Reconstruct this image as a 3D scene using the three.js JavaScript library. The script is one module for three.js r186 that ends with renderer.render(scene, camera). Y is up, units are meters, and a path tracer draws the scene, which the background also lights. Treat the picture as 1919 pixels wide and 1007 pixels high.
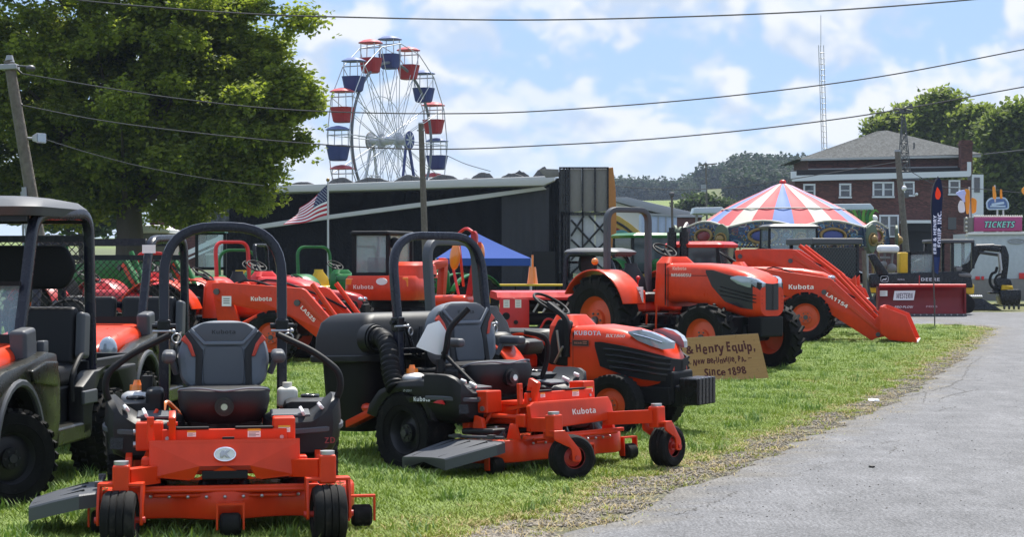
import * as THREE from 'three';
import { mergeGeometries, mergeVertices, toCreasedNormals } from 'three/addons/utils/BufferGeometryUtils.js';
import { RoundedBoxGeometry } from 'three/addons/geometries/RoundedBoxGeometry.js';
import { createNoise2D, createNoise3D } from 'simplex-noise';

// ------------------------------------------------------------------ camera, sky, sun, exposure
const LENS = 2200, EYE = 1.6;                       // focal length in photo pixels, eye height in metres
const FRAME = [0, -15, 1200, 629.7];                  // the part of the lens image that is kept
const PX = 600, PY = 292;                           // the level line of sight in photo pixels
const scene = new THREE.Scene();
const camera = new THREE.PerspectiveCamera(2 * Math.atan(800 / LENS) * 180 / Math.PI, 1.9, 0.5, 6000);
camera.position.set(0, EYE, 0);
camera.lookAt(0, EYE, -10);
camera.setViewOffset(3200, 1600, 1600 - PX + FRAME[0], 800 - PY + FRAME[1], FRAME[2], FRAME[3]);
const renderer = new THREE.WebGLRenderer({ antialias: true });
renderer.toneMapping = THREE.LinearToneMapping;
renderer.toneMappingExposure = 1.62;
renderer.shadowMap.enabled = true;
renderer.shadowMap.type = THREE.PCFSoftShadowMap;

const sun = new THREE.DirectionalLight(new THREE.Color(1, 0.95, 0.86), 5.0);
const SUN_DIR = new THREE.Vector3(0.15, 0.86, -0.46).normalize();
sun.position.copy(SUN_DIR).multiplyScalar(120).add(new THREE.Vector3(0, 0, -30));
sun.target.position.set(0, 0, -30);
sun.castShadow = true;
sun.shadow.mapSize.set(4096, 4096);
Object.assign(sun.shadow.camera, { left: -60, right: 60, top: 60, bottom: -60, near: 1, far: 300 });
sun.shadow.bias = -0.0004;
scene.add(sun, sun.target);

function rng(seed) { let a = seed >>> 0; return () => { a = (a + 0x6D2B79F5) | 0; let t = Math.imul(a ^ (a >>> 15), 1 | a); t = (t + Math.imul(t ^ (t >>> 7), 61 | t)) ^ t; return ((t ^ (t >>> 14)) >>> 0) / 4294967296; }; }
const R0 = rng(77);
const noise2 = createNoise2D(rng(5)), noise3 = createNoise3D(rng(9));
const lerp = (a, b, t) => a + (b - a) * t, clamp = (x, a = 0, b = 1) => Math.min(b, Math.max(a, x));
const sstep = (a, b, x) => { const t = clamp((x - a) / (b - a)); return t * t * (3 - 2 * t); };
const fbm2 = (x, y, o = 4) => { let s = 0, a = 0.5; for (let i = 0; i < o; i++) { s += a * noise2(x, y); x *= 2.03; y *= 2.03; a *= 0.5; } return s; };

function makeSky() {                                // hazy late-summer sky with broken cumulus, the same all the way round
  const W = 4096, H = 2048, d = new Float32Array(W * H * 4);
  const fbm = (x, y, z, o) => { let s = 0, a = 0.5; for (let i = 0; i < o; i++) { s += a * noise3(x, y, z); x *= 2.07; y *= 2.07; z *= 2.07; a *= 0.52; } return s; };
  for (let j = 0; j < H; j++) {
    const el = ((j + 0.5) / H - 0.5) * Math.PI, sy = Math.sin(el), cy = Math.cos(el);
    const fine = el > -0.02 && el < 0.2, step = fine ? 1 : 8;
    for (let i = 0; i < W; i += step) {
      const az = ((i + 0.5) / W - 0.5) * 2 * Math.PI, x = cy * Math.cos(az), z = cy * Math.sin(az);
      let c;
      if (el < -0.02) c = [0.20, 0.21, 0.20];
      else {
        const h = clamp(sy), t = Math.pow(h, 0.45);
        const blue = [lerp(0.41, 0.13, t), lerp(0.54, 0.27, t), lerp(0.70, 0.58, t)];
        const k = 1 / (0.10 + h);                   // clouds lie in a layer: they shrink and flatten toward the horizon
        const ex = x * 13, ez = z * 13, ey = Math.log(0.06 + h) * 3.4;
        const o = fine ? 7 : 4;
        const wx = 0.12 * noise3(ex * 1.9 + 4, ey * 1.9, ez * 1.9), wy = 0.12 * noise3(ex * 2.1, ey * 2.1 + 7, ez * 2.1 + 3);
        const puff = (k) => 1 - Math.abs(noise3(ex * k + 2, ey * k + 5, ez * k)) * 1.7, n = fbm(ex + wx + 3.1, ey + wy, ez + 1.7, o) + (fine ? 0.10 * puff(2.3) + 0.07 * puff(5.1) + 0.04 * puff(11) - 0.09 : 0);
        const n2 = fbm(ex * 0.9 + 11 + SUN_DIR.x * 0.35, ey - 0.4, ez * 0.9, Math.min(o, 5));
        const up = fbm(ex + wx + 3.1, ey + wy + 0.28, ez + 1.7, Math.min(o, 5));
        const cover = sstep(-0.34, 0.10, n) * (0.75 + 0.25 * sstep(-0.1, 0.3, n2 + n));
        const lit = clamp(0.50 + 1.9 * (n - up) + 0.35 * n2);
        const cl = [lerp(0.39, 0.60, lit), lerp(0.46, 0.615, lit), lerp(0.575, 0.64, lit)];
        const haze = sstep(0.085, 0.01, h);
        c = [0, 1, 2].map((q) => lerp(lerp(blue[q], cl[q], cover * 0.92), [0.515, 0.59, 0.69][q], haze * 0.8));
        const sd = x * SUN_DIR.x + sy * SUN_DIR.y + z * SUN_DIR.z, glow = Math.pow(clamp(sd), 24) * 1.1 + Math.pow(clamp(sd), 5) * 0.18;
        c = c.map((v, q) => v * (1 + glow * [1, 0.97, 0.9][q]));
      }
      for (let s = 0; s < step && i + s < W; s++) { const p = (j * W + i + s) * 4; d[p] = c[0]; d[p + 1] = c[1]; d[p + 2] = c[2]; d[p + 3] = 1; }
    }
  }
  const t = new THREE.DataTexture(d, W, H, THREE.RGBAFormat, THREE.FloatType);
  t.mapping = THREE.EquirectangularReflectionMapping; t.magFilter = t.minFilter = THREE.LinearFilter; t.colorSpace = THREE.LinearSRGBColorSpace; t.needsUpdate = true;
  return t;
}
scene.background = makeSky();
scene.environment = scene.background;
scene.backgroundIntensity = 1.0; scene.environmentIntensity = 1.0;
scene.fog = new THREE.FogExp2(new THREE.Color(0.66, 0.80, 1.0), 0.00020);

// ------------------------------------------------------------------ small tools
const V = (x, y, z) => new THREE.Vector3(x, y, z);
const at = (x, y, d) => V((x - PX) / LENS * d, EYE - (y - PY) / LENS * d, -d);          // survey: photo pixel + distance -> place
const groundDist = (y) => EYE * LENS / (y - PY);
const onGround = (x, y) => { const p = at(x, y, groundDist(y)); p.y = 0; return p; };
const used = {};
function numbered(n) { used[n] = (used[n] ?? -1) + 1; return used[n] ? n + '_' + String(used[n]).padStart(3, '0') : n; }
function tag(o, label, category, group, kind) { if (label) o.userData.label = label; if (category) o.userData.category = category; if (group) o.userData.group = group; if (kind) o.userData.kind = kind; return o; }
function thing(name, label, category, pos = [0, 0, 0], turn = 0, group) {
  const o = new THREE.Group(); o.name = numbered(name);
  o.position.set(pos.x ?? pos[0], pos.y ?? pos[1], pos.z ?? pos[2]); o.rotation.y = turn;
  scene.add(o); o.updateMatrixWorld(true);
  return tag(o, label, category, group);
}
function locate(o, x, y, axis, val) {               // where the sight line through a photo pixel meets the plane <axis> = val of thing o
  const inv = o.matrixWorld.clone().invert(), a = V(0, EYE, 0).applyMatrix4(inv), b = at(x, y, 10).applyMatrix4(inv).sub(a);
  return a.addScaledVector(b, (val - a[axis]) / b[axis]);
}
function boxUV(g) {                                 // uv in metres, by the main direction of each face
  const p = g.attributes.position, n = p.count, uv = new Float32Array(n * 2), A = V(0, 0, 0), B = V(0, 0, 0), C = V(0, 0, 0);
  for (let i = 0; i < n; i += 3) {
    A.fromBufferAttribute(p, i); B.fromBufferAttribute(p, i + 1).sub(A); C.fromBufferAttribute(p, i + 2).sub(A); B.cross(C);
    const ax = Math.abs(B.x), ay = Math.abs(B.y), az = Math.abs(B.z);
    for (let k = 0; k < 3; k++) { const x = p.getX(i + k), y = p.getY(i + k), z = p.getZ(i + k); const q = ax >= ay && ax >= az ? [z, y] : ay >= az ? [x, z] : [x, y]; uv[(i + k) * 2] = q[0]; uv[(i + k) * 2 + 1] = q[1]; }
  }
  g.setAttribute('uv', new THREE.BufferAttribute(uv, 2));
}
function clean(g) {
  const keep = g.userData.keepUV;
  if (!g.attributes.normal) g.computeVertexNormals();
  if (g.index) g = g.toNonIndexed();
  if (!keep) boxUV(g);
  for (const k of Object.keys(g.attributes)) if (!['position', 'normal', 'uv'].includes(k)) g.deleteAttribute(k);
  g.morphAttributes = {}; g.clearGroups();
  return g;
}
const join = (list) => { list = [list].flat(9).filter(Boolean).map(clean); return list.length === 1 ? list[0] : mergeGeometries(list); };
function obj(name, geos, m, parent = scene, at0) {
  const o = new THREE.Mesh(join(geos), m); o.name = parent === scene ? numbered(name) : name;
  o.castShadow = o.receiveShadow = true; if (at0) o.position.set(...at0);
  parent.add(o); return o;
}
const each = (name, geos, m, parent) => geos.map((g) => obj(name, [g], m, parent));
function copyOf(src, label, pos, turn) { const c = src.clone(); c.name = numbered(src.name.replace(/_\d{3}$/, '')); c.userData = { ...src.userData, label }; if (pos) c.position.set(pos.x ?? pos[0], pos.y ?? pos[1], pos.z ?? pos[2]); if (turn !== undefined) c.rotation.y = turn; scene.add(c); c.updateMatrixWorld(true); return c; }
const xf = (g, p, r, s) => { p ??= [0, 0, 0]; r ??= [0, 0, 0]; if (s) g.scale(...[s, s, s].flat().slice(0, 3)); if (r[0]) g.rotateX(r[0]); if (r[1]) g.rotateY(r[1]); if (r[2]) g.rotateZ(r[2]); return g.translate(p.x ?? p[0], p.y ?? p[1], p.z ?? p[2]); };
const box = (w, h, d, p, r) => xf(new THREE.BoxGeometry(w, h, d), p, r);
const rbox = (w, h, d, p, r, rad = 0.02, seg = 2) => xf(new RoundedBoxGeometry(w, h, d, seg, Math.min(rad, w / 2.02, h / 2.02, d / 2.02)), p, r);
const cyl = (r1, r2, h, p, r, seg = 16) => xf(new THREE.CylinderGeometry(r1, r2, h, seg), p, r);
const ball = (r, p, s, seg = 14) => xf(new THREE.SphereGeometry(r, seg, Math.ceil(seg * 0.7)), p, [0, 0, 0], s);
const HP = Math.PI / 2;
const cylX = (r, h, p, seg = 16) => cyl(r, r, h, p, [0, 0, HP], seg), cylZ = (r, h, p, seg = 16) => cyl(r, r, h, p, [HP, 0, 0], seg);
const torus = (r, t, p, rot, seg = 24, ts = 8, arc = Math.PI * 2) => xf(new THREE.TorusGeometry(r, t, ts, seg, arc), p, rot);
function rod(a, b, r, r2 = r, seg = 8) { a = a.isVector3 ? a : V(...a); b = b.isVector3 ? b : V(...b); const d = b.clone().sub(a), g = new THREE.CylinderGeometry(r2, r, d.length(), seg); g.applyQuaternion(new THREE.Quaternion().setFromUnitVectors(V(0, 1, 0), d.normalize())); return g.translate(...a.clone().add(b).multiplyScalar(0.5).toArray()); }
function beam(a, b, w, h) { a = a.isVector3 ? a : V(...a); b = b.isVector3 ? b : V(...b); const d = b.clone().sub(a), g = new THREE.BoxGeometry(w, h, d.length()), m = new THREE.Matrix4().lookAt(b, a, Math.abs(d.clone().normalize().y) > 0.98 ? V(0, 0, 1) : V(0, 1, 0)); g.applyMatrix4(m); return g.translate(...a.clone().add(b).multiplyScalar(0.5).toArray()); }
function round(pts, r, seg = 6) {                   // a polyline with rounded corners
  pts = pts.map((p) => p.isVector3 ? p : V(...p)); const out = [pts[0]];
  for (let i = 1; i < pts.length - 1; i++) {
    const p = pts[i], a = pts[i - 1].clone().sub(p), b = pts[i + 1].clone().sub(p), l = Math.min(Array.isArray(r) ? r[i - 1] : r, a.length() * 0.49, b.length() * 0.49);
    const A = p.clone().addScaledVector(a.normalize(), l), B = p.clone().addScaledVector(b.normalize(), l);
    for (let k = 0; k <= seg; k++) { const t = k / seg, u = 1 - t; out.push(V(0, 0, 0).addScaledVector(A, u * u).addScaledVector(p, 2 * u * t).addScaledVector(B, t * t)); }
  }
  out.push(pts[pts.length - 1]); return out;
}
function sweep(path, prof, up, closed = false, scaleAt) {   // a profile carried along a path without twisting
  path = path.map((p) => p.isVector3 ? p : V(...p)); const n = path.length, m = prof.length, rings = [];
  let u = up ? V(...up) : null, prevT = null;
  for (let i = 0; i < n; i++) {
    const a = path[closed ? (i + n - 1) % n : Math.max(0, i - 1)], b = path[closed ? (i + 1) % n : Math.min(n - 1, i + 1)], t = b.clone().sub(a).normalize();
    if (!u) u = Math.abs(t.y) < 0.9 ? V(0, 1, 0) : V(1, 0, 0);
    if (!up && prevT) u.applyQuaternion(new THREE.Quaternion().setFromUnitVectors(prevT, t));
    const s = t.clone().cross(u).normalize(), w = s.clone().cross(t).normalize(), k = scaleAt ? scaleAt(i / (n - 1)) : 1;
    rings.push(prof.map(([x, y]) => path[i].clone().addScaledVector(s, x * k).addScaledVector(w, y * k))); prevT = t;
  }
  return loft(rings, closed, !closed, 0.75);
}
function loft(rings, closed = false, caps = true, crease = 0.7) {
  const pos = [], q = (a, b, c) => pos.push(a.x, a.y, a.z, b.x, b.y, b.z, c.x, c.y, c.z), n = rings.length, m = rings[0].length;
  for (let i = 0; i < (closed ? n : n - 1); i++) { const A = rings[i], B = rings[(i + 1) % n]; for (let j = 0; j < m; j++) { const k = (j + 1) % m; q(A[j], A[k], B[k]); q(A[j], B[k], B[j]); } }
  if (caps) for (const [r, f] of [[rings[0], 1], [rings[n - 1], 0]]) { const c = r.reduce((s, p) => s.add(p), V(0, 0, 0)).multiplyScalar(1 / m); for (let j = 0; j < m; j++) f ? q(c, r[(j + 1) % m], r[j]) : q(c, r[j], r[(j + 1) % m]); }
  const g = new THREE.BufferGeometry(); g.setAttribute('position', new THREE.Float32BufferAttribute(pos, 3));
  return toCreasedNormals(g, crease);
}
const circ = (r, n = 10) => Array.from({ length: n }, (_, i) => [r * Math.cos(i / n * 2 * Math.PI), r * Math.sin(i / n * 2 * Math.PI)]);
const rrect = (w, h, r, n = 3) => { const o = []; for (const [sx, sy, a0] of [[1, 1, 0], [-1, 1, HP], [-1, -1, 2 * HP], [1, -1, 3 * HP]]) for (let i = 0; i <= n; i++) { const a = a0 + HP * i / n; o.push([sx * (w / 2 - r) + r * Math.cos(a), sy * (h / 2 - r) + r * Math.sin(a)]); } return o; };
const pipe = (pts, r, bend = 0.1, seg = 8) => sweep(round(pts, bend), circ(r, seg));
const squareTube = (pts, w, h, bend, up, rad = 0.012) => sweep(round(pts, bend, 8), rrect(w, h, rad, 2), up);
const curve = (pts, n = 20, closed = false) => new THREE.CatmullRomCurve3(pts.map((p) => p.isVector3 ? p : V(...p)), closed).getPoints(n);
const ringZ = (z, w, h, cy, r, n = 4, cx = 0) => rrect(w, h, Math.min(r, w / 2.01, h / 2.01), n).map(([x, y]) => V(x + cx, y + cy, z));
const ringY = (y, w, d, cz, r, n = 4, cx = 0) => rrect(w, d, Math.min(r, w / 2.01, d / 2.01), n).map(([x, z]) => V(x + cx, y, cz - z));
function plate(pts, depth, bev = 0.006, holes) {    // outline in xy, thickness along z, centred
  const s = new THREE.Shape(pts.map(([x, y]) => new THREE.Vector2(x, y)));
  if (holes) for (const h of holes) s.holes.push(new THREE.Path(h.map(([x, y]) => new THREE.Vector2(x, y))));
  const b = Math.min(bev, depth * 0.45), g = new THREE.ExtrudeGeometry(s, { depth: depth - 2 * b, bevelEnabled: b > 0, bevelThickness: b, bevelSize: b, bevelOffset: -b, bevelSegments: 2, curveSegments: 8 });
  return toCreasedNormals(g.translate(0, 0, -depth / 2 + b), 0.5);
}
const side = (pts, width, x = 0, bev = 0.006, holes) => plate(pts, width, bev, holes).rotateY(-HP).translate(x, 0, 0);   // outline in (forward z, up y), width along x
const smooth2 = (pts, n = 40, closed = true) => new THREE.SplineCurve(closed ? [...pts, pts[0]].map(([x, y]) => new THREE.Vector2(x, y)) : pts.map(([x, y]) => new THREE.Vector2(x, y))).getPoints(n).map((p) => [p.x, p.y]);
const roundShape = (pts, r, seg = 4) => { const n = pts.length, out = []; for (let i = 0; i < n; i++) { const p = V(...pts[i], 0), a = V(...pts[(i + n - 1) % n], 0).sub(p), b = V(...pts[(i + 1) % n], 0).sub(p), l = Math.min(r, a.length() * 0.45, b.length() * 0.45), A = p.clone().addScaledVector(a.normalize(), l), B = p.clone().addScaledVector(b.normalize(), l); for (let k = 0; k <= seg; k++) { const t = k / seg, u = 1 - t; out.push([u * u * A.x + 2 * u * t * p.x + t * t * B.x, u * u * A.y + 2 * u * t * p.y + t * t * B.y]); } } return out; };
const lathe = (pts, seg = 32) => toCreasedNormals(new THREE.LatheGeometry(pts.map(([x, y]) => new THREE.Vector2(x, y)), seg).toNonIndexed(), 0.5);
const cl = (list) => [list].flat(9).map((g) => g.clone());

// ------------------------------------------------------------------ materials
function grainTexture(size, f, rep, srgb) {
  const d = new Uint8Array(size * size * 4);
  for (let j = 0; j < size; j++) for (let i = 0; i < size; i++) { const v = f(i / size, j / size), p = (j * size + i) * 4; for (let k = 0; k < 3; k++) d[p + k] = clamp(Array.isArray(v) ? v[k] : v) * 255; d[p + 3] = 255; }
  const t = new THREE.DataTexture(d, size, size, THREE.RGBAFormat); t.wrapS = t.wrapT = THREE.RepeatWrapping; t.magFilter = THREE.LinearFilter; t.minFilter = THREE.LinearMipmapLinearFilter; t.generateMipmaps = true; t.repeat.set(rep, rep); if (srgb) t.colorSpace = THREE.SRGBColorSpace; t.needsUpdate = true; return t;
}
const tileN = (x, y, f, o, seed = 0) => { let s = 0, a = 0.5; for (let i = 0; i < o; i++) { const A = 2 * Math.PI * x, B = 2 * Math.PI * y, k = f / 6.283; s += a * (noise3(Math.cos(A) * k + seed, Math.sin(A) * k, Math.cos(B) * k + 9) + noise3(Math.sin(B) * k + 5 + seed, Math.cos(A) * k + 2, Math.sin(A) * k)) * 0.7; f *= 2.1; a *= 0.5; } return s; };
const gFine = grainTexture(256, (x, y) => 0.5 + 0.5 * tileN(x, y, 40, 2), 8), gWear = grainTexture(256, (x, y) => 0.72 + 0.35 * tileN(x, y, 5, 5, 3), 1.3);
const gDust = grainTexture(256, (x, y) => { const n = 0.965 + 0.05 * tileN(x, y, 6, 5, 8); return [n, n, n]; }, 1.1, true);
const gScuff = grainTexture(256, (x, y) => { const n = 0.60 + 0.30 * tileN(x, y, 5, 5, 21) + 0.18 * tileN(x, y, 40, 2, 4), s = sstep(0.25, 0.6, tileN(x, y, 8, 4, 33)) * 0.35; return [n + s, n + s * 0.9, n + s * 0.75]; }, 1.7, true);
const lin = (r, g, b) => new THREE.Color().setRGB(r, g, b);
const M = {};
const mk = (name, color, rough = 0.6, opt = {}) => { const P = opt.clearcoat || opt.transmission || opt.sheen || opt.specularIntensity ? THREE.MeshPhysicalMaterial : THREE.MeshStandardMaterial; return (M[name] = new P({ name, color: Array.isArray(color) ? lin(...color) : new THREE.Color(color), roughness: rough, ...opt })); };
const paint = (name, c, r = 0.5) => mk(name, c, r, { clearcoat: 0.22, clearcoatRoughness: 0.18, map: gDust, specularIntensity: 0.45, roughnessMap: gWear });
paint('orange', [0.70, 0.046, 0.007]); paint('orangeDeep', [0.62, 0.055, 0.012]); paint('orangePale', [0.78, 0.12, 0.03]); paint('red', [0.42, 0.016, 0.018]); paint('redBright', [0.62, 0.025, 0.022]); paint('green', [0.014, 0.14, 0.025]);
paint('yellow', [0.72, 0.45, 0.02]); paint('blackPaint', [0.008, 0.0085, 0.011], 0.36); paint('navyPaint', [0.016, 0.018, 0.030], 0.36); paint('darkRed', [0.20, 0.010, 0.013], 0.5); paint('olive', [0.024, 0.024, 0.019], 0.42);
mk('plastic', [0.012, 0.0125, 0.014], 0.48, { bumpMap: gFine, bumpScale: 0.0006, map: gDust, specularIntensity: 0.65 }); mk('plasticGrey', [0.060, 0.065, 0.075], 0.5, { bumpMap: gFine, bumpScale: 0.0006 }); mk('black', [0.007, 0.007, 0.008], 0.6, { specularIntensity: 0.5 }); mk('blackGloss', [0.012, 0.012, 0.014], 0.22);
mk('rubber', [0.024, 0.023, 0.022], 0.8, { bumpMap: gFine, bumpScale: 0.001, map: gScuff, specularIntensity: 0.45 }); mk('steel', [0.42, 0.42, 0.43], 0.38, { metalness: 0.9 }); mk('zinc', [0.5, 0.5, 0.5], 0.5, { metalness: 0.6 }); mk('darkSteel', [0.10, 0.10, 0.105], 0.5, { metalness: 0.7 });
mk('white', [0.78, 0.78, 0.78], 0.5); mk('cream', [0.62, 0.60, 0.52], 0.55); mk('grey', [0.30, 0.31, 0.33], 0.55); mk('amber', [0.85, 0.22, 0.01], 0.3, { clearcoat: 1 }); mk('redPlastic', [0.6, 0.02, 0.02], 0.4); mk('seatGrey', [0.115, 0.135, 0.165], 0.55, { bumpMap: gFine, bumpScale: 0.0012 }); mk('seatDark', [0.070, 0.078, 0.092], 0.62, { bumpMap: gFine, bumpScale: 0.0016 });
mk('seatBlack', [0.011, 0.011, 0.013], 0.45, { bumpMap: gFine, bumpScale: 0.0012, specularIntensity: 0.7 }); mk('chrome', [0.75, 0.75, 0.77], 0.12, { metalness: 1 });
mk('glass', [0.80, 0.88, 0.88], 0.04, { transmission: 0.86, thickness: 0, ior: 1.45 }); mk('lens', [0.34, 0.39, 0.45], 0.12, { clearcoat: 1, clearcoatRoughness: 0.04, metalness: 0.3 }); mk('tinted', [0.12, 0.15, 0.16], 0.06, { transmission: 0.55, thickness: 0 });
const texts = new Map();
function textMat(key, w, h, draw, opt = {}) {       // flat print; w x h in pixels
  if (texts.has(key)) return texts.get(key);
  const c = document.createElement('canvas'); c.width = w; c.height = h; const x = c.getContext('2d'); x.clearRect(0, 0, w, h); draw(x, w, h);
  const t = new THREE.CanvasTexture(c); t.colorSpace = THREE.SRGBColorSpace; t.anisotropy = 4;
  const m = new THREE.MeshStandardMaterial({ name: key, map: t, roughness: opt.rough ?? 0.45, transparent: !opt.solid, alphaTest: 0, metalness: opt.metal ?? 0 }); texts.set(key, m); return m;
}
const word = (text, color, font = 'bold 64px sans-serif', w = 512, h = 96, o = {}) => textMat('print ' + text + color + font, w, h, (x) => { x.font = font; x.fillStyle = color; x.textAlign = 'center'; x.textBaseline = 'middle'; const m = x.measureText(text).width; x.save(); x.translate(w / 2, h / 2); x.scale(Math.min(o.stretch ?? 1.6, (w - 12) / m), o.sy ?? 1); x.fillText(text, 0, 0); x.restore(); }, o);
function sheet(w, h, pos, rot, nx = 1) { const g = new THREE.PlaneGeometry(w, h, nx, 1); g.userData.keepUV = true; return xf(g, pos, rot); }
function print(name, m, w, h, parent, pos, rot) { const g = sheet(w, h, [0, 0, 0]); const o = new THREE.Mesh(g, m); o.name = name; o.position.set(...pos); if (rot) o.rotation.set(...rot, 'YXZ'); o.receiveShadow = true; parent.add(o); return o; }

// ------------------------------------------------------------------ ground, road, grass
const EDGE = [[3, -4.6], [6, -2.5], [9, -0.75], [11.66, 0.615], [12.85, 1.09], [14.6, 1.83], [16.9, 2.64], [18.6, 3.30], [22.3, 4.68], [30.9, 7.42], [40.9, 10.45], [44.6, 11.5], [46.3, 11.75], [47.6, 11.3]];
function edgeX(d) {                                  // where the tarmac begins at distance d
  if (d > 47.6) return d < 59 ? 3 : 60;
  let i = 0; while (i < EDGE.length - 2 && EDGE[i + 1][0] < d) i++;
  const [a, xa] = EDGE[i], [b, xb] = EDGE[i + 1], t = clamp((d - a) / (b - a));
  return lerp(xa, xb, t) + 0.10 * noise2(d * 1.3, 3) + 0.05 * noise2(d * 4.1, 8);
}
const edgeGap = (x, d) => { let m = 9; for (let k = -6; k <= 6; k++) { const q = d + k * 0.22; if (q < 47.6) m = Math.min(m, Math.hypot(edgeX(q) - x, q - d)); } return x > edgeX(d) ? -m : m; };
const dryness = (x, d) => { const g = edgeGap(x, d) + 0.35 * fbm2(x * 0.9, d * 0.9, 4); return clamp(sstep(0.62, 0.10, g * (1.1 - 0.3 * sstep(20, 12, d))) + 0.30 * sstep(1.6, 0.4, g + 0.5 * noise2(x * 0.4, d * 0.4)) + (d > 58 ? 0.75 : 0) + 0.25 * sstep(0.25, 0.6, fbm2(x * 0.23, d * 0.23, 3))); };
const dip = (x, d) => -0.065 * Math.exp(-((x + 0.35) ** 2 + (d - 14.95) ** 2) / 0.5);   // soft hollow under the second mower
function gridMesh(name, us, vs, f, m) {              // f(u, v) -> [x, y, z, r, g, b]
  const nu = us.length, nv = vs.length, P = new Float32Array(nu * nv * 3), C = new Float32Array(nu * nv * 3), U = new Float32Array(nu * nv * 2), I = [];
  for (let j = 0; j < nv; j++) for (let i = 0; i < nu; i++) { const q = f(us[i], vs[j]), k = j * nu + i; P.set(q.slice(0, 3), k * 3); C.set(q.slice(3, 6), k * 3); U.set([q[0], q[2]], k * 2); }
  for (let j = 0; j < nv - 1; j++) for (let i = 0; i < nu - 1; i++) { const a = j * nu + i; I.push(a, a + 1, a + nu + 1, a, a + nu + 1, a + nu); }
  const g = new THREE.BufferGeometry(); g.setAttribute('position', new THREE.BufferAttribute(P, 3)); g.setAttribute('color', new THREE.BufferAttribute(C, 3)); g.setAttribute('uv', new THREE.BufferAttribute(U, 2)); g.setIndex(I); g.computeVertexNormals();
  if (g.attributes.normal.getY(0) < 0) { const ix = g.index.array; for (let i = 0; i < ix.length; i += 3) [ix[i + 1], ix[i + 2]] = [ix[i + 2], ix[i + 1]]; g.computeVertexNormals(); }
  const o = new THREE.Mesh(g, m); o.name = name; o.receiveShadow = true; o.castShadow = false; scene.add(o); return o;
}
const span = (a, b, n) => Array.from({ length: n }, (_, i) => lerp(a, b, i / (n - 1)));
const turfTex = grainTexture(512, (x, y) => { const a = tileN(x, y, 60, 3, 2), b = tileN(x, y, 14, 3, 6); return [0.72 + 0.5 * a + 0.16 * b, 0.74 + 0.46 * a + 0.16 * b, 0.66 + 0.5 * a]; }, 0.5, true);
const tarTex = grainTexture(1024, (x, y) => { const r = R0(), s = r > 0.93 ? 0.30 : r < 0.10 ? -0.30 : 0, a = tileN(x, y, 120, 2, 1) * 0.26, b = tileN(x, y, 6, 4, 4) * 0.10; const v = 0.72 + s * 0.8 + a + b + (R0() - 0.5) * 0.22; return [v, v, v * 1.01]; }, 0.33, true);
const tarBump = grainTexture(512, (x, y) => 0.5 + 0.35 * tileN(x, y, 130, 2, 1) + (R0() - 0.5) * 0.3, 0.6);
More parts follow.
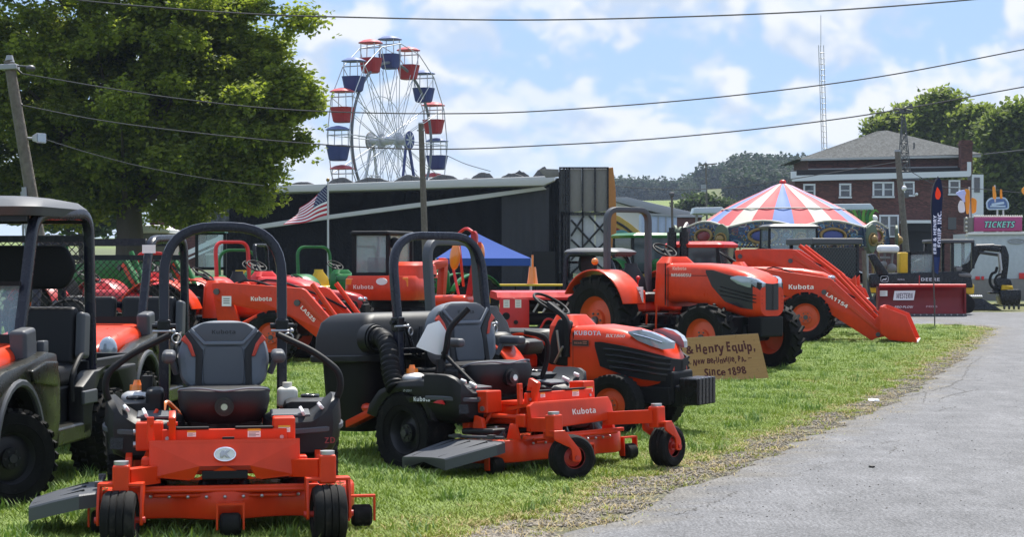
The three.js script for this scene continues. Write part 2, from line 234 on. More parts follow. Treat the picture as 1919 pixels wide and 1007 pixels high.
{
  const far = mk('farGround', [0.085, 0.13, 0.035], 0.95, { map: turfTex });
  const g = new THREE.PlaneGeometry(5200, 5200, 1, 1).rotateX(-HP); g.setAttribute('uv', new THREE.BufferAttribute(new Float32Array([-2600, -2600, 2600, -2600, -2600, 2600, 2600, 2600]), 2));
  const o = new THREE.Mesh(g, far); o.name = 'ground'; o.position.set(0, -0.012, -1200); o.receiveShadow = true; scene.add(o); tag(o, 'wide green ground of the fair field', 'ground', null, 'structure');
  const turf = mk('turf', [1, 1, 1], 0.95, { map: turfTex, vertexColors: true, bumpMap: turfTex, bumpScale: 0.02 });
  const lawn = gridMesh('lawn', span(-16, 24, 220), span(4, 75, 300), (x, d) => {
    const k = dryness(x, d), n = fbm2(x * 0.7 + 5, d * 0.7, 4) * 0.35, w = clamp(0.5 + n), soil = sstep(0.72, 0.95, k + n * 0.6);
    const gr = [lerp(0.10, 0.15, w), lerp(0.19, 0.25, w), lerp(0.020, 0.030, w)], st = [0.30, 0.24, 0.115], so = [0.215, 0.195, 0.165];
    const c = [0, 1, 2].map((q) => lerp(lerp(gr[q], st[q], clamp(k * 0.9)), so[q], soil * 0.75));
    return [x, dip(x, d) + 0.012 * fbm2(x * 0.8, d * 0.8, 3), -d, ...c];
  }, turf); lawn.position.y = -0.004; tag(lawn, 'mown green lawn where the machines are parked', 'lawn', null, 'structure');
  const tar = mk('asphalt', [1, 1, 1], 0.9, { map: tarTex, vertexColors: true, bumpMap: tarBump, bumpScale: 0.004 });
  const tarColour = (x, d) => { const st = sstep(0.35, 0.62, fbm2(x * 0.9 + 40, d * 0.45 + 3, 3)), k = 0.98 - 0.07 * st + 0.12 * fbm2(x * 0.30, d * 0.08, 4) + 0.07 * fbm2(x * 1.7, d * 1.7, 3), e = sstep(0.5, 0.0, Math.abs(edgeGap(x, Math.min(d, 47))) + 0.25 * noise2(x * 2.2, d * 2.2)) * 0.5; return [lerp(0.262 * k, 0.27, e), lerp(0.262 * k, 0.235, e), lerp(0.267 * k, 0.17, e)]; };
  const w2 = [...span(0, 3, 40), ...span(3.4, 12, 24), ...span(14, 46, 14)];
  const road = gridMesh('road', w2, span(3, 47.6, 260), (u, d) => { const x0 = edgeX(d), x = x0 + u; return [x, 0.018 + (u < 0.02 ? -0.02 : 0), -d, ...tarColour(x, d)]; }, tar);
  tag(road, 'grey worn asphalt lane along the grass', 'road', null, 'structure');
  const lane = gridMesh('road_001', [...span(2, 16, 50), ...span(18, 60, 15)], span(47.59, 59, 50), (x, d) => [x, 0.018, -(d + (d > 58.9 ? 0.25 * noise2(x, 1) : 0)), ...tarColour(x, d)], tar);
  tag(lane, 'sunlit asphalt cross lane behind the loader bucket', 'road', null, 'structure');
  // cracks: thin dark strips laid just above the tarmac
  const crackGeo = [];
  const crack = (pts, w) => { const p = []; for (let i = 0; i < pts.length - 1; i++) { const [x0, y0] = pts[i], [x1, y1] = pts[i + 1]; for (let k = 0; k < 14; k++) { const t = k / 14, g = onGround(lerp(x0, x1, t), lerp(y0, y1, t)); g.x += 0.03 * noise2(i * 7 + k * 0.35, pts[0][0]); g.z += 0.05 * noise2(i * 9 + k * 0.35, pts[0][1]); g.y = 0.021; p.push(g); } }
    const pos = []; for (let i = 0; i < p.length - 1; i++) { const t = p[i + 1].clone().sub(p[i]).normalize(), s = V(-t.z, 0, t.x), a = 0.40 * w * (0.25 + 0.9 * R0()) / 2, b = a * (0.5 + R0()); const A = p[i].clone().addScaledVector(s, a), B = p[i].clone().addScaledVector(s, -a), C = p[i + 1].clone().addScaledVector(s, -b), D = p[i + 1].clone().addScaledVector(s, b); for (const q of [A, C, B, A, D, C]) pos.push(q.x, q.y, q.z); }
    const g = new THREE.BufferGeometry(); g.setAttribute('position', new THREE.Float32BufferAttribute(pos, 3)); g.computeVertexNormals(); crackGeo.push(g); };
  crack([[790, 592], [820, 584], [845, 573], [868, 564]], 0.022);
  crack([[1063, 452], [1085, 446], [1110, 440], [1128, 430]], 0.05); crack([[1085, 446], [1082, 460]], 0.035); crack([[1110, 440], [1132, 446], [1150, 443]], 0.04); crack([[1128, 430], [1135, 415], [1150, 404]], 0.04); crack([[1100, 455], [1118, 449], [1132, 446]], 0.035); crack([[1095, 470], [1120, 463]], 0.03); crack([[1010, 512], [1040, 506], [1062, 503]], 0.02); crack([[1120, 418], [1135, 415]], 0.05); crack([[1040, 520], [1052, 509]], 0.02); crack([[930, 545], [968, 532], [1000, 528]], 0.012);
  const cr = obj('crack', crackGeo, mk('crackDark', [0.085, 0.08, 0.072], 0.95), road); tag(cr, 'dark cracks in the worn asphalt', null, null, 'stuff');
}
function bladeGeo(n, h, wd, seed, lean = 0.5) {
  const r = rng(seed), pos = [], nor = [];
  for (let i = 0; i < n; i++) {
    const a = r() * 6.283, rr = Math.sqrt(r()) * 0.045, x = Math.cos(a) * rr, z = Math.sin(a) * rr, b = r() * 6.283, hh = h * (0.55 + 0.6 * r()), l = lean * hh * (0.4 + r()), lx = Math.cos(b) * l, lz = Math.sin(b) * l, wx = Math.cos(b + 1.57) * wd / 2, wz = Math.sin(b + 1.57) * wd / 2;
    const A = [x - wx, 0, z - wz], B = [x + wx, 0, z + wz], C = [x + wx * 0.8 + lx * 0.35, hh * 0.6, z + wz * 0.8 + lz * 0.35], D = [x - wx * 0.8 + lx * 0.35, hh * 0.6, z - wz * 0.8 + lz * 0.35], E = [x + lx, hh * 0.95, z + lz];
    for (const q of [A, B, C, A, C, D, D, C, E]) pos.push(...q);
  }
  const g = new THREE.BufferGeometry(); g.setAttribute('position', new THREE.Float32BufferAttribute(pos, 3)); g.computeVertexNormals(); return g;
}
function scatter(name, geo, m, list, label, cat, parent = scene) {   // list of [x, y, z, turn, scale, scaleY, color]
  const o = new THREE.InstancedMesh(geo, m, list.length), t = new THREE.Object3D(); o.name = parent === scene ? numbered(name) : name;
  list.forEach((q, i) => { t.position.set(q[0], q[1], q[2]); t.rotation.set(0, q[3], 0); t.scale.set(q[4], q[5], q[4]); t.updateMatrix(); o.setMatrixAt(i, t.matrix); o.setColorAt(i, q[6]); });
  o.castShadow = o.receiveShadow = true; parent.add(o); tag(o, label, cat, null, 'stuff'); return o;
}
{
  const r = rng(31), bl = mk('blade', [1, 1, 1], 0.8, { transmission: 0.3, thickness: 0, side: THREE.DoubleSide }), straw = mk('strawBlade', [1, 1, 1], 0.9, { side: THREE.DoubleSide }), green = [], dry = [];
  for (let k = 0; k < 210000; k++) {
    const u = r(), d = 9.2 + 40 * Math.pow(u, 1.45), halfL = 0.30 * d + 0.5, x = -halfL + (halfL * 2) * r();
    const g = edgeGap(x, d); if (g < -0.25) continue;
    const ky = dryness(x, d); if (g < 0 && r() < 0.75) continue; if (ky > 0.7 && r() < 0.70 + 0.5 * (ky - 0.7)) continue;
    const isDry = r() < ky * 0.85 - 0.05, s = 0.8 + 0.55 * r(), v = r(), n = clamp(0.5 + fbm2(x * 0.6, d * 0.6, 3) * 0.7);
    const far = 1 + Math.max(0, d - 20) * 0.02;
    if (!isDry && g > 0.5 && noise2(x * 1.1 + 9, d * 1.1) > 0.45 && r() < 0.10) { green.push([x, dip(x, d), -d, r() * 6.3, 1.5 + 0.7 * r(), 1.5 + 0.9 * r(), lin(lerp(0.10, 0.2, v), lerp(0.2, 0.3, v), 0.03)]); continue; }
    if (isDry) dry.push([x, dip(x, d), -d, r() * 6.3, s * far, s * (0.45 + 0.4 * r()), lin(lerp(0.30, 0.48, v), lerp(0.235, 0.37, v), lerp(0.10, 0.17, v))]);
    else green.push([x, dip(x, d), -d, r() * 6.3, s * far, s * (0.55 + 0.45 * n) * (1 - 0.35 * ky), lin(lerp(0.155, 0.27, v) + 0.06 * ky, lerp(0.245, 0.37, v), lerp(0.016, 0.036, v))]);
  }
  scatter('grass', bladeGeo(8, 0.062, 0.0065, 3), bl, green, 'short mown green grass between the machines', 'grass');
  scatter('straw', bladeGeo(6, 0.042, 0.0042, 4, 1.7), straw, dry, 'dry yellow grass and straw along the road edge', 'straw');
  const grit = new THREE.IcosahedronGeometry(0.012, 0), gl = [];
  for (let k = 0; k < 26000; k++) { const d = 10.8 + 22 * Math.pow(r(), 1.9), x = edgeX(d) + 0.12 - 0.80 * Math.pow(r(), 0.8) * (d < 20 ? 1 : 0.7); const v = 0.5 + 0.8 * r(), s = 0.4 + 1.1 * r() * r(); if (noise2(x * 1.6, d * 1.6) < -0.15 - 0.3 * r()) continue; gl.push([x, 0.004, -d, r() * 6, s, s * 0.6, lin(0.235 * v, 0.205 * v, 0.165 * v)]); }
  for (let k = 0; k < 700; k++) { const d = 11.6 + 20 * Math.pow(r(), 1.5), x = edgeX(d) + 3 * r() * r(); const v = 0.3 + 0.8 * r(), s = 0.25 + 0.5 * r() * r(); gl.push([x, 0.02, -d, r() * 6, s, s * 0.6, lin(0.22 * v, 0.20 * v, 0.175 * v)]); }
  scatter('gravel', grit, mk('grit', [1, 1, 1], 0.9), gl, 'loose grey gravel between the grass and the asphalt', 'gravel');
  const p = onGround(1022, 457), paper = plate(roundShape([[-0.05, 0], [0.045, -0.008], [0.06, 0.03], [0.0, 0.05], [-0.055, 0.035]], 0.01), 0.012, 0.004);
  const litter = obj('paper_scrap', [paper.clone().rotateX(-1.0).scale(0.9, 0.9, 0.9), paper.clone().scale(0.7, 0.7, 0.7).rotateX(-0.5).rotateY(0.7).translate(0.05, 0.0, 0.03)], M.white); litter.position.set(p.x, 0.018, p.z); tag(litter, 'crumpled white paper scrap on the gravel beside the asphalt', 'litter');
  const s = onGround(1021, 536), stone = obj('pebble', [new THREE.DodecahedronGeometry(0.022, 0).scale(1.3, 0.5, 0.9)], M.black); stone.position.set(s.x, 0.026, s.z); tag(stone, 'small dark pebble alone on the asphalt', 'pebble');
}

// ------------------------------------------------------------------ trees
function leafCluster(n, size, seed) {               // a few bent leaves on one twig
  const r = rng(seed), pos = [], nor = [];
  for (let i = 0; i < n; i++) {
    const c = V(r() - 0.5, r() - 0.5, r() - 0.5).multiplyScalar(size * 2.1), q = new THREE.Quaternion().setFromEuler(new THREE.Euler((r() - 0.5) * 2.0, r() * 6.28, (r() - 0.5) * 1.6)), l = size * (0.8 + 0.5 * r()), w = l * 0.8;
    const P = [[0, 0, -l / 2], [w / 2, 0.06 * l, -l * 0.12], [w * 0.30, -0.02 * l, l * 0.28], [0, -0.07 * l, l / 2], [-w * 0.30, -0.02 * l, l * 0.28], [-w / 2, 0.06 * l, -l * 0.12]].map((p) => V(...p).applyQuaternion(q).add(c));
    for (const [a, b, d] of [[0, 1, 5], [5, 1, 2], [5, 2, 4], [4, 2, 3]]) for (const k of [P[a], P[b], P[d]]) pos.push(k.x, k.y, k.z);
  }
  const g = new THREE.BufferGeometry(); g.setAttribute('position', new THREE.Float32BufferAttribute(pos, 3)); g.computeVertexNormals(); return g;
}
mk('bark', [0.085, 0.070, 0.055], 0.95, { bumpMap: gWear, bumpScale: 0.03 }); mk('leaf', [1, 1, 1], 0.85, { transmission: 0.68, thickness: 0, side: THREE.DoubleSide, specularIntensity: 0.25 });
const LEAF_S = leafCluster(5, 0.125, 1), LEAF_M = leafCluster(6, 0.34, 2), LEAF_L = leafCluster(7, 0.9, 3);
function tree(name, label, base, blobs, o) {          // blobs: [centre, rx, ry, rz, clumps]; o: leaf geometry, leaves per clump, clump size, colours, trunk radius and top
  const t = thing(name, label, 'tree', base, 0, o.group), r = rng(o.seed), list = [], tops = [];
  for (const [c, rx, ry, rz, n] of blobs) for (let k = 0; k < n; k++) {
    let p, q; do { p = V(r() * 2 - 1, r() * 2 - 1, r() * 2 - 1); q = p.length(); } while (q > 1 || q < 0.15);
    p.multiplyScalar(Math.pow(q, -0.45)); const wob = 1 + (o.wob ?? 0.24) * noise3(p.x * 2.4 + o.seed, p.y * 2.4, p.z * 2.4), ctr = V(p.x * rx * wob, p.y * ry * wob, p.z * rz * wob).add(c).sub(t.position);
    if (k % 9 === 0) tops.push(ctr);
    const m = Math.round(o.leaves * (0.5 + r())), cs = o.clump * (0.55 + 0.8 * r()), tint = 0.8 + 0.45 * r();
    for (let i = 0; i < m; i++) { const g = () => (r() + r() + r() - 1.5) * 1.1; const v = r(); list.push([ctr.x + g() * cs, ctr.y + g() * cs * 0.55, ctr.z + g() * cs, r() * 6.28, 0.7 + 0.7 * r(), 0.7 + 0.6 * r(), lin(lerp(o.dark[0], o.light[0], v) * tint, lerp(o.dark[1], o.light[1], v) * tint, lerp(o.dark[2], o.light[2], v) * tint)]); }
  }
  const trunkTop = o.top.clone().sub(t.position), geos = [sweep(curve([V(0, -0.1, 0), V(0.05, trunkTop.y * 0.35, 0), V(trunkTop.x * 0.6 - 0.1, trunkTop.y * 0.7, trunkTop.z * 0.5), trunkTop], 14), circ(o.trunk, 9), null, false, (k) => 1.25 - 0.9 * k)];
  for (const e of tops) { const s = trunkTop.clone().multiplyScalar(0.35 + 0.55 * r()); s.x *= 0.8; if (e.distanceTo(s) > o.clump * 1.2) geos.push(sweep(curve([s, s.clone().lerp(e, 0.5).add(V((r() - 0.5), 0.1 * e.distanceTo(s), (r() - 0.5)).multiplyScalar(o.clump * 0.4)), e], 6), circ(o.trunk * 0.26, 5), null, false, (k) => 1.1 - k)); }
  obj('trunk', geos, M.bark, t);
  const im = scatter('crown', o.geo, M.leaf, list, null, null, t); return t;
}
const GREEN_A = { dark: [0.12, 0.175, 0.018], light: [0.38, 0.44, 0.045] };
{
  const D = 58, B = (x, y, rx, ry, dd, n, rz) => [at(x, y, D + dd), rx * D / LENS, ry * D / LENS, (rz ?? rx) * D / LENS, n];
  const base = at(150, 292, D); base.y = 0;
  tree('broadleaf_tree', 'huge spreading green broadleaf tree behind the utility vehicles', base, [
    B(80, 5, 190, 180, 0, 190), B(190, 50, 130, 140, -1.5, 108), B(-10, 115, 110, 115, 1, 58), B(245, 40, 62, 75, -1, 45), B(268, 120, 62, 62, -2, 50), B(322, 92, 34, 24, -2.5, 18), B(345, 96, 26, 22, -2.5, 13), B(305, 135, 42, 30, -2, 20), B(250, 180, 60, 36, -1.5, 30), B(95, 195, 90, 34, 1, 20), B(190, 200, 70, 34, 0, 15), B(30, 222, 60, 22, 2, 9), B(290, 195, 34, 26, -2, 10), B(300, 60, 30, 40, -2, 16), B(215, 230, 40, 14, -1, 5), B(120, 232, 60, 16, 1, 5),
  ], { seed: 41, geo: LEAF_S, wob: 0.34, leaves: 150, clump: 0.58, trunk: 0.42, top: at(140, 40, D), ...GREEN_A });
  const mid = { geo: LEAF_M, leaves: 46, clump: 1.2, trunk: 0.45, dark: [0.12, 0.165, 0.03], light: [0.26, 0.32, 0.06], group: undefined };
  const far = (label, d, seed, blobs, extra = {}) => { const k = d / LENS, b = at(blobs[0][0], 292, d); b.y = 0; return tree('background_tree', label, b, blobs.map(([x, y, rx, ry, n]) => [at(x, y + (d > 140 && d < 200 ? 9 : 0), d), rx * k * 0.93, ry * k * 0.93, rx * k * 0.8, n]), { seed, ...mid, top: at(blobs[0][0], blobs[0][1] - 5, d), ...extra }); };
  far('tall loose green tree showing over the hipped roof peak', 172, 51, [[1098, 128, 24, 34, 40], [1085, 150, 32, 30, 36], [1112, 160, 26, 40, 30], [1100, 100, 11, 14, 9]]);
  far('low green tree at the left slope of the hipped roof', 176, 52, [[1046, 128, 20, 14, 22], [1062, 118, 15, 14, 16], [1030, 130, 10, 6, 6]]);
  far('bushy green tree right of the hipped roof above the chimney', 168, 53, [[1142, 145, 20, 34, 44], [1140, 175, 24, 40, 44], [1150, 122, 12, 16, 12], [1132, 118, 9, 10, 6]]);
  far('big dark green tree at the picture edge behind the pennants', 150, 54, [[1188, 160, 24, 44, 60], [1178, 215, 40, 46, 90], [1196, 120, 14, 18, 14], [1175, 125, 10, 14, 8], [1215, 190, 30, 60, 40]], { dark: [0.10, 0.14, 0.03], light: [0.21, 0.27, 0.05] });
  far('round dark shrubby tree in front of the hillside field', 230, 55, [[818, 226, 15, 8, 14], [800, 230, 9, 6, 6], [838, 226, 10, 7, 7]], { leaves: 30, dark: [0.03, 0.055, 0.02], light: [0.07, 0.10, 0.03] });
  far('slim dark tree standing left of the brick gable house', 110, 56, [[100, 232, 60, 20, 24], [40, 215, 50, 26, 24]], { leaves: 40, clump: 1.0, dark: [0.05, 0.09, 0.02], light: [0.13, 0.20, 0.04] });
}
// ------------------------------------------------------------------ hills with their wood and fields
{
  const rise = (x, d) => { const q = PX + x / d * LENS; const e = clamp((q - 560) / 700); return sstep(260, 650, d) * (22 + 4 * sstep(800, 835, q) - 12 * sstep(720, 560, q) + 1.6 * noise2(x * 0.008, d * 0.006)) + 1.5 * sstep(800, 1500, d); };
  const field = (x, d) => { const q = PX + x / d * LENS, n = 0.85 + 0.3 * fbm2(x * 0.05, d * 0.02, 3); const bright = sstep(470, 500, d) * (q < 808 ? 1 : 0); return bright ? [0.30 * n, 0.38 * n, 0.07 * n] : [0.20 * n, 0.22 * n, 0.08 * n]; };
  const hill = gridMesh('hills', span(-700, 900, 160), span(240, 1700, 120), (x, d) => [x, rise(x, d) - 0.6, -d, ...field(x, d)], mk('hillGrass', [1, 1, 1], 0.95, { vertexColors: true, map: turfTex }));
  tag(hill, 'hazy hillside with pale green fields', 'hill', null, 'structure');
  const r = rng(61), geo = mergeGeometries(Array.from({ length: 26 }, (_, i) => { const g = leafCluster(9, 0.42, 70 + i), a = i * 2.4, q = Math.sqrt((i + 0.5) / 26); return g.translate(Math.cos(a) * q * 1.25, 1.5 * Math.sqrt(1 - q * q * 0.85) * (i % 3 === 0 ? 0.4 : 1) - 0.3 + 0.3 * ((i * 7) % 5) / 5, Math.sin(a) * q * 1.25); })), list = [];
  const put = (q, d, s) => { const x = (q - PX) / LENS * d, v = r(); list.push([x, rise(x, d) + s * 1.6, -d, r() * 6.3, s, s * (0.9 + 0.5 * r()), lin(lerp(0.020, 0.042, v), lerp(0.040, 0.066, v), lerp(0.022, 0.034, v))]); };
  for (let k = 0; k < 900; k++) { const q = 560 + 240 * r(); if (q > 792 && r() < 0.8) continue; put(q, 690 + 190 * r(), 1.9 + 1.5 * r()); }
  for (let k = 0; k < 1300; k++) { const q = 797 + 360 * r(); if (q < 812 && r() < 0.4) continue; put(q, 675 + 200 * r(), 2.0 + 1.6 * r()); }
  for (let k = 0; k < 500; k++) { const q = 862 + 200 * r() * r(); put(q, 480 + 170 * r(), 1.6 + 1.3 * r()); }
  for (let k = 0; k < 40; k++) put(803 + 8 * r(), 560 + 90 * r(), 0.9 + 0.5 * r());
  scatter('woods', geo, M.leaf, list, 'dark hazy wood along the hilltop', 'woods');
}

// ------------------------------------------------------------------ far buildings, rides, poles and wires
const flat = (d, cx) => (x, y) => [(x - cx) * d / LENS, EYE - (y - PY) * d / LENS];
function drape(x0, x1, top, bot, z, amp, wave, seed, nx = 90, ny = 8) {       // hanging cloth with folds; top / bot are functions of x
  const pos = [], P = (i, j) => { const u = i / nx, v = j / ny, x = lerp(x0, x1, u), yt = top(x), yb = bot(x), f = amp * (Math.sin(x * wave + 2 * noise2(x * 0.7, seed)) * 0.6 + noise2(x * wave * 0.6, v * 1.6 + seed) * 0.8) * (0.35 + 0.65 * v); return [x, lerp(yt, yb, v), z + f]; };
  for (let i = 0; i < nx; i++) for (let j = 0; j < ny; j++) { const a = P(i, j), b = P(i + 1, j), c = P(i + 1, j + 1), d = P(i, j + 1); pos.push(...a, ...d, ...c, ...a, ...c, ...b); }
  const g = new THREE.BufferGeometry(); g.setAttribute('position', new THREE.Float32BufferAttribute(pos, 3)); return toCreasedNormals(g, 1.2);
}
const poly = (f, pts, depth, z = 0, bev = 0.01) => plate(pts.map(([x, y]) => f(x, y)), depth, bev).translate(0, 0, z);
mk('clothBlack', [0.005, 0.005, 0.006], 0.75, { specularIntensity: 0.15, bumpMap: gWear, bumpScale: 0.05, side: THREE.DoubleSide }); mk('clothGrey', [0.045, 0.046, 0.052], 0.92, { specularIntensity: 0.3, bumpMap: gWear, bumpScale: 0.03, side: THREE.DoubleSide }); mk('tarpGrey', [0.075, 0.078, 0.082], 0.75, { side: THREE.DoubleSide }); mk('tarpWhite', [0.55, 0.55, 0.54], 0.7, { side: THREE.DoubleSide });
mk('panelGrey', [0.215, 0.205, 0.19], 0.7, { map: gDust }); mk('panelWhite', [0.52, 0.54, 0.56], 0.6, { map: gDust }); mk('woodOrange', [0.42, 0.17, 0.035], 0.7, { map: gDust }); mk('wood', [0.22, 0.18, 0.13], 0.9, { bumpMap: gWear, bumpScale: 0.02 }); mk('poleWood', [0.19, 0.165, 0.135], 0.95, { bumpMap: gWear, bumpScale: 0.03, map: gWear });
{ // stage
  const d = 85, cx = 455, f = flat(d, cx), base = at(cx, PY, d); base.y = 0;
  const t = thing('stage', 'long low stage draped in black cloth with pale roof edges', 'stage', base);
  const X = (px) => f(px, 0)[0], Y = (py) => f(0, py)[1], lineY = (x0, y0, x1, y1) => (x) => Y(lerp(y0, y1, (x / d * LENS + cx - x0) / (x1 - x0)));
  obj('rear_curtain', drape(X(264), X(652), lineY(264, 209, 652, 198), () => 0, -1.2, 0.26, 1.9, 3, 220, 14), M.clothBlack, t);
  obj('front_curtain', drape(X(266), X(600), lineY(266, 256, 641, 206), () => 0, 0.3, 0.30, 1.5, 8, 220, 14), M.clothBlack, t);
  obj('grey_curtain', drape(X(588), X(643), lineY(588, 214, 645, 205), () => 0, 0.7, 0.10, 5, 11, 60), M.clothGrey, t);
  obj('pleated_curtain', drape(X(640), X(660), lineY(640, 196, 660, 194), () => 0, 0.2, 0.22, 9, 15, 90), M.clothBlack, t);
  obj('pleated_curtain', drape(X(655), X(672), () => Y(186), () => 0, -0.6, 0.18, 8, 19, 60), M.clothBlack, t);
  obj('roof_edge', [poly(f, [[300, 207], [322, 203.5], [360, 203], [450, 200], [560, 196], [648, 193], [650, 198], [636, 204], [560, 205.5], [450, 209], [330, 212], [306, 213]], 2.4, 0.2, 0.03)], M.tarpWhite, t);
  obj('awning_edge', [poly(f, [[300, 250], [345, 243], [390, 237.5], [480, 225], [560, 214.5], [636, 204.5], [640, 208], [560, 220], [480, 230.5], [390, 242.5], [330, 251], [304, 254.5]], 0.5, 0.75, 0.02)], M.tarpWhite, t);
  for (const [a, b, h, z] of [[340, 372, 5, 0], [384, 416, 9, -0.3], [416, 462, 7, 0.3], [462, 498, 9, 0.1], [502, 540, 8, 0.2], [540, 556, 3, 0.1], [552, 580, 10, 0], [586, 616, 7, 0.2], [598, 622, 10, -0.5], [624, 650, 13, -0.2]]) {
    const yb = lerp(203, 193, (a - 320) / 330) + 2, n = 9, pts = [[a, yb]]; for (let i = 0; i <= n; i++) { const u = i / n; pts.push([lerp(a, b, u), yb - 1 - h * Math.pow(Math.sin(Math.PI * clamp(u * 0.94 + 0.03)), 0.75) * (1 + 0.15 * noise2(a, i))]); } pts.push([b, yb]);
    const rp = obj('roof_tarp', [poly(f, pts, 1.6, z - 0.4, 0.05)], M.tarpGrey, t);
    each('tarp_rib', [0.3, 0.62].map((u) => rod(V(X(lerp(a, b, u)), Y(yb), z + 0.42), V(X(lerp(a, b, u * 0.8 + 0.1)), Y(yb - h * 0.9), z + 0.42), 0.025)), M.tarpGrey, rp);
  }
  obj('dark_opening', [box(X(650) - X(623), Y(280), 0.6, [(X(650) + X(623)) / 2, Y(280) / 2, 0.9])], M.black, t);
}
{ // back of a ride's show front beside the stage
  const d = 80, cx = 690, f = flat(d, cx), base = at(cx, PY, d); base.y = 0;
  const t = thing('ride_backdrop', 'tall grey panelled back of a ride front beside the stage', 'show front', base);
  const xs = [656, 661, 667, 682, 697, 712];
  for (let i = 0; i < 5; i++) obj('panel', [poly(f, [[xs[i] + 0.5, 183 + (i < 2 ? 0.6 : 0)], [xs[i + 1] - 0.5, 183], [xs[i + 1] - 0.5, 233], [xs[i] + 0.5, 233.5]], 0.06, 0)], i < 2 ? M.tarpGrey : M.panelGrey, t);
  obj('panel', [poly(f, [[632, 184], [640, 182.5], [655, 183], [655, 192], [640, 193]], 0.06, -0.4)], M.panelGrey, t);
  for (const [a, b] of [[668, 682.5], [683, 697], [697.5, 711]]) obj('lower_panel', [poly(f, [[a, 237], [b, 237], [b, 306], [a, 306]], 0.05, -0.05)], M.panelWhite, t);
  const P = (x, y, z) => V(...f(x, y), z), r = 0.045;
  each('truss', [[656, 182, 656, 306], [667, 182, 667, 306], [682.5, 182, 682.5, 306], [697, 182, 697, 234], [712, 182, 712, 306], [655, 182, 713, 182], [660, 234.5, 713, 234.5], [660, 236.5, 713, 236.5], [661, 182, 661, 306], [664, 182, 664, 306]].map(([a, b, c, e]) => beam(P(a, b, 0.1), P(c, e, 0.1), 0.07, 0.07)), M.blackPaint, t);
  each('brace', [[669, 243, 711, 290], [669, 290, 711, 243], [669, 262, 684, 238], [690, 238, 711, 262], [669, 306, 712, 266], [669, 266, 712, 306]].map(([a, b, c, e]) => rod(P(a, b, 0.14), P(c, e, 0.14), r)), M.blackPaint, t);
  obj('edge_board', [poly(f, [[713, 182], [718, 181.5], [721, 208], [722, 240], [721, 308], [713, 308]], 0.25, 0.1, 0.03)], M.woodOrange, t);
}
{ // painted ride front, barn, container
  const d = 84, f = flat(d, 740), b = at(740, PY, d); b.y = 0;
  const t = thing('ride_facade', 'yellow curved ride front with dark stripes behind the tractor roll bar', 'ride front', b);
  obj('board', [poly(f, [[719, 236], [726, 239], [738, 247], [750, 257], [760, 268], [764, 284], [764, 320], [719, 320]], 0.2, 0, 0.02)], M.yellow.clone(), t).material.color.setRGB(0.42, 0.29, 0.04);
  for (let k = 0; k < 6; k++) obj('stripe', [sweep(curve([[719, 244 + k * 8], [730, 250 + k * 8], [744, 262 + k * 7.5], [754, 278 + k * 7]].map(([x, y]) => V(...f(x, y), 0.12)), 14), rrect(0.1, 0.09, 0.02, 1), [0, 0, 1])], k % 2 ? M.darkRed : M.blackPaint, t);
  each('teal_scroll', [torus(0.42, 0.1, [...f(727, 268), 0.13]), torus(0.3, 0.09, [...f(733, 287), 0.13])], mk('teal', [0.05, 0.20, 0.20], 0.5), t);
}
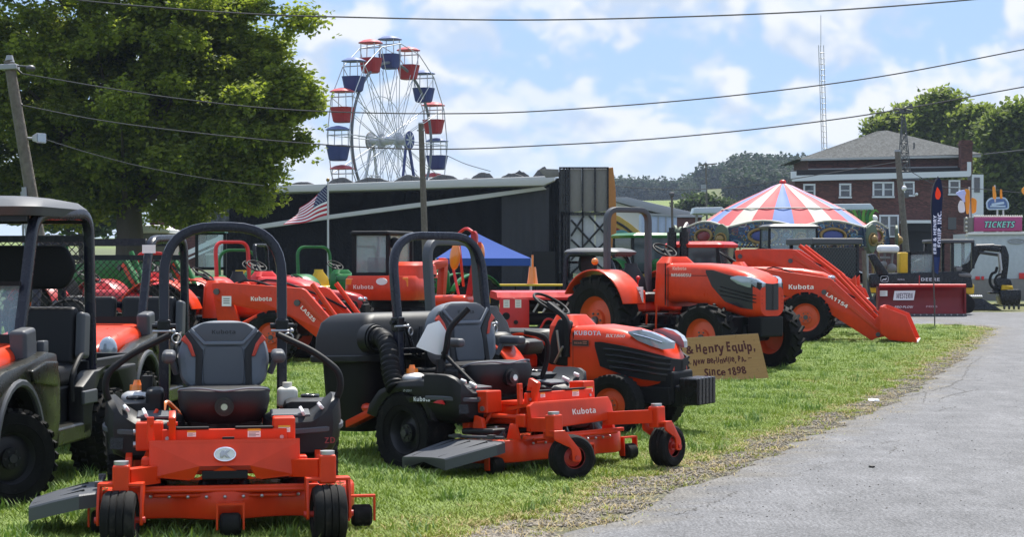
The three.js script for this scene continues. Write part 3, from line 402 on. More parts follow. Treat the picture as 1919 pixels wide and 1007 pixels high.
{
  const d = 112, f = flat(d, 755), b = at(755, PY, d); b.y = 0;
  const t = thing('barn', 'low cream barn with grey sloping roof beside the ride front', 'barn', b);
  obj('wall', [poly(f, [[722, 222], [790, 243], [790, 300], [722, 300]], 5, -3)], M.cream, t);
  obj('roof', [poly(f, [[719, 216.5], [735, 216.5], [812, 234], [812, 237.5], [786, 238.5], [720, 221]], 6, -3)], M.grey, t);
  const t2 = thing('container', 'pale blue shipping container with door seams beside the barn', 'container', at(772, PY, 104).setY(0)), g = flat(104, 772);
  obj('shell', [poly(g, [[752, 236], [793, 238], [793, 300], [752, 300]], 2.4, -1.2)], mk('paleBlue', [0.42, 0.50, 0.66], 0.6, { map: gDust }), t2);
  for (const x of [771, 780]) obj('door_bar', [beam(V(...g(x, 239), 0.05), V(...g(x, 299), 0.05), 0.06, 0.06)], M.grey, t2);
  obj('top_rail', [beam(V(...g(752, 236), 0.03), V(...g(793, 238), 0.03), 0.12, 0.12)], M.grey, t2);
  const hh = flat(108, 800), t3 = thing('brick_shed', 'low dark brick shed between container and carousel', 'shed', at(800, PY, 108).setY(0));
  obj('wall', [poly(hh, [[792, 240], [822, 240], [822, 300], [792, 300]], 3, -1.5)], mk('brickDark', [0.10, 0.042, 0.035], 0.9), t3); obj('roof', [poly(hh, [[791, 237.5], [823, 237.5], [823, 240], [791, 240]], 3.3, -1.5)], M.grey, t3);
  for (const [px, dd, w, lab] of [[830, 96, 36, 'small pale booth roof on posts left of the carousel tent'], [994, 96, 52, 'white booth roof with green palm fronds right of the carousel tent']]) {
    const q = flat(dd, px), s = thing('booth', lab, 'booth', at(px, PY, dd).setY(0)), yt = px < 900 ? 229 : 225;
    obj('roof', [poly(q, [[px - w / 2, yt], [px + w / 2 - 4, yt - 0.6], [px + w / 2, yt + 4], [px + w / 2, yt + 6.5], [px - w / 2 - 2, yt + 7]], 1.6, 0, 0.03)], mk('booth' + px, [0.46, 0.55, 0.60], 0.5), s);
    each('post', [-1, 1].map((k) => rod(V(...q(px + k * (w / 2 - 4), yt + 6), 0), V(q(px + k * (w / 2 - 4), 0)[0], 0, 0), 0.06)), M.grey, s);
    if (px > 900) {
      for (let k = 0; k < 7; k++) { const x0 = 990 + k * 4; obj('palm_frond', [sweep(curve([[x0 + 2, 247], [x0 + 1, 240], [x0 + (k - 3) * 2, 232], [x0 + (k - 3) * 3.4, 235]].map(([x, y]) => V(...q(x, y), 0.8 + 0.05 * k)), 8), [[0.11, 0], [0, 0.03], [-0.11, 0], [0, -0.03]], [0, 0, 1], false, (u) => 1.15 - u)], k % 2 ? M.green : mk('frond', [0.10, 0.30, 0.03], 0.6), s); }
      obj('red_scenery', [ball(0.26, [...q(1011, 247), 0.8], [1.2, 0.8, 1])], M.redPlastic, s); obj('white_globe', [ball(0.2, [...q(1020, 242), 0.8])], M.white, s);
    }
  }
}
const brickTex = grainTexture(512, (x, y) => { const row = Math.floor(y * 32), u = x * 12 + (row % 2) * 0.5, m = (y * 32) % 1 < 0.14 || u % 1 < 0.07 ? 1 : 0, v = noise2(Math.floor(u) * 3.1, row * 1.7) * 0.14; const b = [0.42 + v, 0.235 + v * 0.7, 0.20 + v * 0.6]; return m ? [0.44, 0.34, 0.31] : b; }, 0.4, true);
const shingleTex = grainTexture(256, (x, y) => { const row = Math.floor(y * 16), v = 0.44 + 0.12 * noise2(Math.floor(x * 20 + (row % 2) * 0.5), row * 2.2) + 0.08 * tileN(x, y, 5, 3) - ((y * 16) % 1 < 0.2 ? 0.1 : 0); return [v, v, v * 0.99]; }, 0.5, true);
mk('brick', [0.62, 0.62, 0.64], 0.9, { map: brickTex, bumpMap: brickTex, bumpScale: 0.02 }); mk('shingle', [0.36, 0.39, 0.40], 0.9, { map: shingleTex, bumpMap: shingleTex, bumpScale: 0.02 }); mk('pane', [0.012, 0.016, 0.022], 0.06, { clearcoat: 1, clearcoatRoughness: 0.03 }); mk('trimWhite', [0.70, 0.71, 0.74], 0.5);
function sashWindow(parent, x, y, z, w, h, double) {
  const n = double ? 2 : 1, fr = obj('window', [box(w + 0.16, 0.12, 0.16, [x, y + h / 2 + 0.02, z]), box(w + 0.24, 0.12, 0.22, [x, y - h / 2 - 0.04, z + 0.02]), box(0.12, h - 0.12, 0.15, [x - w / 2 - 0.02, y, z]), box(0.12, h - 0.12, 0.15, [x + w / 2 + 0.02, y, z]), ...(double ? [box(0.16, h - 0.12, 0.14, [x, y, z])] : [])], M.trimWhite, parent);
  for (let k = 0; k < n; k++) { const pw = w / n, px = x - w / 2 + pw * (k + 0.5); obj('pane', [box(pw - 0.06, h - 0.06, 0.03, [px, y, z - 0.05])], M.pane, fr); obj('sash', [box(pw - 0.1, 0.06, 0.06, [px, y + 0.02, z - 0.02])], M.trimWhite, fr); }
}
{ // brick hall
  const d = 140, cx = 1035, f = flat(d, cx), base = at(cx, PY, d); base.y = 0;
  const t = thing('brick_building', 'dark red brick hall with hipped grey roof and white windows', 'building', base), s = LENS / d;
  const X = (x) => f(x, 0)[0], Y = (y) => f(0, y)[1], x0 = X(931), x1 = X(1139), w = x1 - x0, mx = (x0 + x1) / 2;
  obj('wall', [box(w, Y(196), 9, [mx, Y(196) / 2, -4.5])], M.brick, t);
  obj('cornice', [beam(V(x0 - 0.2, Y(194.5), 0.1), V(X(1135), Y(189), 0.1), 0.45, 0.42), box(0.35, 0.6, 0.5, [x0 - 0.1, Y(191), 0.05]), box(0.3, 1.0, 0.5, [X(1134), Y(183), 0.05])], M.trimWhite, t);
  obj('parapet', [poly(f, [[934, 184], [1132, 181], [1132, 192], [934, 195]], 0.4, -0.4)], M.black, t);
  obj('upper_wall', [box(X(1130) - X(950), 1.0, 7, [(X(1130) + X(950)) / 2, Y(178), -5])], M.brick, t);
  obj('fascia', [beam(V(X(950), Y(183.5), -1.3), V(X(1126), Y(180.5), -1.3), 0.2, 0.2), poly(f, [[940, 170.5], [1152, 166], [1152, 168.6], [940, 173]], 0.3, -0.85)], mk('trimGrey', [0.36, 0.37, 0.38], 0.6), t);
  const e = [V(X(936), Y(171), -0.7), V(X(1154), Y(165), -0.7), V(X(1154), Y(165), -10), V(X(936), Y(171), -10)], pk = [V(X(1044), Y(133), -5.2), V(X(1056), Y(132), -5.4)];
  const rg = new THREE.BufferGeometry(); const q = []; for (const tri of [[e[0], e[1], pk[1]], [e[0], pk[1], pk[0]], [e[1], e[2], pk[1]], [e[2], e[3], pk[0]], [e[2], pk[0], pk[1]], [e[3], e[0], pk[0]]]) tri.forEach((p) => q.push(p.x, p.y, p.z)); rg.setAttribute('position', new THREE.Float32BufferAttribute(q, 3)); rg.computeVertexNormals();
  const roof = obj('roof', [rg], M.shingle, t);
  obj('chimney', [box(0.82, 2.6, 0.9, [X(1131.5), Y(170), -0.2]), box(0.95, 0.2, 1.0, [X(1131.5), Y(154), -0.2])], M.brick, roof); obj('vent_pipe', [rod(V(X(1078), Y(158), -2.2), V(X(1078), Y(150), -2.2), 0.06)], M.darkSteel, roof);
  for (const [a, b, yt, yb, dbl] of [[942, 953.5, 202, 216.5], [984, 995.5, 201.5, 216], [1023, 1045.5, 199.5, 215.5, 1], [1059, 1069.5, 199, 214], [1112, 1123, 197.5, 212.5]]) sashWindow(t, X((a + b) / 2), Y((yt + yb) / 2), 0.06, (b - a) / s, (yb - yt) / s, dbl);
  obj('doorway', [box(X(1092) - X(1056), Y(247), 0.3, [X(1074), Y(247) / 2, 0.0])], M.black, t);
  obj('awning', [box(X(1093) - X(1054), 0.22, 1.6, [X(1073.5), Y(245.5), 0.8]), box(0.2, Y(247), 0.2, [X(1056), Y(247) / 2, 1.4])], M.trimWhite, t);
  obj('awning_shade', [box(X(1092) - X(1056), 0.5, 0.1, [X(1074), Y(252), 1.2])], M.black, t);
  sashWindow(t, X(1041), Y(250), 0.06, 1.3, 1.5, 1);
  obj('porch', [box(0.85, Y(190), 1.4, [X(1144), Y(190) / 2, -0.4])], M.trimWhite, t); obj('porch_window', [box(0.42, 1.1, 0.06, [X(1143), Y(202), 0.33])], M.pane, t);
  obj('wall_lamp', [ball(0.12, [X(1072.5), Y(213), 0.3]), rod([X(1072.5), Y(213), 0.02], [X(1072.5), Y(213), 0.3], 0.03)], M.white, t);
  obj('louvre', [box(0.6, 0.9, 0.08, [X(1115), Y(247), 0.03])], M.darkSteel, t);
}
{ // house under the tree
  const d = 100, f = flat(d, 225), t = thing('brick_house', 'brick gable house with pale trim under the big tree', 'house', at(225, PY, d).setY(0));
  obj('wall', [poly(f, [[176, 243], [204, 214], [240, 252], [240, 300], [176, 300]], 7, -3.5)], M.brick, t);
  each('gable_trim', [beam(V(...f(204, 213), 0.1), V(...f(242, 254), 0.1), 0.16, 0.3), beam(V(...f(204, 213), 0.1), V(...f(174, 244), 0.1), 0.16, 0.3)], M.cream, t);
  obj('roof', [poly(f, [[226, 248], [236, 232], [268, 222], [272, 252]], 0.3, -0.8), poly(f, [[204, 211], [243, 253], [243, 256], [204, 215], [173, 246], [173, 243]], 7.2, -3.5)], M.shingle, t);
  obj('siding', [poly(f, [[240, 250], [270, 250], [270, 300], [240, 300]], 4, -2.5)], M.panelWhite, t); each('stair_rail', [beam(V(...f(216, 285), 0.7), V(...f(266, 262), 0.7), 0.08, 0.25), beam(V(...f(216, 292), 0.7), V(...f(266, 270), 0.7), 0.06, 0.1)], M.white, t);
  sashWindow(t, ...f(246, 268), -0.4, 0.9, 1.3);
}
// wooden poles
function pole(label, x0, y0, x1, y1, d, w0, w1, extra) {
  const a = at(x0, y0, d), b = at(x1, y1, d), k = (a.y) / (a.y - b.y), g = a.clone().lerp(b, k); g.y = 0;
  const t = thing('utility_pole', label, 'utility pole', g);
  obj('shaft', [rod(V(0, -0.1, 0), a.clone().sub(g), w1 * d / LENS / 2, w0 * d / LENS / 2, 14)], M.poleWood, t); if (extra) extra(t, (x, y, z = 0) => at(x, y, d).sub(g).add(V(0, 0, z))); return t;
}
pole('leaning wooden pole with floodlight in front of the big tree', 11, 56, 40, 225, 38, 12, 17, (t, P) => {
  obj('pole_cap', [rbox(0.34, 0.11, 0.3, P(12, 64), [0, 0, 0.05]), cyl(0.06, 0.1, 0.14, P(12, 54))], M.grey, t);
  each('service_drop', [rod(P(31, 205, 0.15), P(38, 300, 0.15), 0.05), rod(P(28, 210, 0.12), P(31, 300, 0.12), 0.025)], M.grey, t);
  const l = obj('floodlight', [loft([ringZ(0, 0.14, 0.12, 0, 0.02), ringZ(0.2, 0.24, 0.2, 0, 0.03)]).rotateY(0.9).translate(...P(44, 148, 0.15).toArray()), rod(P(33, 147), P(44, 148, 0.15), 0.025)], M.zinc, t); obj('lens', [box(0.2, 0.16, 0.02, [0, 0, 0.21]).rotateY(0.9).translate(...P(44, 148, 0.15).toArray())], M.lens, l);
  obj('lamp_head', [ball(0.09, P(38, 66, 0.1), [1.1, 0.8, 1]), rod(P(14, 62), P(38, 64, 0.1), 0.02)], M.darkSteel, t); each('bracket', [rod(P(14, 60), P(26, 71), 0.02), rod(P(18, 104), P(27, 108), 0.02)], M.darkSteel, t);
});
pole('straight wooden pole standing before the stage and wheel', 493.5, 130, 497.5, 252, 72, 6.5, 8, (t, P) => { obj('pole_cap', [cyl(0.10, 0.11, 0.05, P(493.5, 129.5))], M.zinc, t); obj('insulator', [rod(P(489, 138), P(498, 138, 0.1), 0.03)], M.grey, t); });
pole('leaning wooden pole in front of the brick hall', 1051, 162, 1061, 275, 96, 6.5, 8.5, (t, P) => { obj('lamp_head', [ball(0.13, P(1058, 206, 0.2)), rod(P(1054, 204), P(1058, 206, 0.2), 0.03)], M.white, t); obj('pole_cap', [cyl(0.14, 0.16, 0.1, P(1051, 162))], M.grey, t); });
pole('thin distant wooden pole with crossarm before the hillside', 827, 176, 828, 240, 205, 2.2, 2.6, (t, P) => { obj('crossarm', [beam(P(818, 179, 0.1), P(840, 177, 0.1), 0.12, 0.14)], M.poleWood, t); obj('transformer', [cyl(0.28, 0.28, 0.8, P(824, 206, 0.3))], M.grey, t); });
pole('short wooden post rising beside the loader arms', 1012, 279, 1014, 345, 45, 5.4, 5.4);
pole('low dark wooden post with lamp left of the carousel', 787, 214, 788, 262, 60, 2.8, 3.2, (t, P) => obj('lamp_head', [rbox(0.16, 0.12, 0.16, P(787, 213))], M.darkSteel, t));
mk('wire', [0.045, 0.046, 0.05], 0.6);
function wire(label, pts, d, r = 0.012) { const c = curve(pts.map(([x, y, dd]) => at(x, y, dd ?? d)), 70); const o = obj('wire', [sweep(c, circ(r, 5))], M.wire); tag(o, label, 'cable'); return o; }
wire('black cable crossing the very top of the sky', [[-80, -36], [120, -12], [300, 1.5], [420, 5.5], [600, 8.5], [760, 6], [960, -2], [1100, -12], [1290, -30]], 34, 0.014);
wire('black cable crossing the sky through the wheel, upper of the pair', [[24, 71], [190, 98], [345, 114], [560, 118], [700, 111], [860, 97], [1030, 75], [1210, 41]], 38, 0.013);
wire('black cable crossing the sky through the wheel, lower of the pair', [[24, 108], [130, 128], [345, 152], [500, 160], [650, 155], [800, 145], [1000, 122], [1210, 85]], 38, 0.013);
wire('thin cable drooping from the floodlight pole across the tree', [[46, 146], [100, 163], [165, 180], [240, 194], [310, 203]], 40, 0.010);
wire('pale cable sagging from the stage past the carousel peak', [[646, 193], [720, 203], [790, 207.5], [860, 204.5], [940, 193], [1050, 175]], 96, 0.022);
wire('paired service cable running right from the brick hall', [[1152, 166], [1180, 163], [1215, 159]], 135, 0.05);
wire('short service cable from the leaning pole to the right', [[1056, 180], [1100, 203], [1150, 207], [1215, 213]], 96, 0.02);
wire('faint cable at the right of the ferris wheel', [[525, 168], [545, 177], [575, 186]], 110, 0.02);
{ // lattice mast and windmill tower
  const d = 150, a = at(961.5, 3, d), b = at(967.5, 186, d), t = thing('radio_mast', 'thin pale lattice mast rising behind the brick hall', 'mast', [b.x, 0, b.z]);
  const top = a.clone().sub(t.position), low = V(0.2, -0.1, 0), w = 0.2, off = [V(-w, 0, 0.1), V(w, 0, 0.1), V(0, 0, -w)];
  off.forEach((o) => obj('leg', [rod(low.clone().add(o), top.clone().add(o).setY(top.y - 2.4), 0.032)], M.zinc, t));
  const rungs = []; for (let k = 0; k < 42; k++) { const u = k / 42 * 0.88, p = low.clone().lerp(top, u); for (let i = 0; i < 3; i++) rungs.push(rod(p.clone().add(off[i]), p.clone().add(off[(i + 1) % 3]).add(V(0, k % 2 ? 0 : 0.0, 0)), 0.022, 0.022, 5)); }
  obj('rung', rungs, M.zinc, t).userData.kind = 'stuff'; obj('antenna', [rod(top.clone().setY(top.y - 2.5), top, 0.025)], M.zinc, t);
  const d2 = 120, h = flat(d2, 1059), w2 = thing('windmill_tower', 'dark lattice windmill tower before the hipped roof', 'windmill', at(1059, PY, d2).setY(0));
  const P = (x, y, z) => V(...h(x, y), z), hw = 6, tw = 1.5; const c4 = [[-1, -1], [1, -1], [1, 1], [-1, 1]];
  c4.forEach(([sx, sz]) => obj('leg', [beam(P(1059 + sx * hw, 186, sz * 0.33), P(1058 + sx * tw, 120, sz * 0.08), 0.05, 0.05)], M.darkSteel, w2));
  const br = []; for (let k = 0; k < 6; k++) { const y0 = 186 - k * 11, y1 = y0 - 11, u = k / 6, v = (k + 1) / 6, A = lerp(hw, tw, u), B = lerp(hw, tw, v); for (const z of [0.33, -0.33]) br.push(rod(P(1059 - A, y0, z * (1 - u * 0.75)), P(1058.5 + B, y1, z * (1 - v * 0.75)), 0.022, 0.022, 5), rod(P(1059 + A, y0, z * (1 - u * 0.75)), P(1058.5 - B, y1, z * (1 - v * 0.75)), 0.022, 0.022, 5), rod(P(1059 - A, y0, z * (1 - u * 0.75)), P(1059 + A, y0, z * (1 - u * 0.75)), 0.022, 0.022, 5)); }
  each('brace', br, M.darkSteel, w2); obj('mount', [box(0.5, 0.3, 0.5, P(1059, 214, 0).toArray())], M.darkSteel, w2);
  for (let k = 0; k < 12; k++) { const a2 = k / 12 * 6.283; obj('fan_blade', [box(0.16, 0.5, 0.02, [0, 0.42, 0], [0, 0.5, 0]).rotateZ(a2).scale(0.75, 0.55, 1).rotateY(0.9).translate(...P(1057, 113, 0.15).toArray())], M.darkSteel, w2); }
  obj('platform', [box(0.95, 0.08, 0.6, P(1058, 117, 0).toArray()), rod(P(1047, 112, 0), P(1069, 115, 0), 0.05)], M.darkSteel, w2); obj('tail', [poly(h, [[1060, 112], [1068, 106], [1070, 113]], 0.03, 0)], M.darkSteel, w2);
}
{ // ferris wheel
  const d = 130, k = d / LENS, hub = at(457, 150, d), t = thing('ferris_wheel', 'tall ferris wheel with red and blue canopied tubs behind the stage', 'ferris wheel', [hub.x, 0, hub.z], -0.47);
  const H = hub.y, R = 113 * k, half = 0.86, N = 16; mk('wheelSteel', [0.55, 0.56, 0.58], 0.45, { metalness: 0.3 }); mk('ringSteel', [0.16, 0.17, 0.19], 0.5); mk('tubBlue', [0.035, 0.05, 0.20], 0.45); mk('tubRed', [0.42, 0.022, 0.03], 0.45); mk('canopyBlue', [0.10, 0.14, 0.30], 0.5); mk('canopyRed', [0.45, 0.05, 0.06], 0.5);
  const C = (a, r, x) => V(x, H + r * Math.sin(a), r * Math.cos(a));
  for (const x of [-half, half]) {
    for (let i = 0; i < N; i++) { const a = Math.PI / 2 + i / N * 2 * Math.PI, b = a + 2 * Math.PI / N; obj('rim_bar', [rod(C(a, R, x), C(b, R, x), 0.035, 0.035, 6)], M.wheelSteel, t); obj('spoke', [rod(C(a, 0.35, x * 0.8), C(a, R, x), 0.03, 0.03, 5), rod(C(a + 0.25, 0.3, x * 0.7), C(b, R * 0.76, x * 0.6), 0.022, 0.022, 5)], M.wheelSteel, t); }
  }
  obj('drive_ring', [sweep(Array.from({ length: 64 }, (_, i) => C(i / 64 * 6.283, 91 * k, 0.25)), circ(0.10, 7), [1, 0, 0], true)], M.ringSteel, t);
  obj('light_ring', [sweep(Array.from({ length: 48 }, (_, i) => C(i / 48 * 6.283, 52 * k, -half * 0.7)), circ(0.025, 5), [1, 0, 0], true)], M.wheelSteel, t);
  const ax = obj('axle', [cylX(0.3, 3.0, [0, H, 0]), cylX(0.55, 0.16, [half * 0.8, H, 0]), cylX(0.55, 0.16, [-half * 0.8, H, 0])], M.wheelSteel, t);
  const star = (x, m, n) => { const o = obj('hub_disc', [cylX(10.5 * k, 0.12, [x, H, 0], 28)], m, t); each('disc_ray', Array.from({ length: 8 }, (_, i) => box(0.05, 0.09, 8 * k, [x + (x > 0 ? 0.08 : -0.08), 0, 5 * k]).rotateX(i / 8 * 6.283).translate(0, H, 0)), n, o); obj('disc_rim', [torus(10.5 * k, 0.05, [0, 0, 0], [0, HP, 0], 28, 6).translate(x, H, 0)], n, o); };
  star(1.55, M.tubBlue, M.panelWhite); star(-1.55, M.wheelSteel, M.panelGrey);
  for (const [x, m] of [[1.4, M.tubBlue], [-1.4, M.wheelSteel]]) for (const z of [-1, 1]) obj('support_leg', [beam(V(x, H, z * 0.1), V(x * 1.25, 0.1, z * 2.6), 0.15, 0.15)], m, t);
  obj('base_frame', [box(4, 0.5, 6.5, [0, 0.3, 0])], M.wheelSteel, t);
  const lat = []; for (let q = 0; q < 7; q++) { const y = H - 2.4 - q * 0.9, w = 0.6 + q * 0.28; lat.push(rod([-1.2, y, -w], [-1.2, y - 0.9, w + 0.28], 0.04, 0.04, 5), rod([-1.2, y, w], [-1.2, y - 0.9, -w - 0.28], 0.04, 0.04, 5), rod([-1.2, y, -w], [-1.2, y, w], 0.04, 0.04, 5)); } each('lattice', lat, M.wheelSteel, t);
  for (let i = 0; i < N; i++) {
    const a = Math.PI / 2 + i / N * 2 * Math.PI, p = C(a, R, 0), red = i % 2, m = red ? M.tubRed : M.tubBlue, cm = red ? M.canopyRed : M.canopyBlue, rr = (y, w, e) => ringY(y, w, e, 0, Math.min(w, e) * 0.3, 3);
    const s = obj('tub', [loft([rr(-1.72, 0.95, 0.8), rr(-1.62, 1.12, 0.95), rr(-0.75, 1.42, 1.3), rr(-0.70, 1.46, 1.34)], false, true, 0.5)], m, t); s.position.copy(p);
    obj('canopy', [loft([rr(0.30, 1.5, 1.3), rr(0.36, 1.5, 1.3), rr(0.52, 0.9, 0.8), rr(0.60, 0.2, 0.2)], false, true, 0.4)], cm, s);
    each('post', [[-0.55, 0.4], [0.55, 0.4], [-0.55, -0.4], [0.55, -0.4]].map(([x, z]) => rod([x, -0.75, z], [x * 0.95, 0.32, z], 0.035, 0.035, 5)), M.wheelSteel, s); obj('hanger', [rod([-half, 0, 0], [half, 0, 0], 0.04, 0.04, 6)], M.wheelSteel, s);
  }
}
{ // carousel
  const d = 86, k = d / LENS, c = at(917, PY, d); c.y = 0; const t = thing('carousel', 'carousel with red, white and blue striped tent and painted rounding boards', 'carousel', c);
  const Y = (y) => EYE - (y - PY) * k, prof = [[0.10, Y(200)], [0.45, Y(203)], [1.15, Y(211.5)], [1.9, Y(220)], [2.74, Y(230.5)], [2.80, Y(231.5)], [3.3, Y(240)], [3.95, Y(252.5)], [4.3, Y(259)]];
  mk('tentRed', [0.58, 0.055, 0.065], 0.75, { transmission: 0.25, thickness: 0 }); mk('tentWhite', [0.62, 0.60, 0.52], 0.75, { transmission: 0.25, thickness: 0 }); mk('tentBlue', [0.10, 0.20, 0.50], 0.75, { transmission: 0.25, thickness: 0 });
  const pat = [M.tentBlue, M.tentRed, M.tentWhite, M.tentRed];
  for (let i = 0; i < 24; i++) {
    const a0 = -Math.PI / 12 * 1.04 + i * Math.PI / 12, pos = [], P = (r, u) => { const a = a0 + u * Math.PI / 12, sag = r[0] > 0.5 ? -0.045 * Math.sin(Math.PI * u) * (1 + 0.4 * noise2(i, r[0])) : 0; return [Math.sin(a) * r[0], r[1] + sag, Math.cos(a) * r[0]]; };
    for (let j = 0; j < prof.length - 1; j++) for (let q = 0; q < 4; q++) { const A = P(prof[j], q / 4), B = P(prof[j], (q + 1) / 4), C = P(prof[j + 1], (q + 1) / 4), D = P(prof[j + 1], q / 4); pos.push(...A, ...D, ...C, ...A, ...C, ...B); }
    const g = new THREE.BufferGeometry(); g.setAttribute('position', new THREE.Float32BufferAttribute(pos, 3)); obj('canopy_panel', [toCreasedNormals(g, 0.6)], pat[i % 4], t);
  }
  obj('canopy_seam', [torus(2.79, 0.03, [0, Y(231), 0], [HP, 0, 0], 48, 5)], M.tentWhite, t); obj('finial', [ball(0.16, [0, Y(199), 0], [1, 0.8, 1])], M.redPlastic, t);
  const art = textMat('carousel art', 512, 256, (x, w, h) => { x.fillStyle = '#15304f'; x.fillRect(0, 0, w, h); const r = rng(12); for (let i = 0; i < 170; i++) { x.strokeStyle = ['#124a48', '#244f88', '#7d6430', '#5b7f98', '#0a2034', '#7e3a2b', '#a59c7c'][Math.floor(r() * 7)]; x.lineWidth = 2 + 8 * r(); x.beginPath(); x.arc(r() * w, r() * h, 8 + 30 * r(), r() * 6, r() * 6 + 2.5); x.stroke(); } for (let i = 0; i < 24; i++) { x.fillStyle = i % 2 ? '#e0c25a' : '#cfe0ea'; x.beginPath(); x.arc(14 + i * 21, h - 14 + 4 * Math.sin(i), 6, 0, 7); x.fill(); } }, { solid: true });  // artwork colours darkened to carry the shade of the tent on the boards
  mk('gold', [0.26, 0.16, 0.045], 0.4, { metalness: 0.4 });  // gold darkened as well, with the tent shade put into its colour
  for (let i = 0; i < 9; i++) {
    const a = 0.36 + i * 2 * Math.PI / 9, r = 4.72, wdt = 2 * r * Math.tan(Math.PI / 9), sh = [[-wdt / 2, Y(282)], [wdt / 2, Y(282)], [wdt / 2, Y(261)]]; for (let q = 9; q >= 1; q--) { const u = q / 10; sh.push([-wdt / 2 + wdt * u, Y(261) + 0.30 * Math.pow(Math.sin(Math.PI * u), 1.3)]); } sh.push([-wdt / 2, Y(261)]);
    const place = (g) => g.rotateX(-0.12).translate(0, 0.3, r).rotateY(a); const bd = plate(sh, 0.08, 0.01); const uv = bd.attributes.uv, ps = bd.attributes.position; for (let q = 0; q < ps.count; q++) uv.setXY(q, ps.getX(q) / wdt + 0.5, (ps.getY(q) - Y(282)) / 1.15); bd.userData.keepUV = true;
    const b = obj('rounding_board', [place(bd)], art, t); obj('board_edge', [place(sweep(sh.slice(2).map(([x, y]) => V(x, y, 0.03)), circ(0.05, 6), [0, 0, 1]))], M.tentWhite, b);
    const el = (rx, ry, tt) => sweep(Array.from({ length: 28 }, (_, q) => V(Math.cos(q / 28 * 6.283) * rx, (Y(270.5) + 0) + Math.sin(q / 28 * 6.283) * ry, 0.07)), circ(tt, 6), [0, 0, 1], true);
    obj('medallion_frame', [place(el(0.62, 0.31, 0.07))], M.gold, b); obj('medallion', [place(xf(new THREE.SphereGeometry(1, 18, 8), [0, Y(270.5), 0.05], [0, 0, 0], [0.50, 0.23, 0.05]))], i % 2 ? M.darkRed : M.tubBlue, b); each('bulb', Array.from({ length: 16 }, (_, q) => place(ball(0.045, [Math.cos(q / 16 * 6.283) * 0.82, Y(270.5) + Math.sin(q / 16 * 6.283) * 0.46, 0.08], null, 6))), M.gold, b);
    const a2 = a + Math.PI / 9, sg = obj('shield', [xf(plate(roundShape([[-0.3, 0.75], [0, 0.95], [0.3, 0.75], [0.38, 0.3], [0.2, -0.25], [0, -0.4], [-0.2, -0.25], [-0.38, 0.3]], 0.12), 0.12, 0.03), [0, Y(273), 5.1]).rotateY(a2)], mk('shieldGreen', [0.10, 0.13, 0.08], 0.6), t); obj('bust', [xf(new THREE.SphereGeometry(0.2, 12, 8), [0, Y(267), 5.2], [0, 0, 0], [1, 1, 1]).rotateY(a2), torus(0.26, 0.05, [0, Y(267), 5.18], null, 18, 6).rotateY(a2)], M.gold, sg);
  }
  obj('platform', [cyl(4.6, 4.6, 0.3, [0, 0.35, 0], null, 36)], M.grey, t); obj('centre_pole', [cyl(0.8, 0.8, 3.4, [0, 2, 0])], M.tubBlue, t);
  for (let i = 0; i < 18; i++) { const a = i / 18 * 6.283; obj('pole', [rod([Math.sin(a) * 4.3, 0.4, Math.cos(a) * 4.3], [Math.sin(a) * 4.3, Y(270), Math.cos(a) * 4.3], 0.035)], M.gold, t); }
}
{ // blue pop-up canopy
  const d = 62, k = d / LENS, t = thing('canopy_tent', 'blue pop-up canopy in front of the stage', 'canopy', at(570, PY, d).setY(0)), q = (x, y, z) => V((x - 570) * k, EYE - (y - PY) * k, z);
  const pk = q(556, 257, 0), e = [q(513, 288, 1.5), q(622, 288, 1.5), q(622, 288, -1.5), q(513, 288, -1.5)], pos = []; const n = 8;
  for (let i = 0; i < 4; i++) { const A = e[i], B = e[(i + 1) % 4], P = (u, v) => { const s = A.clone().lerp(B, u).lerp(pk, v); s.y -= 0.02 * Math.sin(Math.PI * v) + 0.05 * Math.sin(Math.PI * u) * (1 - v); return s; }; for (let a = 0; a < n; a++) for (let b = 0; b < n; b++) { const c = [P(a / n, b / n), P((a + 1) / n, b / n), P((a + 1) / n, (b + 1) / n), P(a / n, (b + 1) / n)]; for (const m of [0, 1, 2, 0, 2, 3]) pos.push(c[m].x, c[m].y, c[m].z); } }
  const g = new THREE.BufferGeometry(); g.setAttribute('position', new THREE.Float32BufferAttribute(pos, 3)); obj('roof', [toCreasedNormals(g, 0.4)], mk('canopyCloth', [0.035, 0.085, 0.32], 0.8, { specularIntensity: 0.3 }), t);
  each('valance', [0, 1, 2, 3].map((i) => { const A = e[i].clone().add(V(0, 0.0, 0)), B = e[(i + 1) % 4]; return loft([[A, B, B.clone().setY(B.y - 0.24), A.clone().setY(A.y - 0.24)].map((p) => p.clone()), [A, B, B.clone().setY(B.y - 0.24), A.clone().setY(A.y - 0.24)].map((p) => p.clone().add(V(0.004, 0, 0.004)))]); }), M.canopyCloth, t);
  e.forEach((p) => obj('leg', [rod(p, p.clone().setY(0), 0.025)], M.zinc, t));
}
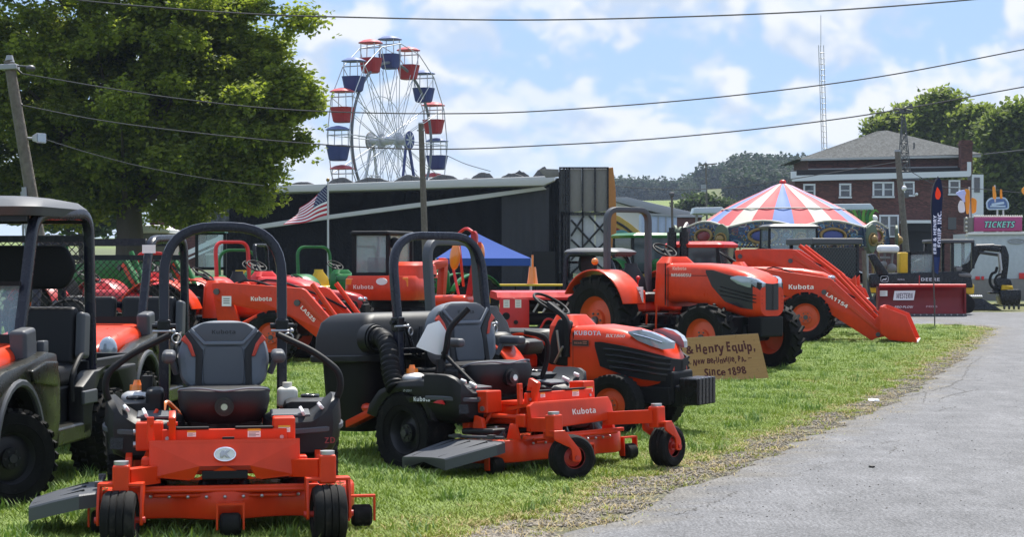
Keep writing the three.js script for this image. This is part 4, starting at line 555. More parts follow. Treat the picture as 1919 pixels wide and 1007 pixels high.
{ // flag on its pole
  const d = 45, k = d / LENS, t = thing('flagpole', 'slim metal pole carrying the striped flag', 'flagpole', at(386.5, PY, d).setY(0));
  obj('shaft', [rod(V(-0.03, 0, 0), V(-0.04, EYE + 95 * k, 0), 0.030, 0.022)], M.zinc, t); obj('finial', [ball(0.045, [-0.04, EYE + 96 * k, 0])], M.gold, t);
  const m = textMat('flag', 494, 260, (x, w, h) => { for (let i = 0; i < 13; i++) { x.fillStyle = i % 2 ? '#e8e6e8' : '#b02436'; x.fillRect(0, i * 20, w, 20); } x.fillStyle = '#1c2550'; x.fillRect(0, 0, 200, 140); x.fillStyle = '#fff'; for (let r = 0; r < 9; r++) for (let c = 0; c < (r % 2 ? 5 : 6); c++) { x.beginPath(); for (let i = 0; i < 10; i++) { const a = -HP + i * Math.PI / 5, q = i % 2 ? 2.6 : 6.4; x.lineTo(18 + c * 33 + (r % 2 ? 16 : 0) + Math.cos(a) * q, 15 + r * 13.6 + Math.sin(a) * q); } x.fill(); } }, { solid: true, rough: 0.8 }); m.side = THREE.DoubleSide;
  const A = at(385.5, 200, d), B = at(386, 237, d), C = at(334, 251, d + 0.4), D = at(352, 231, d + 0.5), n = 22, mm = 10, pos = [], uv = [];
  const P = (u, v) => { const s = A.clone().lerp(D, u).lerp(B.clone().lerp(C, u), v); s.z += 0.13 * Math.sin(u * 9 + v * 2.2) * u; s.y += 0.05 * Math.sin(u * 7 + v) * u; s.x += 0.06 * Math.sin(v * 5 + u * 6) * u; return s; };
  for (let i = 0; i < n; i++) for (let j = 0; j < mm; j++) for (const [a, b] of [[i, j], [i, j + 1], [i + 1, j + 1], [i, j], [i + 1, j + 1], [i + 1, j]]) { const s = P(a / n, b / mm); pos.push(s.x, s.y, s.z); uv.push(a / n, 1 - b / mm); }
  const g = new THREE.BufferGeometry(); g.setAttribute('position', new THREE.Float32BufferAttribute(pos, 3)); g.setAttribute('uv', new THREE.Float32BufferAttribute(uv, 2)); const q = toCreasedNormals(g, 1.4); q.userData.keepUV = true;
  tag(obj('flag', [q], m), 'red, white and blue striped national flag drooping from its pole', 'flag');
}

// ------------------------------------------------------------------ machine parts: wheels, seats, tractors, buggies
mk('rimOrange', [0.66, 0.075, 0.012], 0.45, { map: gDust }); mk('rimYellow', [0.70, 0.42, 0.02], 0.45); mk('rimBlack', [0.02, 0.02, 0.022], 0.4); mk('rimRed', [0.50, 0.03, 0.02], 0.4, { map: gDust }); mk('hydraulic', [0.025, 0.025, 0.027], 0.4);
const tyreCache = new Map();
function tyreGeo(R, w, rr, kind) {                   // axle along x
  const key = [R, w, rr, kind].join(); if (tyreCache.has(key)) return tyreCache.get(key);
  const tr = kind === 'ag' ? R * 0.925 : kind === 'knob' ? R * 0.955 : R, h = w / 2;
  const prof = kind === 'slick' ? [[rr * 0.96, -h * 0.72], [rr * 1.04, -h * 0.86], [lerp(rr, R, 0.45), -h], [lerp(rr, R, 0.78), -h * 0.93], [R * 0.975, -h * 0.70], [R * 0.99, -h * 0.46], [R * 0.95, -h * 0.44], [R * 0.95, -h * 0.38], [R * 0.997, -h * 0.36], [R, -h * 0.05], [R * 0.955, -h * 0.03], [R * 0.955, h * 0.03], [R, h * 0.05], [R * 0.997, h * 0.36], [R * 0.95, h * 0.38], [R * 0.95, h * 0.44], [R * 0.99, h * 0.46], [R * 0.975, h * 0.70], [lerp(rr, R, 0.78), h * 0.93], [lerp(rr, R, 0.45), h], [rr * 1.04, h * 0.86], [rr * 0.96, h * 0.72]]
    : [[rr * 0.96, -h * 0.78], [rr * 1.05, -h * 0.88], [lerp(rr, tr, 0.5), -h * 1.0], [lerp(rr, tr, 0.88), -h * 0.98], [tr * 0.985, -h * 0.86], [tr, -h * 0.4], [tr, h * 0.4], [tr * 0.985, h * 0.86], [lerp(rr, tr, 0.88), h * 0.98], [lerp(rr, tr, 0.5), h * 1.0], [rr * 1.05, h * 0.88], [rr * 0.96, h * 0.78]];
  const g = [lathe(prof, 44).rotateZ(HP)];
  g.push(torus(lerp(rr, R, 0.35), R * 0.012, [h * 0.985, 0, 0], [0, HP, 0], 36, 5), torus(lerp(rr, R, 0.35), R * 0.012, [-h * 0.985, 0, 0], [0, HP, 0], 36, 5));
  const lug = (bx, by, bz, px, ang, yaw) => { const b = new THREE.BoxGeometry(bx, by, bz); const p = b.attributes.position; for (let i = 0; i < p.count; i++) if (p.getY(i) > 0) { p.setX(i, p.getX(i) * 0.9); p.setZ(i, p.getZ(i) * 0.72); } b.computeVertexNormals(); b.rotateY(yaw).translate(px, R - by / 2, 0).rotateX(ang); return b; };
  if (kind === 'ag') { const n = Math.round(R * 17 + 7); for (let i = 0; i < n; i++) for (const s of [-1, 1]) { g.push(lug(h * 1.12, R * 0.085, R * 0.085, s * h * 0.46, (i + (s > 0 ? 0.5 : 0)) / n * 2 * Math.PI, s * 0.62)); g.push(xf(new THREE.BoxGeometry(h * 0.10, R * 0.15, R * 0.075), [s * h * 0.97, R * 0.89, 0]).rotateX((i + (s > 0 ? 0.5 : 0)) / n * 2 * Math.PI + R * 0.0 - 0.09)); } }
  if (kind === 'knob') { const n = 26; for (let i = 0; i < n; i++) for (const [x, o] of [[-0.82, 0], [-0.3, 0.5], [0.3, 0], [0.82, 0.5]]) g.push(lug(h * 0.36, R * 0.06, R * 0.15, x * h, (i + o) / n * 2 * Math.PI, x * 0.5)); }
  if (kind === 'turf') { const n = 34; for (let i = 0; i < n; i++) for (const [x, o, y] of [[-0.8, 0, 0.4], [-0.38, 0.5, -0.5], [0, 0, 0.5], [0.38, 0.5, -0.5], [0.8, 0, 0.4]]) g.push(lug(h * 0.34, R * 0.03, R * 0.12, x * h, (i + o) / n * 2 * Math.PI, y)); }
  const out = join(g); tyreCache.set(key, out); return out;
}
function rimGeo(rr, w, deep = 0.3, s = 1) {          // outer face toward s * x
  const h = w / 2 * 0.8; const prof = [[rr * 0.99, h], [rr * 1.03, h * 1.0], [rr * 0.98, h * 0.9], [rr * 0.86, h * 0.5], [rr * 0.80, h * (1 - 2 * deep)], [rr * 0.42, h * (1 - 1.5 * deep)], [rr * 0.40, h * (1.15 - deep)], [0.001, h * (1.15 - deep)]];
  const g = [lathe(prof, 36).rotateZ(-HP), lathe([[rr * 0.99, -h], [rr * 0.86, -h * 0.5], [rr * 0.8, h * (0.9 - 2 * deep)], [0.001, h * (0.9 - 2 * deep)]], 28).rotateZ(-HP)];
  return join(g).scale(s, 1, 1);
}
function wheel(parent, p, R, w, rr, kind, rimMat, s = 1, steer = 0, deep = 0.3) {   // s: side that the dish faces
  const t = obj('wheel', [tyreGeo(R, w, rr, kind).clone()], M.rubber, parent, p); t.rotation.y = steer;
  const rm = new THREE.Mesh(join([xf(rimGeo(rr, w, deep, 1), null, [0, s > 0 ? 0 : Math.PI, 0])]), rimMat); rm.name = 'rim'; rm.castShadow = rm.receiveShadow = true; t.add(rm);
  const hx = s * w / 2 * 0.8 * (1.15 - deep), nuts = [cylX(rr * 0.16, w * 0.12, [hx + s * w * 0.03, 0, 0], 14)]; for (let i = 0; i < 6; i++) { const a = i / 6 * 6.283; nuts.push(cylX(rr * 0.05, w * 0.06, [hx + s * w * 0.01, Math.sin(a) * rr * 0.29, Math.cos(a) * rr * 0.29], 6)); }
  each('hub', [join(nuts)], M.darkSteel, t); return t;
}
function steering(parent, p, R, tilt, col) { const w = obj('steering_wheel', [torus(R, R * 0.075, null, [HP, 0, 0], 30, 8), ...[0, 2.1, 4.2].map((a) => box(R * 0.95, R * 0.06, R * 0.16, [R * 0.5, -R * 0.08, 0]).rotateY(a)), cyl(R * 0.22, R * 0.26, R * 0.16, [0, -R * 0.08, 0])], M.black, parent, p); w.rotation.x = tilt; if (col) obj('steering_column', [rod(p, col, 0.035, 0.05)], M.black, parent); return w; }
function seat(parent, y, z, w, mat, h = 0.42) {
  const b = obj('seat', [loft([ringY(y, w * 0.92, 0.40, z, 0.08), ringY(y + 0.06, w, 0.46, z, 0.10), ringY(y + 0.12, w * 0.97, 0.45, z, 0.12), ringY(y + 0.145, w * 0.8, 0.34, z, 0.12)], false, true, 1.0)], mat, parent);
  obj('backrest', [loft([0, 0.12, 0.55, 0.88, 1].map((u) => rrect(w * [0.8, 0.98, 0.95, 0.8, 0.5][Math.round(u * 4.2)] , 0.12 - 0.03 * u, 0.045).map(([x, q]) => V(x, y + 0.10 + u * h, z - 0.20 - u * 0.10 - q))), false, true, 1.0)], mat, parent); return b;
}
function rops(parent, z, w, h, y0, bend, tw = 0.06, m = M.blackPaint, lean = 0, name = 'roll_bar') { return obj(name, [squareTube([[-w / 2, y0, z], [-w / 2, h, z - lean], [w / 2, h, z - lean], [w / 2, y0, z]], tw, tw * 1.15, bend, [0, 0, 1])], m, parent); }
function fender(parent, x, R, w, a0, a1, m, thick = 0.02, y = null, z = 0) {      // arched mudguard around a wheel at height y
  const n = 18, ring = (r, s) => Array.from({ length: n + 1 }, (_, i) => { const a = lerp(a0, a1, i / n); return [Math.cos(a) * r, Math.sin(a) * r]; });
  const o = ring(R, 0), i = ring(R - thick, 0).reverse(); return obj('fender', [side([...o, ...i], w, 0, 0.006).translate(x, y ?? 0, z)], m, parent);
}
function makeTractor(name, label, group, pos, ry, o) {
  const t = thing(name, label, 'tractor', pos, ry, group), k = o.k ?? 1, P = o.paint, wb = o.wb ?? 2.0, tr = o.track ?? 1.3, rR = o.rR ?? 0.66, rW = o.rW ?? 0.38, fR = o.fR ?? 0.45, fW = o.fW ?? 0.26, ft = o.ftrack ?? tr * 0.95;
  for (const s of [-1, 1]) { wheel(t, [s * tr / 2, rR, 0], rR, rW, rR * 0.55, o.tread ?? 'ag', o.rim, s); wheel(t, [s * ft / 2, fR, wb], fR, fW, fR * 0.58, o.ftread ?? o.tread ?? 'ag', o.rim, s, o.steer ?? 0); }
  const hy = o.hy ?? fR + 0.35, ht = o.ht ?? hy + 0.48, hw = o.hw ?? 0.6, zd = o.zd ?? wb * 0.36, zn = o.zn ?? wb + 0.42;
  obj('transmission', [rbox(0.5, 0.42, wb * 0.62, [0, rR * 0.86, wb * 0.22], null, 0.06), cylX(0.16, tr - rW * 0.9, [0, rR, 0])], M.blackPaint, t);
  for (const s of [-1, 1]) obj('hood_seam', [box(0.006, (ht - hy) * 0.9, 0.01, [s * hw * 0.5, lerp(hy, ht, 0.45), lerp(zd, zn, 0.06)]), box(0.006, 0.008, (zn - zd) * 0.6, [s * hw * 0.501, lerp(hy, ht, 0.72), lerp(zd, zn, 0.32)])], M.black, t);
  obj('chassis', [rbox(0.36, 0.26, wb * 0.75, [0, fR + 0.16, wb * 0.72], null, 0.03), rbox(0.46, 0.30, 0.28, [0, fR + 0.16, zn - 0.08], null, 0.03), cylX(0.075, ft - fW, [0, fR, wb]), rbox(0.3, 0.14, 0.3, [0, fR + 0.04, wb], null, 0.03)], M.black, t);
  const H = o.hood ?? [[zd, 0.92, 0, 1.0], [lerp(zd, zn, 0.3), 1.0, 0, 1.0], [lerp(zd, zn, 0.65), 0.98, 0, 0.93], [lerp(zd, zn, 0.88), 0.92, 0.03, 0.80], [lerp(zd, zn, 0.97), 0.82, 0.08, 0.66], [zn, 0.66, 0.14, 0.5]];
  obj('hood', [loft(H.map(([z, w, b, h]) => ringZ(z, hw * w, (h - b) * (ht - hy), hy + (h + b) / 2 * (ht - hy), hw * 0.20, 5)), false, true, 0.55)], P, t);
  for (const s of [-1, 1]) obj('side_grille', [side(roundShape([[lerp(zd, zn, 0.42), 0.62], [lerp(zd, zn, 0.9), 0.52], [lerp(zd, zn, 0.94), 0.2], [lerp(zd, zn, 0.6), 0.14]].map(([z, u]) => [z, lerp(hy, ht, u)]), 0.05), 0.03, s * hw * 0.485)], M.black, t);
  obj('grille', [rbox(hw * 0.66, (ht - hy) * 0.36, 0.05, [0, lerp(hy, ht, 0.34), zn - 0.01], null, 0.02)], M.black, t);
  for (const s of [-1, 1]) obj('headlight', [ball(0.075, [s * hw * 0.27, lerp(hy, ht, 0.60), zn - 0.06], [1.3, 0.65, 1])], M.lens, t);
  obj('dash', [loft([ringY(hy, hw * 0.9, 0.34, zd - 0.1, 0.06), ringY(ht, hw * 0.85, 0.30, zd - 0.1, 0.08), ringY(ht + 0.1, hw * 0.6, 0.2, zd - 0.12, 0.08)], false, true, 0.6)], P, t);
  obj('floor', [rbox(tr - rW - 0.02, 0.05, 0.7, [0, fR + 0.12, zd - 0.4], null, 0.015), ...[-1, 1].map((s) => rbox(0.32, 0.05, 0.55, [s * (tr / 2 - 0.06), fR + 0.10, zd - 0.3], null, 0.015))], o.floor ?? M.black, t);
  if (!o.cab || o.cabSeat) { steering(t, [0, ht + 0.2, zd - 0.34], 0.19, 0.55, [0, ht, zd - 0.14]); seat(t, rR + 0.28, 0.12, 0.48, o.seatMat ?? M.seatBlack, o.seatH ?? 0.42); }
  for (const s of [-1, 1]) fender(t, s * tr / 2, rR * 1.12, rW * 1.05, 0.35, 2.6, P, 0.025, rR);
  obj('fender_deck', [rbox(tr - rW * 0.9, 0.16, 0.5, [0, rR + 0.2, -0.05], null, 0.05)], o.deck ?? P, t);
  if (o.rops) { rops(t, o.ropsZ ?? -0.28, o.ropsW ?? 0.82, o.rops, rR, o.bend ?? 0.14, o.ropsT ?? 0.06, o.ropsMat ?? M.blackPaint, o.lean ?? 0.1); }
  if (o.ambers) for (const s of [-1, 1]) { const a = obj('amber_lamp', [ball(0.062, [s * (tr / 2 + 0.06), rR * 1.12 + rR + 0.12, -0.12], [1, 0.9, 0.8])], M.amber, t); obj('lamp_stalk', [rod([s * (tr / 2 + 0.06), rR * 2.1, -0.12], [s * (tr / 2 + 0.06), rR * 1.12 + rR + 0.08, -0.12], 0.018)], M.black, a); }
  if (o.cab) {
    const c = o.cab, y0 = c.y0 ?? rR + 0.4, y1 = c.y1, zb = -0.35, zf = zd - 0.05, w = c.w ?? 1.2;
    each('cab_frame', [[-1, zb], [1, zb], [-1, zf], [1, zf]].map(([s, z]) => beam([s * w / 2, y0, z + (z > 0 ? 0.1 : 0)], [s * w / 2 * 0.94, y1, z], 0.07, 0.07)).concat([box(w, 0.06, 0.06, [0, y0, zf + 0.1]), box(w, 0.06, 0.06, [0, y0, zb])]), M.black, t);
    each('cab_glass', [box(w * 0.9, y1 - y0, 0.008, [0, (y0 + y1) / 2, zf + 0.04]), ...[-1, 1].map((s) => box(0.008, y1 - y0, zf - zb - 0.05, [s * w / 2 * 0.96, (y0 + y1) / 2, (zf + zb) / 2]))], c.glass ?? M.tinted, t);
    obj('cab_roof', [loft([ringY(y1, w * 1.02, zf - zb + 0.25, (zf + zb) / 2, 0.1), ringY(y1 + 0.07, w * 1.06, zf - zb + 0.3, (zf + zb) / 2, 0.12), ringY(y1 + 0.14, w * 0.9, zf - zb + 0.1, (zf + zb) / 2, 0.12)], false, true, 0.5)], c.roof ?? P, t);
  }
  if (o.stack) obj('exhaust', [rod([-hw * 0.62, ht - 0.1, zd + 0.15], [-hw * 0.62, o.stack, zd + 0.15], 0.045), rod([-hw * 0.62, ht, zd + 0.15], [-hw * 0.62, ht + 0.35, zd + 0.15], 0.075)], M.blackPaint, t);
  if (o.loader) addLoader(t, o.loader, P);
  return t;
}
function addLoader(t, l, P) {
  const L = l.pts, wdt = l.w ?? 0.09;                // pivot, knee, tip in (z, y)
  for (const s of [-1, 1]) {
    const x = s * l.x, [a, b, c] = L, n = (p, q) => { const d = Math.hypot(q[0] - p[0], q[1] - p[1]); return [-(q[1] - p[1]) / d, (q[0] - p[0]) / d]; }, u = n(a, b), v = n(b, c), h0 = l.h * 0.36, h1 = l.h * 0.62, h2 = l.h * 0.34;
    const arm = obj('loader_arm', [side(roundShape([[a[0] + u[0] * h0, a[1] + u[1] * h0], [b[0] + (u[0] + v[0]) / 2 * h1, b[1] + (u[1] + v[1]) / 2 * h1], [c[0] + v[0] * h2, c[1] + v[1] * h2], [c[0] - v[0] * h2, c[1] - v[1] * h2], [b[0] - (u[0] + v[0]) / 2 * h1, b[1] - (u[1] + v[1]) / 2 * h1], [a[0] - u[0] * h0, a[1] - u[1] * h0]], 0.06), wdt, x, 0.01)], P, t);
    obj('arm_rib', [side([[b[0] + v[0] * h1 * 0.55, b[1] + v[1] * h1 * 0.55], [c[0] + v[0] * h2 * 0.5, c[1] + v[1] * h2 * 0.5], [c[0] + v[0] * h2 * 0.2, c[1] + v[1] * h2 * 0.2], [b[0] + v[0] * h1 * 0.2, b[1] + v[1] * h1 * 0.2]], wdt + 0.03, x)], M.orangeDeep, arm);
    obj('tilt_cylinder', [rod([x, b[1] + 0.10 + v[1] * h1, b[0] + 0.05 + v[0] * h1], [x, lerp(b[1], c[1], 0.72) + v[1] * h1 * 0.9, lerp(b[0], c[0], 0.72) + v[0] * h1 * 0.9], 0.042), rod([x, lerp(b[1], c[1], 0.72) + v[1] * h1 * 0.9, lerp(b[0], c[0], 0.72) + v[0] * h1 * 0.9], [x, c[1] + 0.20, c[0] + 0.14], 0.022)], P, t);
    obj('lift_cylinder', [rod([x, a[1] - 0.62, a[0] + 0.22], [x, lerp(a[1], b[1], 0.75) - 0.08, lerp(a[0], b[0], 0.75)], 0.04)], P, t);
    obj('tower', [side(roundShape([[a[0] - 0.14, a[1] + 0.14], [a[0] + 0.12, a[1] + 0.14], [a[0] + 0.42, a[1] - 0.7], [a[0] + 0.02, a[1] - 0.78]], 0.05), wdt * 0.7, x * 0.84, 0.01)], P, t);
    each('pivot_pin', [cylX(0.05, wdt + 0.06, [x, a[1], a[0]]), cylX(0.05, wdt + 0.06, [x, b[1], b[0]]), cylX(0.045, wdt + 0.06, [x, c[1], c[0]])], M.darkSteel, t);
  }
  for (const s of [-1, 1]) for (const o of [0.02, 0.07]) obj('hydraulic_hose', [sweep(curve([[s * (l.x - 0.08 - o), L[0][1] - 0.2, L[0][0] + 0.1], [s * (l.x - 0.07 - o), L[0][1] + 0.16, L[0][0] + 0.35], [s * (l.x - 0.05 - o * 0.6), L[1][1] + l.h * 0.34, L[1][0] - 0.15], [s * (l.x - 0.03 - o * 0.6), lerp(L[1][1], L[2][1], 0.4) + l.h * 0.4, lerp(L[1][0], L[2][0], 0.4) + 0.12]], 16), circ(0.016, 6))], M.black, t);
  obj('cross_tube', [cylX(0.06, l.x * 2, [0, lerp(L[1][1], L[2][1], 0.55), lerp(L[1][0], L[2][0], 0.55)])], P, t);
  const [bz, by] = L[2], S = l.bs ?? 1, bw = l.bw ?? 1.7, prof = [[0.02, 0.52], [0.10, 0.55], [0.16, 0.10], [0.30, -0.06], [0.78, -0.13], [0.78, -0.155], [0.24, -0.10], [0.07, 0.04]].map(([z, y]) => [bz + z * S, by + y * S]), cheek = [[0.02, 0.52], [0.12, 0.58], [0.58, 0.40], [0.80, -0.12], [0.78, -0.155], [0.24, -0.10], [0.07, 0.04]].map(([z, y]) => [bz + z * S, by + y * S]);
  const b = obj('bucket', [side(prof, bw, 0, 0.004)], P, t); for (const s of [-1, 1]) obj('bucket_side', [side(cheek, 0.03, s * bw / 2, 0.004)], P, b);
  obj('cutting_edge', [box(bw + 0.02, 0.022, 0.11 * S, [0, by - 0.142 * S, bz + 0.76 * S])], M.zinc, b); obj('bucket_lip', [box(bw - 0.02, 0.05, 0.05, [0, by + 0.555 * S, bz + 0.07 * S])], P, b); each('bucket_bracket', [-1, 1].map((s) => side([[bz - 0.06, by - 0.08], [bz - 0.06, by + 0.3], [bz + 0.1, by + 0.46], [bz + 0.12, by - 0.04]], 0.12, s * l.x)), P, b);
}
function meshPanel(x0, x1, y0, y1, z, step, r = 0.004) { // diagonal wire mesh
  const g = [], w = x1 - x0, h = y1 - y0; for (let s = -h; s < w; s += step) for (const dir of [1, -1]) { let a = Math.max(0, s), b = Math.min(w, s + h), ya = a - s, yb = b - s; if (b - a < 0.02) continue; if (dir < 0) { ya = h - ya; yb = h - yb; } g.push(rod([x0 + a, y0 + ya, z], [x0 + b, y0 + yb, z], r, r, 4)); } return g;
}
function makeBuggy(label, pos, ry, o) {               // side-by-side utility vehicle, forward = +z, rear axle at 0
  const t = thing('utility_vehicle', label, 'utility vehicle', pos, ry, 'utility vehicles with orange hoods'), wb = 1.95;
  for (const s of [-1, 1]) { wheel(t, [s * 0.60, 0.325, wb], 0.325, 0.25, 0.175, 'knob', M.rimBlack, s, o.steer ?? 0, 0.22); wheel(t, [s * 0.60, 0.325, 0], 0.325, 0.27, 0.175, 'knob', M.rimBlack, s, 0, 0.22); }
  const body = M.olive, arch = (z, R, n = 9) => Array.from({ length: n + 1 }, (_, i) => { const a = Math.PI * (1 - i / n); return [z + Math.cos(a) * R, 0.33 + Math.sin(a) * R * 1.12]; });
  for (const s of [-1, 1]) {                           // front quarter with wheel arch, rear quarter with wheel arch
    obj('front_fender', [side([[wb + 0.62, 0.55], ...arch(wb, 0.42).reverse(), [wb - 0.44, 0.36], [wb - 0.74, 0.36], [wb - 0.80, 0.52], [wb - 0.80, 0.78], [wb - 0.72, 0.97], [wb - 0.52, 0.99], [wb - 0.20, 0.94], [wb + 0.25, 0.90], [wb + 0.55, 0.82], [wb + 0.64, 0.68]], 0.14, s * 0.63, 0.025)], body, t);
    const sw = obj('fender_lip', [sweep(arch(wb, 0.43, 14).slice(0).map(([z, y]) => V(s * 0.70, y, z)), rrect(0.05, 0.04, 0.012, 1), [1, 0, 0])], M.plasticGrey, t);
    obj('door_panel', [side(roundShape([[wb - 0.68, 0.74], [wb - 0.68, 0.92], [wb - 0.44, 0.93], [wb - 0.16, 0.88], [wb - 0.22, 0.80]], 0.03), 0.03, s * 0.71, 0.012)], body, t);
    obj('sill', [rbox(0.16, 0.14, 0.74, [s * 0.60, 0.38, wb - 1.15], null, 0.03)], body, t);
    obj('rear_quarter', [side([[0.62, 0.34], [0.46, 0.36], ...arch(0, 0.43).reverse(), [-0.66, 0.42], [-0.66, 0.80], [0.36, 0.80], [0.62, 0.70]], 0.12, s * 0.62, 0.02)], M.plastic, t);
    obj('step_recess', [rbox(0.03, 0.10, 0.30, [s * 0.69, 0.62, 0.52], null, 0.012)], M.plasticGrey, t);
    obj('headlight', [xf(new THREE.SphereGeometry(0.1, 18, 12), [s * 0.50, 0.86, wb + 0.53], [0, s * 0.5, 0], [0.8, 1.1, 0.6])], M.lens, t);
    obj('mirror_bracket', [side(roundShape([[wb - 0.70, 0.93], [wb - 0.6, 0.93], [wb - 0.6, 1.06], [wb - 0.70, 1.06]], 0.02), 0.05, s * 0.62)], M.plasticGrey, t);
  }
  obj('hood', [loft([[wb - 0.42, 1.10, 0.24, 0.93], [wb - 0.2, 1.14, 0.24, 0.91], [wb + 0.2, 1.14, 0.26, 0.86], [wb + 0.5, 1.04, 0.24, 0.80], [wb + 0.63, 0.86, 0.2, 0.76]].map(([z, w, h, y]) => ringZ(z, w, h, y, 0.10, 5)), false, true, 0.6)], M.orange, t);
  each('hood_corner', [-1, 1].map((s) => rbox(0.12, 0.24, 0.22, [s * 0.575, 1.03, wb - 0.40], [0.1, 0, 0], 0.03)), M.plasticGrey, t);
  obj('bumper', [rbox(1.2, 0.34, 0.22, [0, 0.62, wb + 0.58], null, 0.05), rbox(0.9, 0.16, 0.16, [0, 0.42, wb + 0.55], null, 0.04)], M.plastic, t);
  obj('floor', [rbox(1.2, 0.08, 2.5, [0, 0.38, wb - 0.85], null, 0.02), rbox(0.9, 0.2, 2.3, [0, 0.46, wb * 0.5], null, 0.03)], M.black, t);
  obj('dashboard', [loft([ringZ(wb - 0.66, 1.16, 0.22, 0.98, 0.06), ringZ(wb - 0.42, 1.2, 0.34, 0.94, 0.08)], false, true, 0.6), rbox(1.1, 0.5, 0.06, [0, 0.72, wb - 0.46], null, 0.02)], M.plastic, t);
  steering(t, [-0.30, 1.12, wb - 0.86], 0.18, 0.75, [-0.30, 0.96, wb - 0.62]);
  obj('bench_seat', [rbox(1.14, 0.16, 0.46, [0, 0.78, 0.62], null, 0.06, 3), rbox(1.1, 0.30, 0.40, [0, 0.56, 0.62], null, 0.03)], M.seatBlack, t);
  for (const s of [-1, 1]) { obj('backrest', [rbox(0.52, 0.44, 0.10, [s * 0.29, 1.05, 0.38], [-0.14, 0, 0], 0.045, 3)], M.seatBlack, t); obj('side_guard', [rbox(0.07, 0.34, 0.16, [s * 0.60, 1.06, 0.40], [-0.1, 0, 0], 0.03)], M.plasticGrey, t); obj('hip_rail', [pipe([[s * 0.63, 0.60, 0.72], [s * 0.63, 0.78, 0.74], [s * 0.63, 0.90, 0.58], [s * 0.61, 0.94, 0.40]], 0.02, 0.08)], M.black, t); }
  const fw = 0.49, rw = 0.60, top = o.top ?? 1.93, zf = wb - 0.60, zr = 0.22, tube = (pts, b = 0.12) => sweep(round(pts, b, 6), rrect(0.065, 0.075, 0.02, 2), null);
  for (const s of [-1, 1]) obj('cab_frame', [squareTube([[s * fw, 0.9, zf + 0.10], [s * (fw + 0.01), top, zf - 0.22], [s * rw, top + 0.02, zr + 0.05], [s * rw, 0.7, zr - 0.02]], 0.085, 0.075, 0.16, [1, 0, 0], 0.025)], M.navyPaint, t);
  each('cross_bar', [box(rw * 2, 0.06, 0.06, [0, top - 0.02, zr + 0.10]), box(fw * 2, 0.06, 0.06, [0, top - 0.02, zf - 0.12]), box(rw * 2, 0.05, 0.05, [0, top - 0.16, zr]), box(rw * 2, 0.05, 0.05, [0, 1.18, zr - 0.02])], M.navyPaint, t);
  const scr = obj('rear_screen', meshPanel(-rw + 0.05, rw - 0.05, 1.20, top - 0.18, zr - 0.03, 0.062, 0.0035), M.black, t); scr.userData.kind = 'stuff';
  const bed = obj('cargo_bed', [rbox(1.20, 0.05, 1.20, [0, 0.74, -0.35], null, 0.02), rbox(0.05, 0.14, 1.20, [0.58, 0.80, -0.35], null, 0.015), rbox(0.05, 0.14, 1.20, [-0.58, 0.80, -0.35], null, 0.015), rbox(1.20, 0.14, 0.05, [0, 0.80, 0.24], null, 0.015), rbox(1.20, 0.14, 0.05, [0, 0.80, -0.94], null, 0.015)], o.bed ?? M.plastic, t);
  if (o.roof) {
    obj('roof', [loft([ringY(top - 0.01, 1.16, 1.16, (zf + zr) / 2 - 0.02, 0.14, 5), ringY(top + 0.05, 1.20, 1.22, (zf + zr) / 2 - 0.02, 0.16, 5), ringY(top + 0.10, 1.10, 1.10, (zf + zr) / 2 - 0.04, 0.2, 5), ringY(top + 0.13, 0.8, 0.8, (zf + zr) / 2 - 0.04, 0.2, 5)], false, true, 0.6)], M.plasticGrey, t);  // lighter grey on this black roof stands in for sunlight on its top
    const ws = obj('windscreen', [xf(new THREE.BoxGeometry(fw * 1.9, 0.50, 0.006), [0, 1.20, zf + 0.02], [-0.25, 0, 0])], M.glass, t); obj('windscreen_frame', [xf(box(fw * 2, 0.03, 0.03, [0, 0.25, 0]), [0, 1.20, zf + 0.02], [0, 0, 0]), box(fw * 2, 0.04, 0.03, [0, 0.95, zf + 0.09])], M.black, t);
    obj('head_shade', [xf(plate(roundShape([[-0.5, 0], [-0.42, 0.16], [0.42, 0.16], [0.5, 0.0], [0.42, -0.16], [-0.42, -0.16]], 0.06), 0.05, 0.02), [0.08, 1.56, 0.46])], M.black, t);
  }
  return t;
}

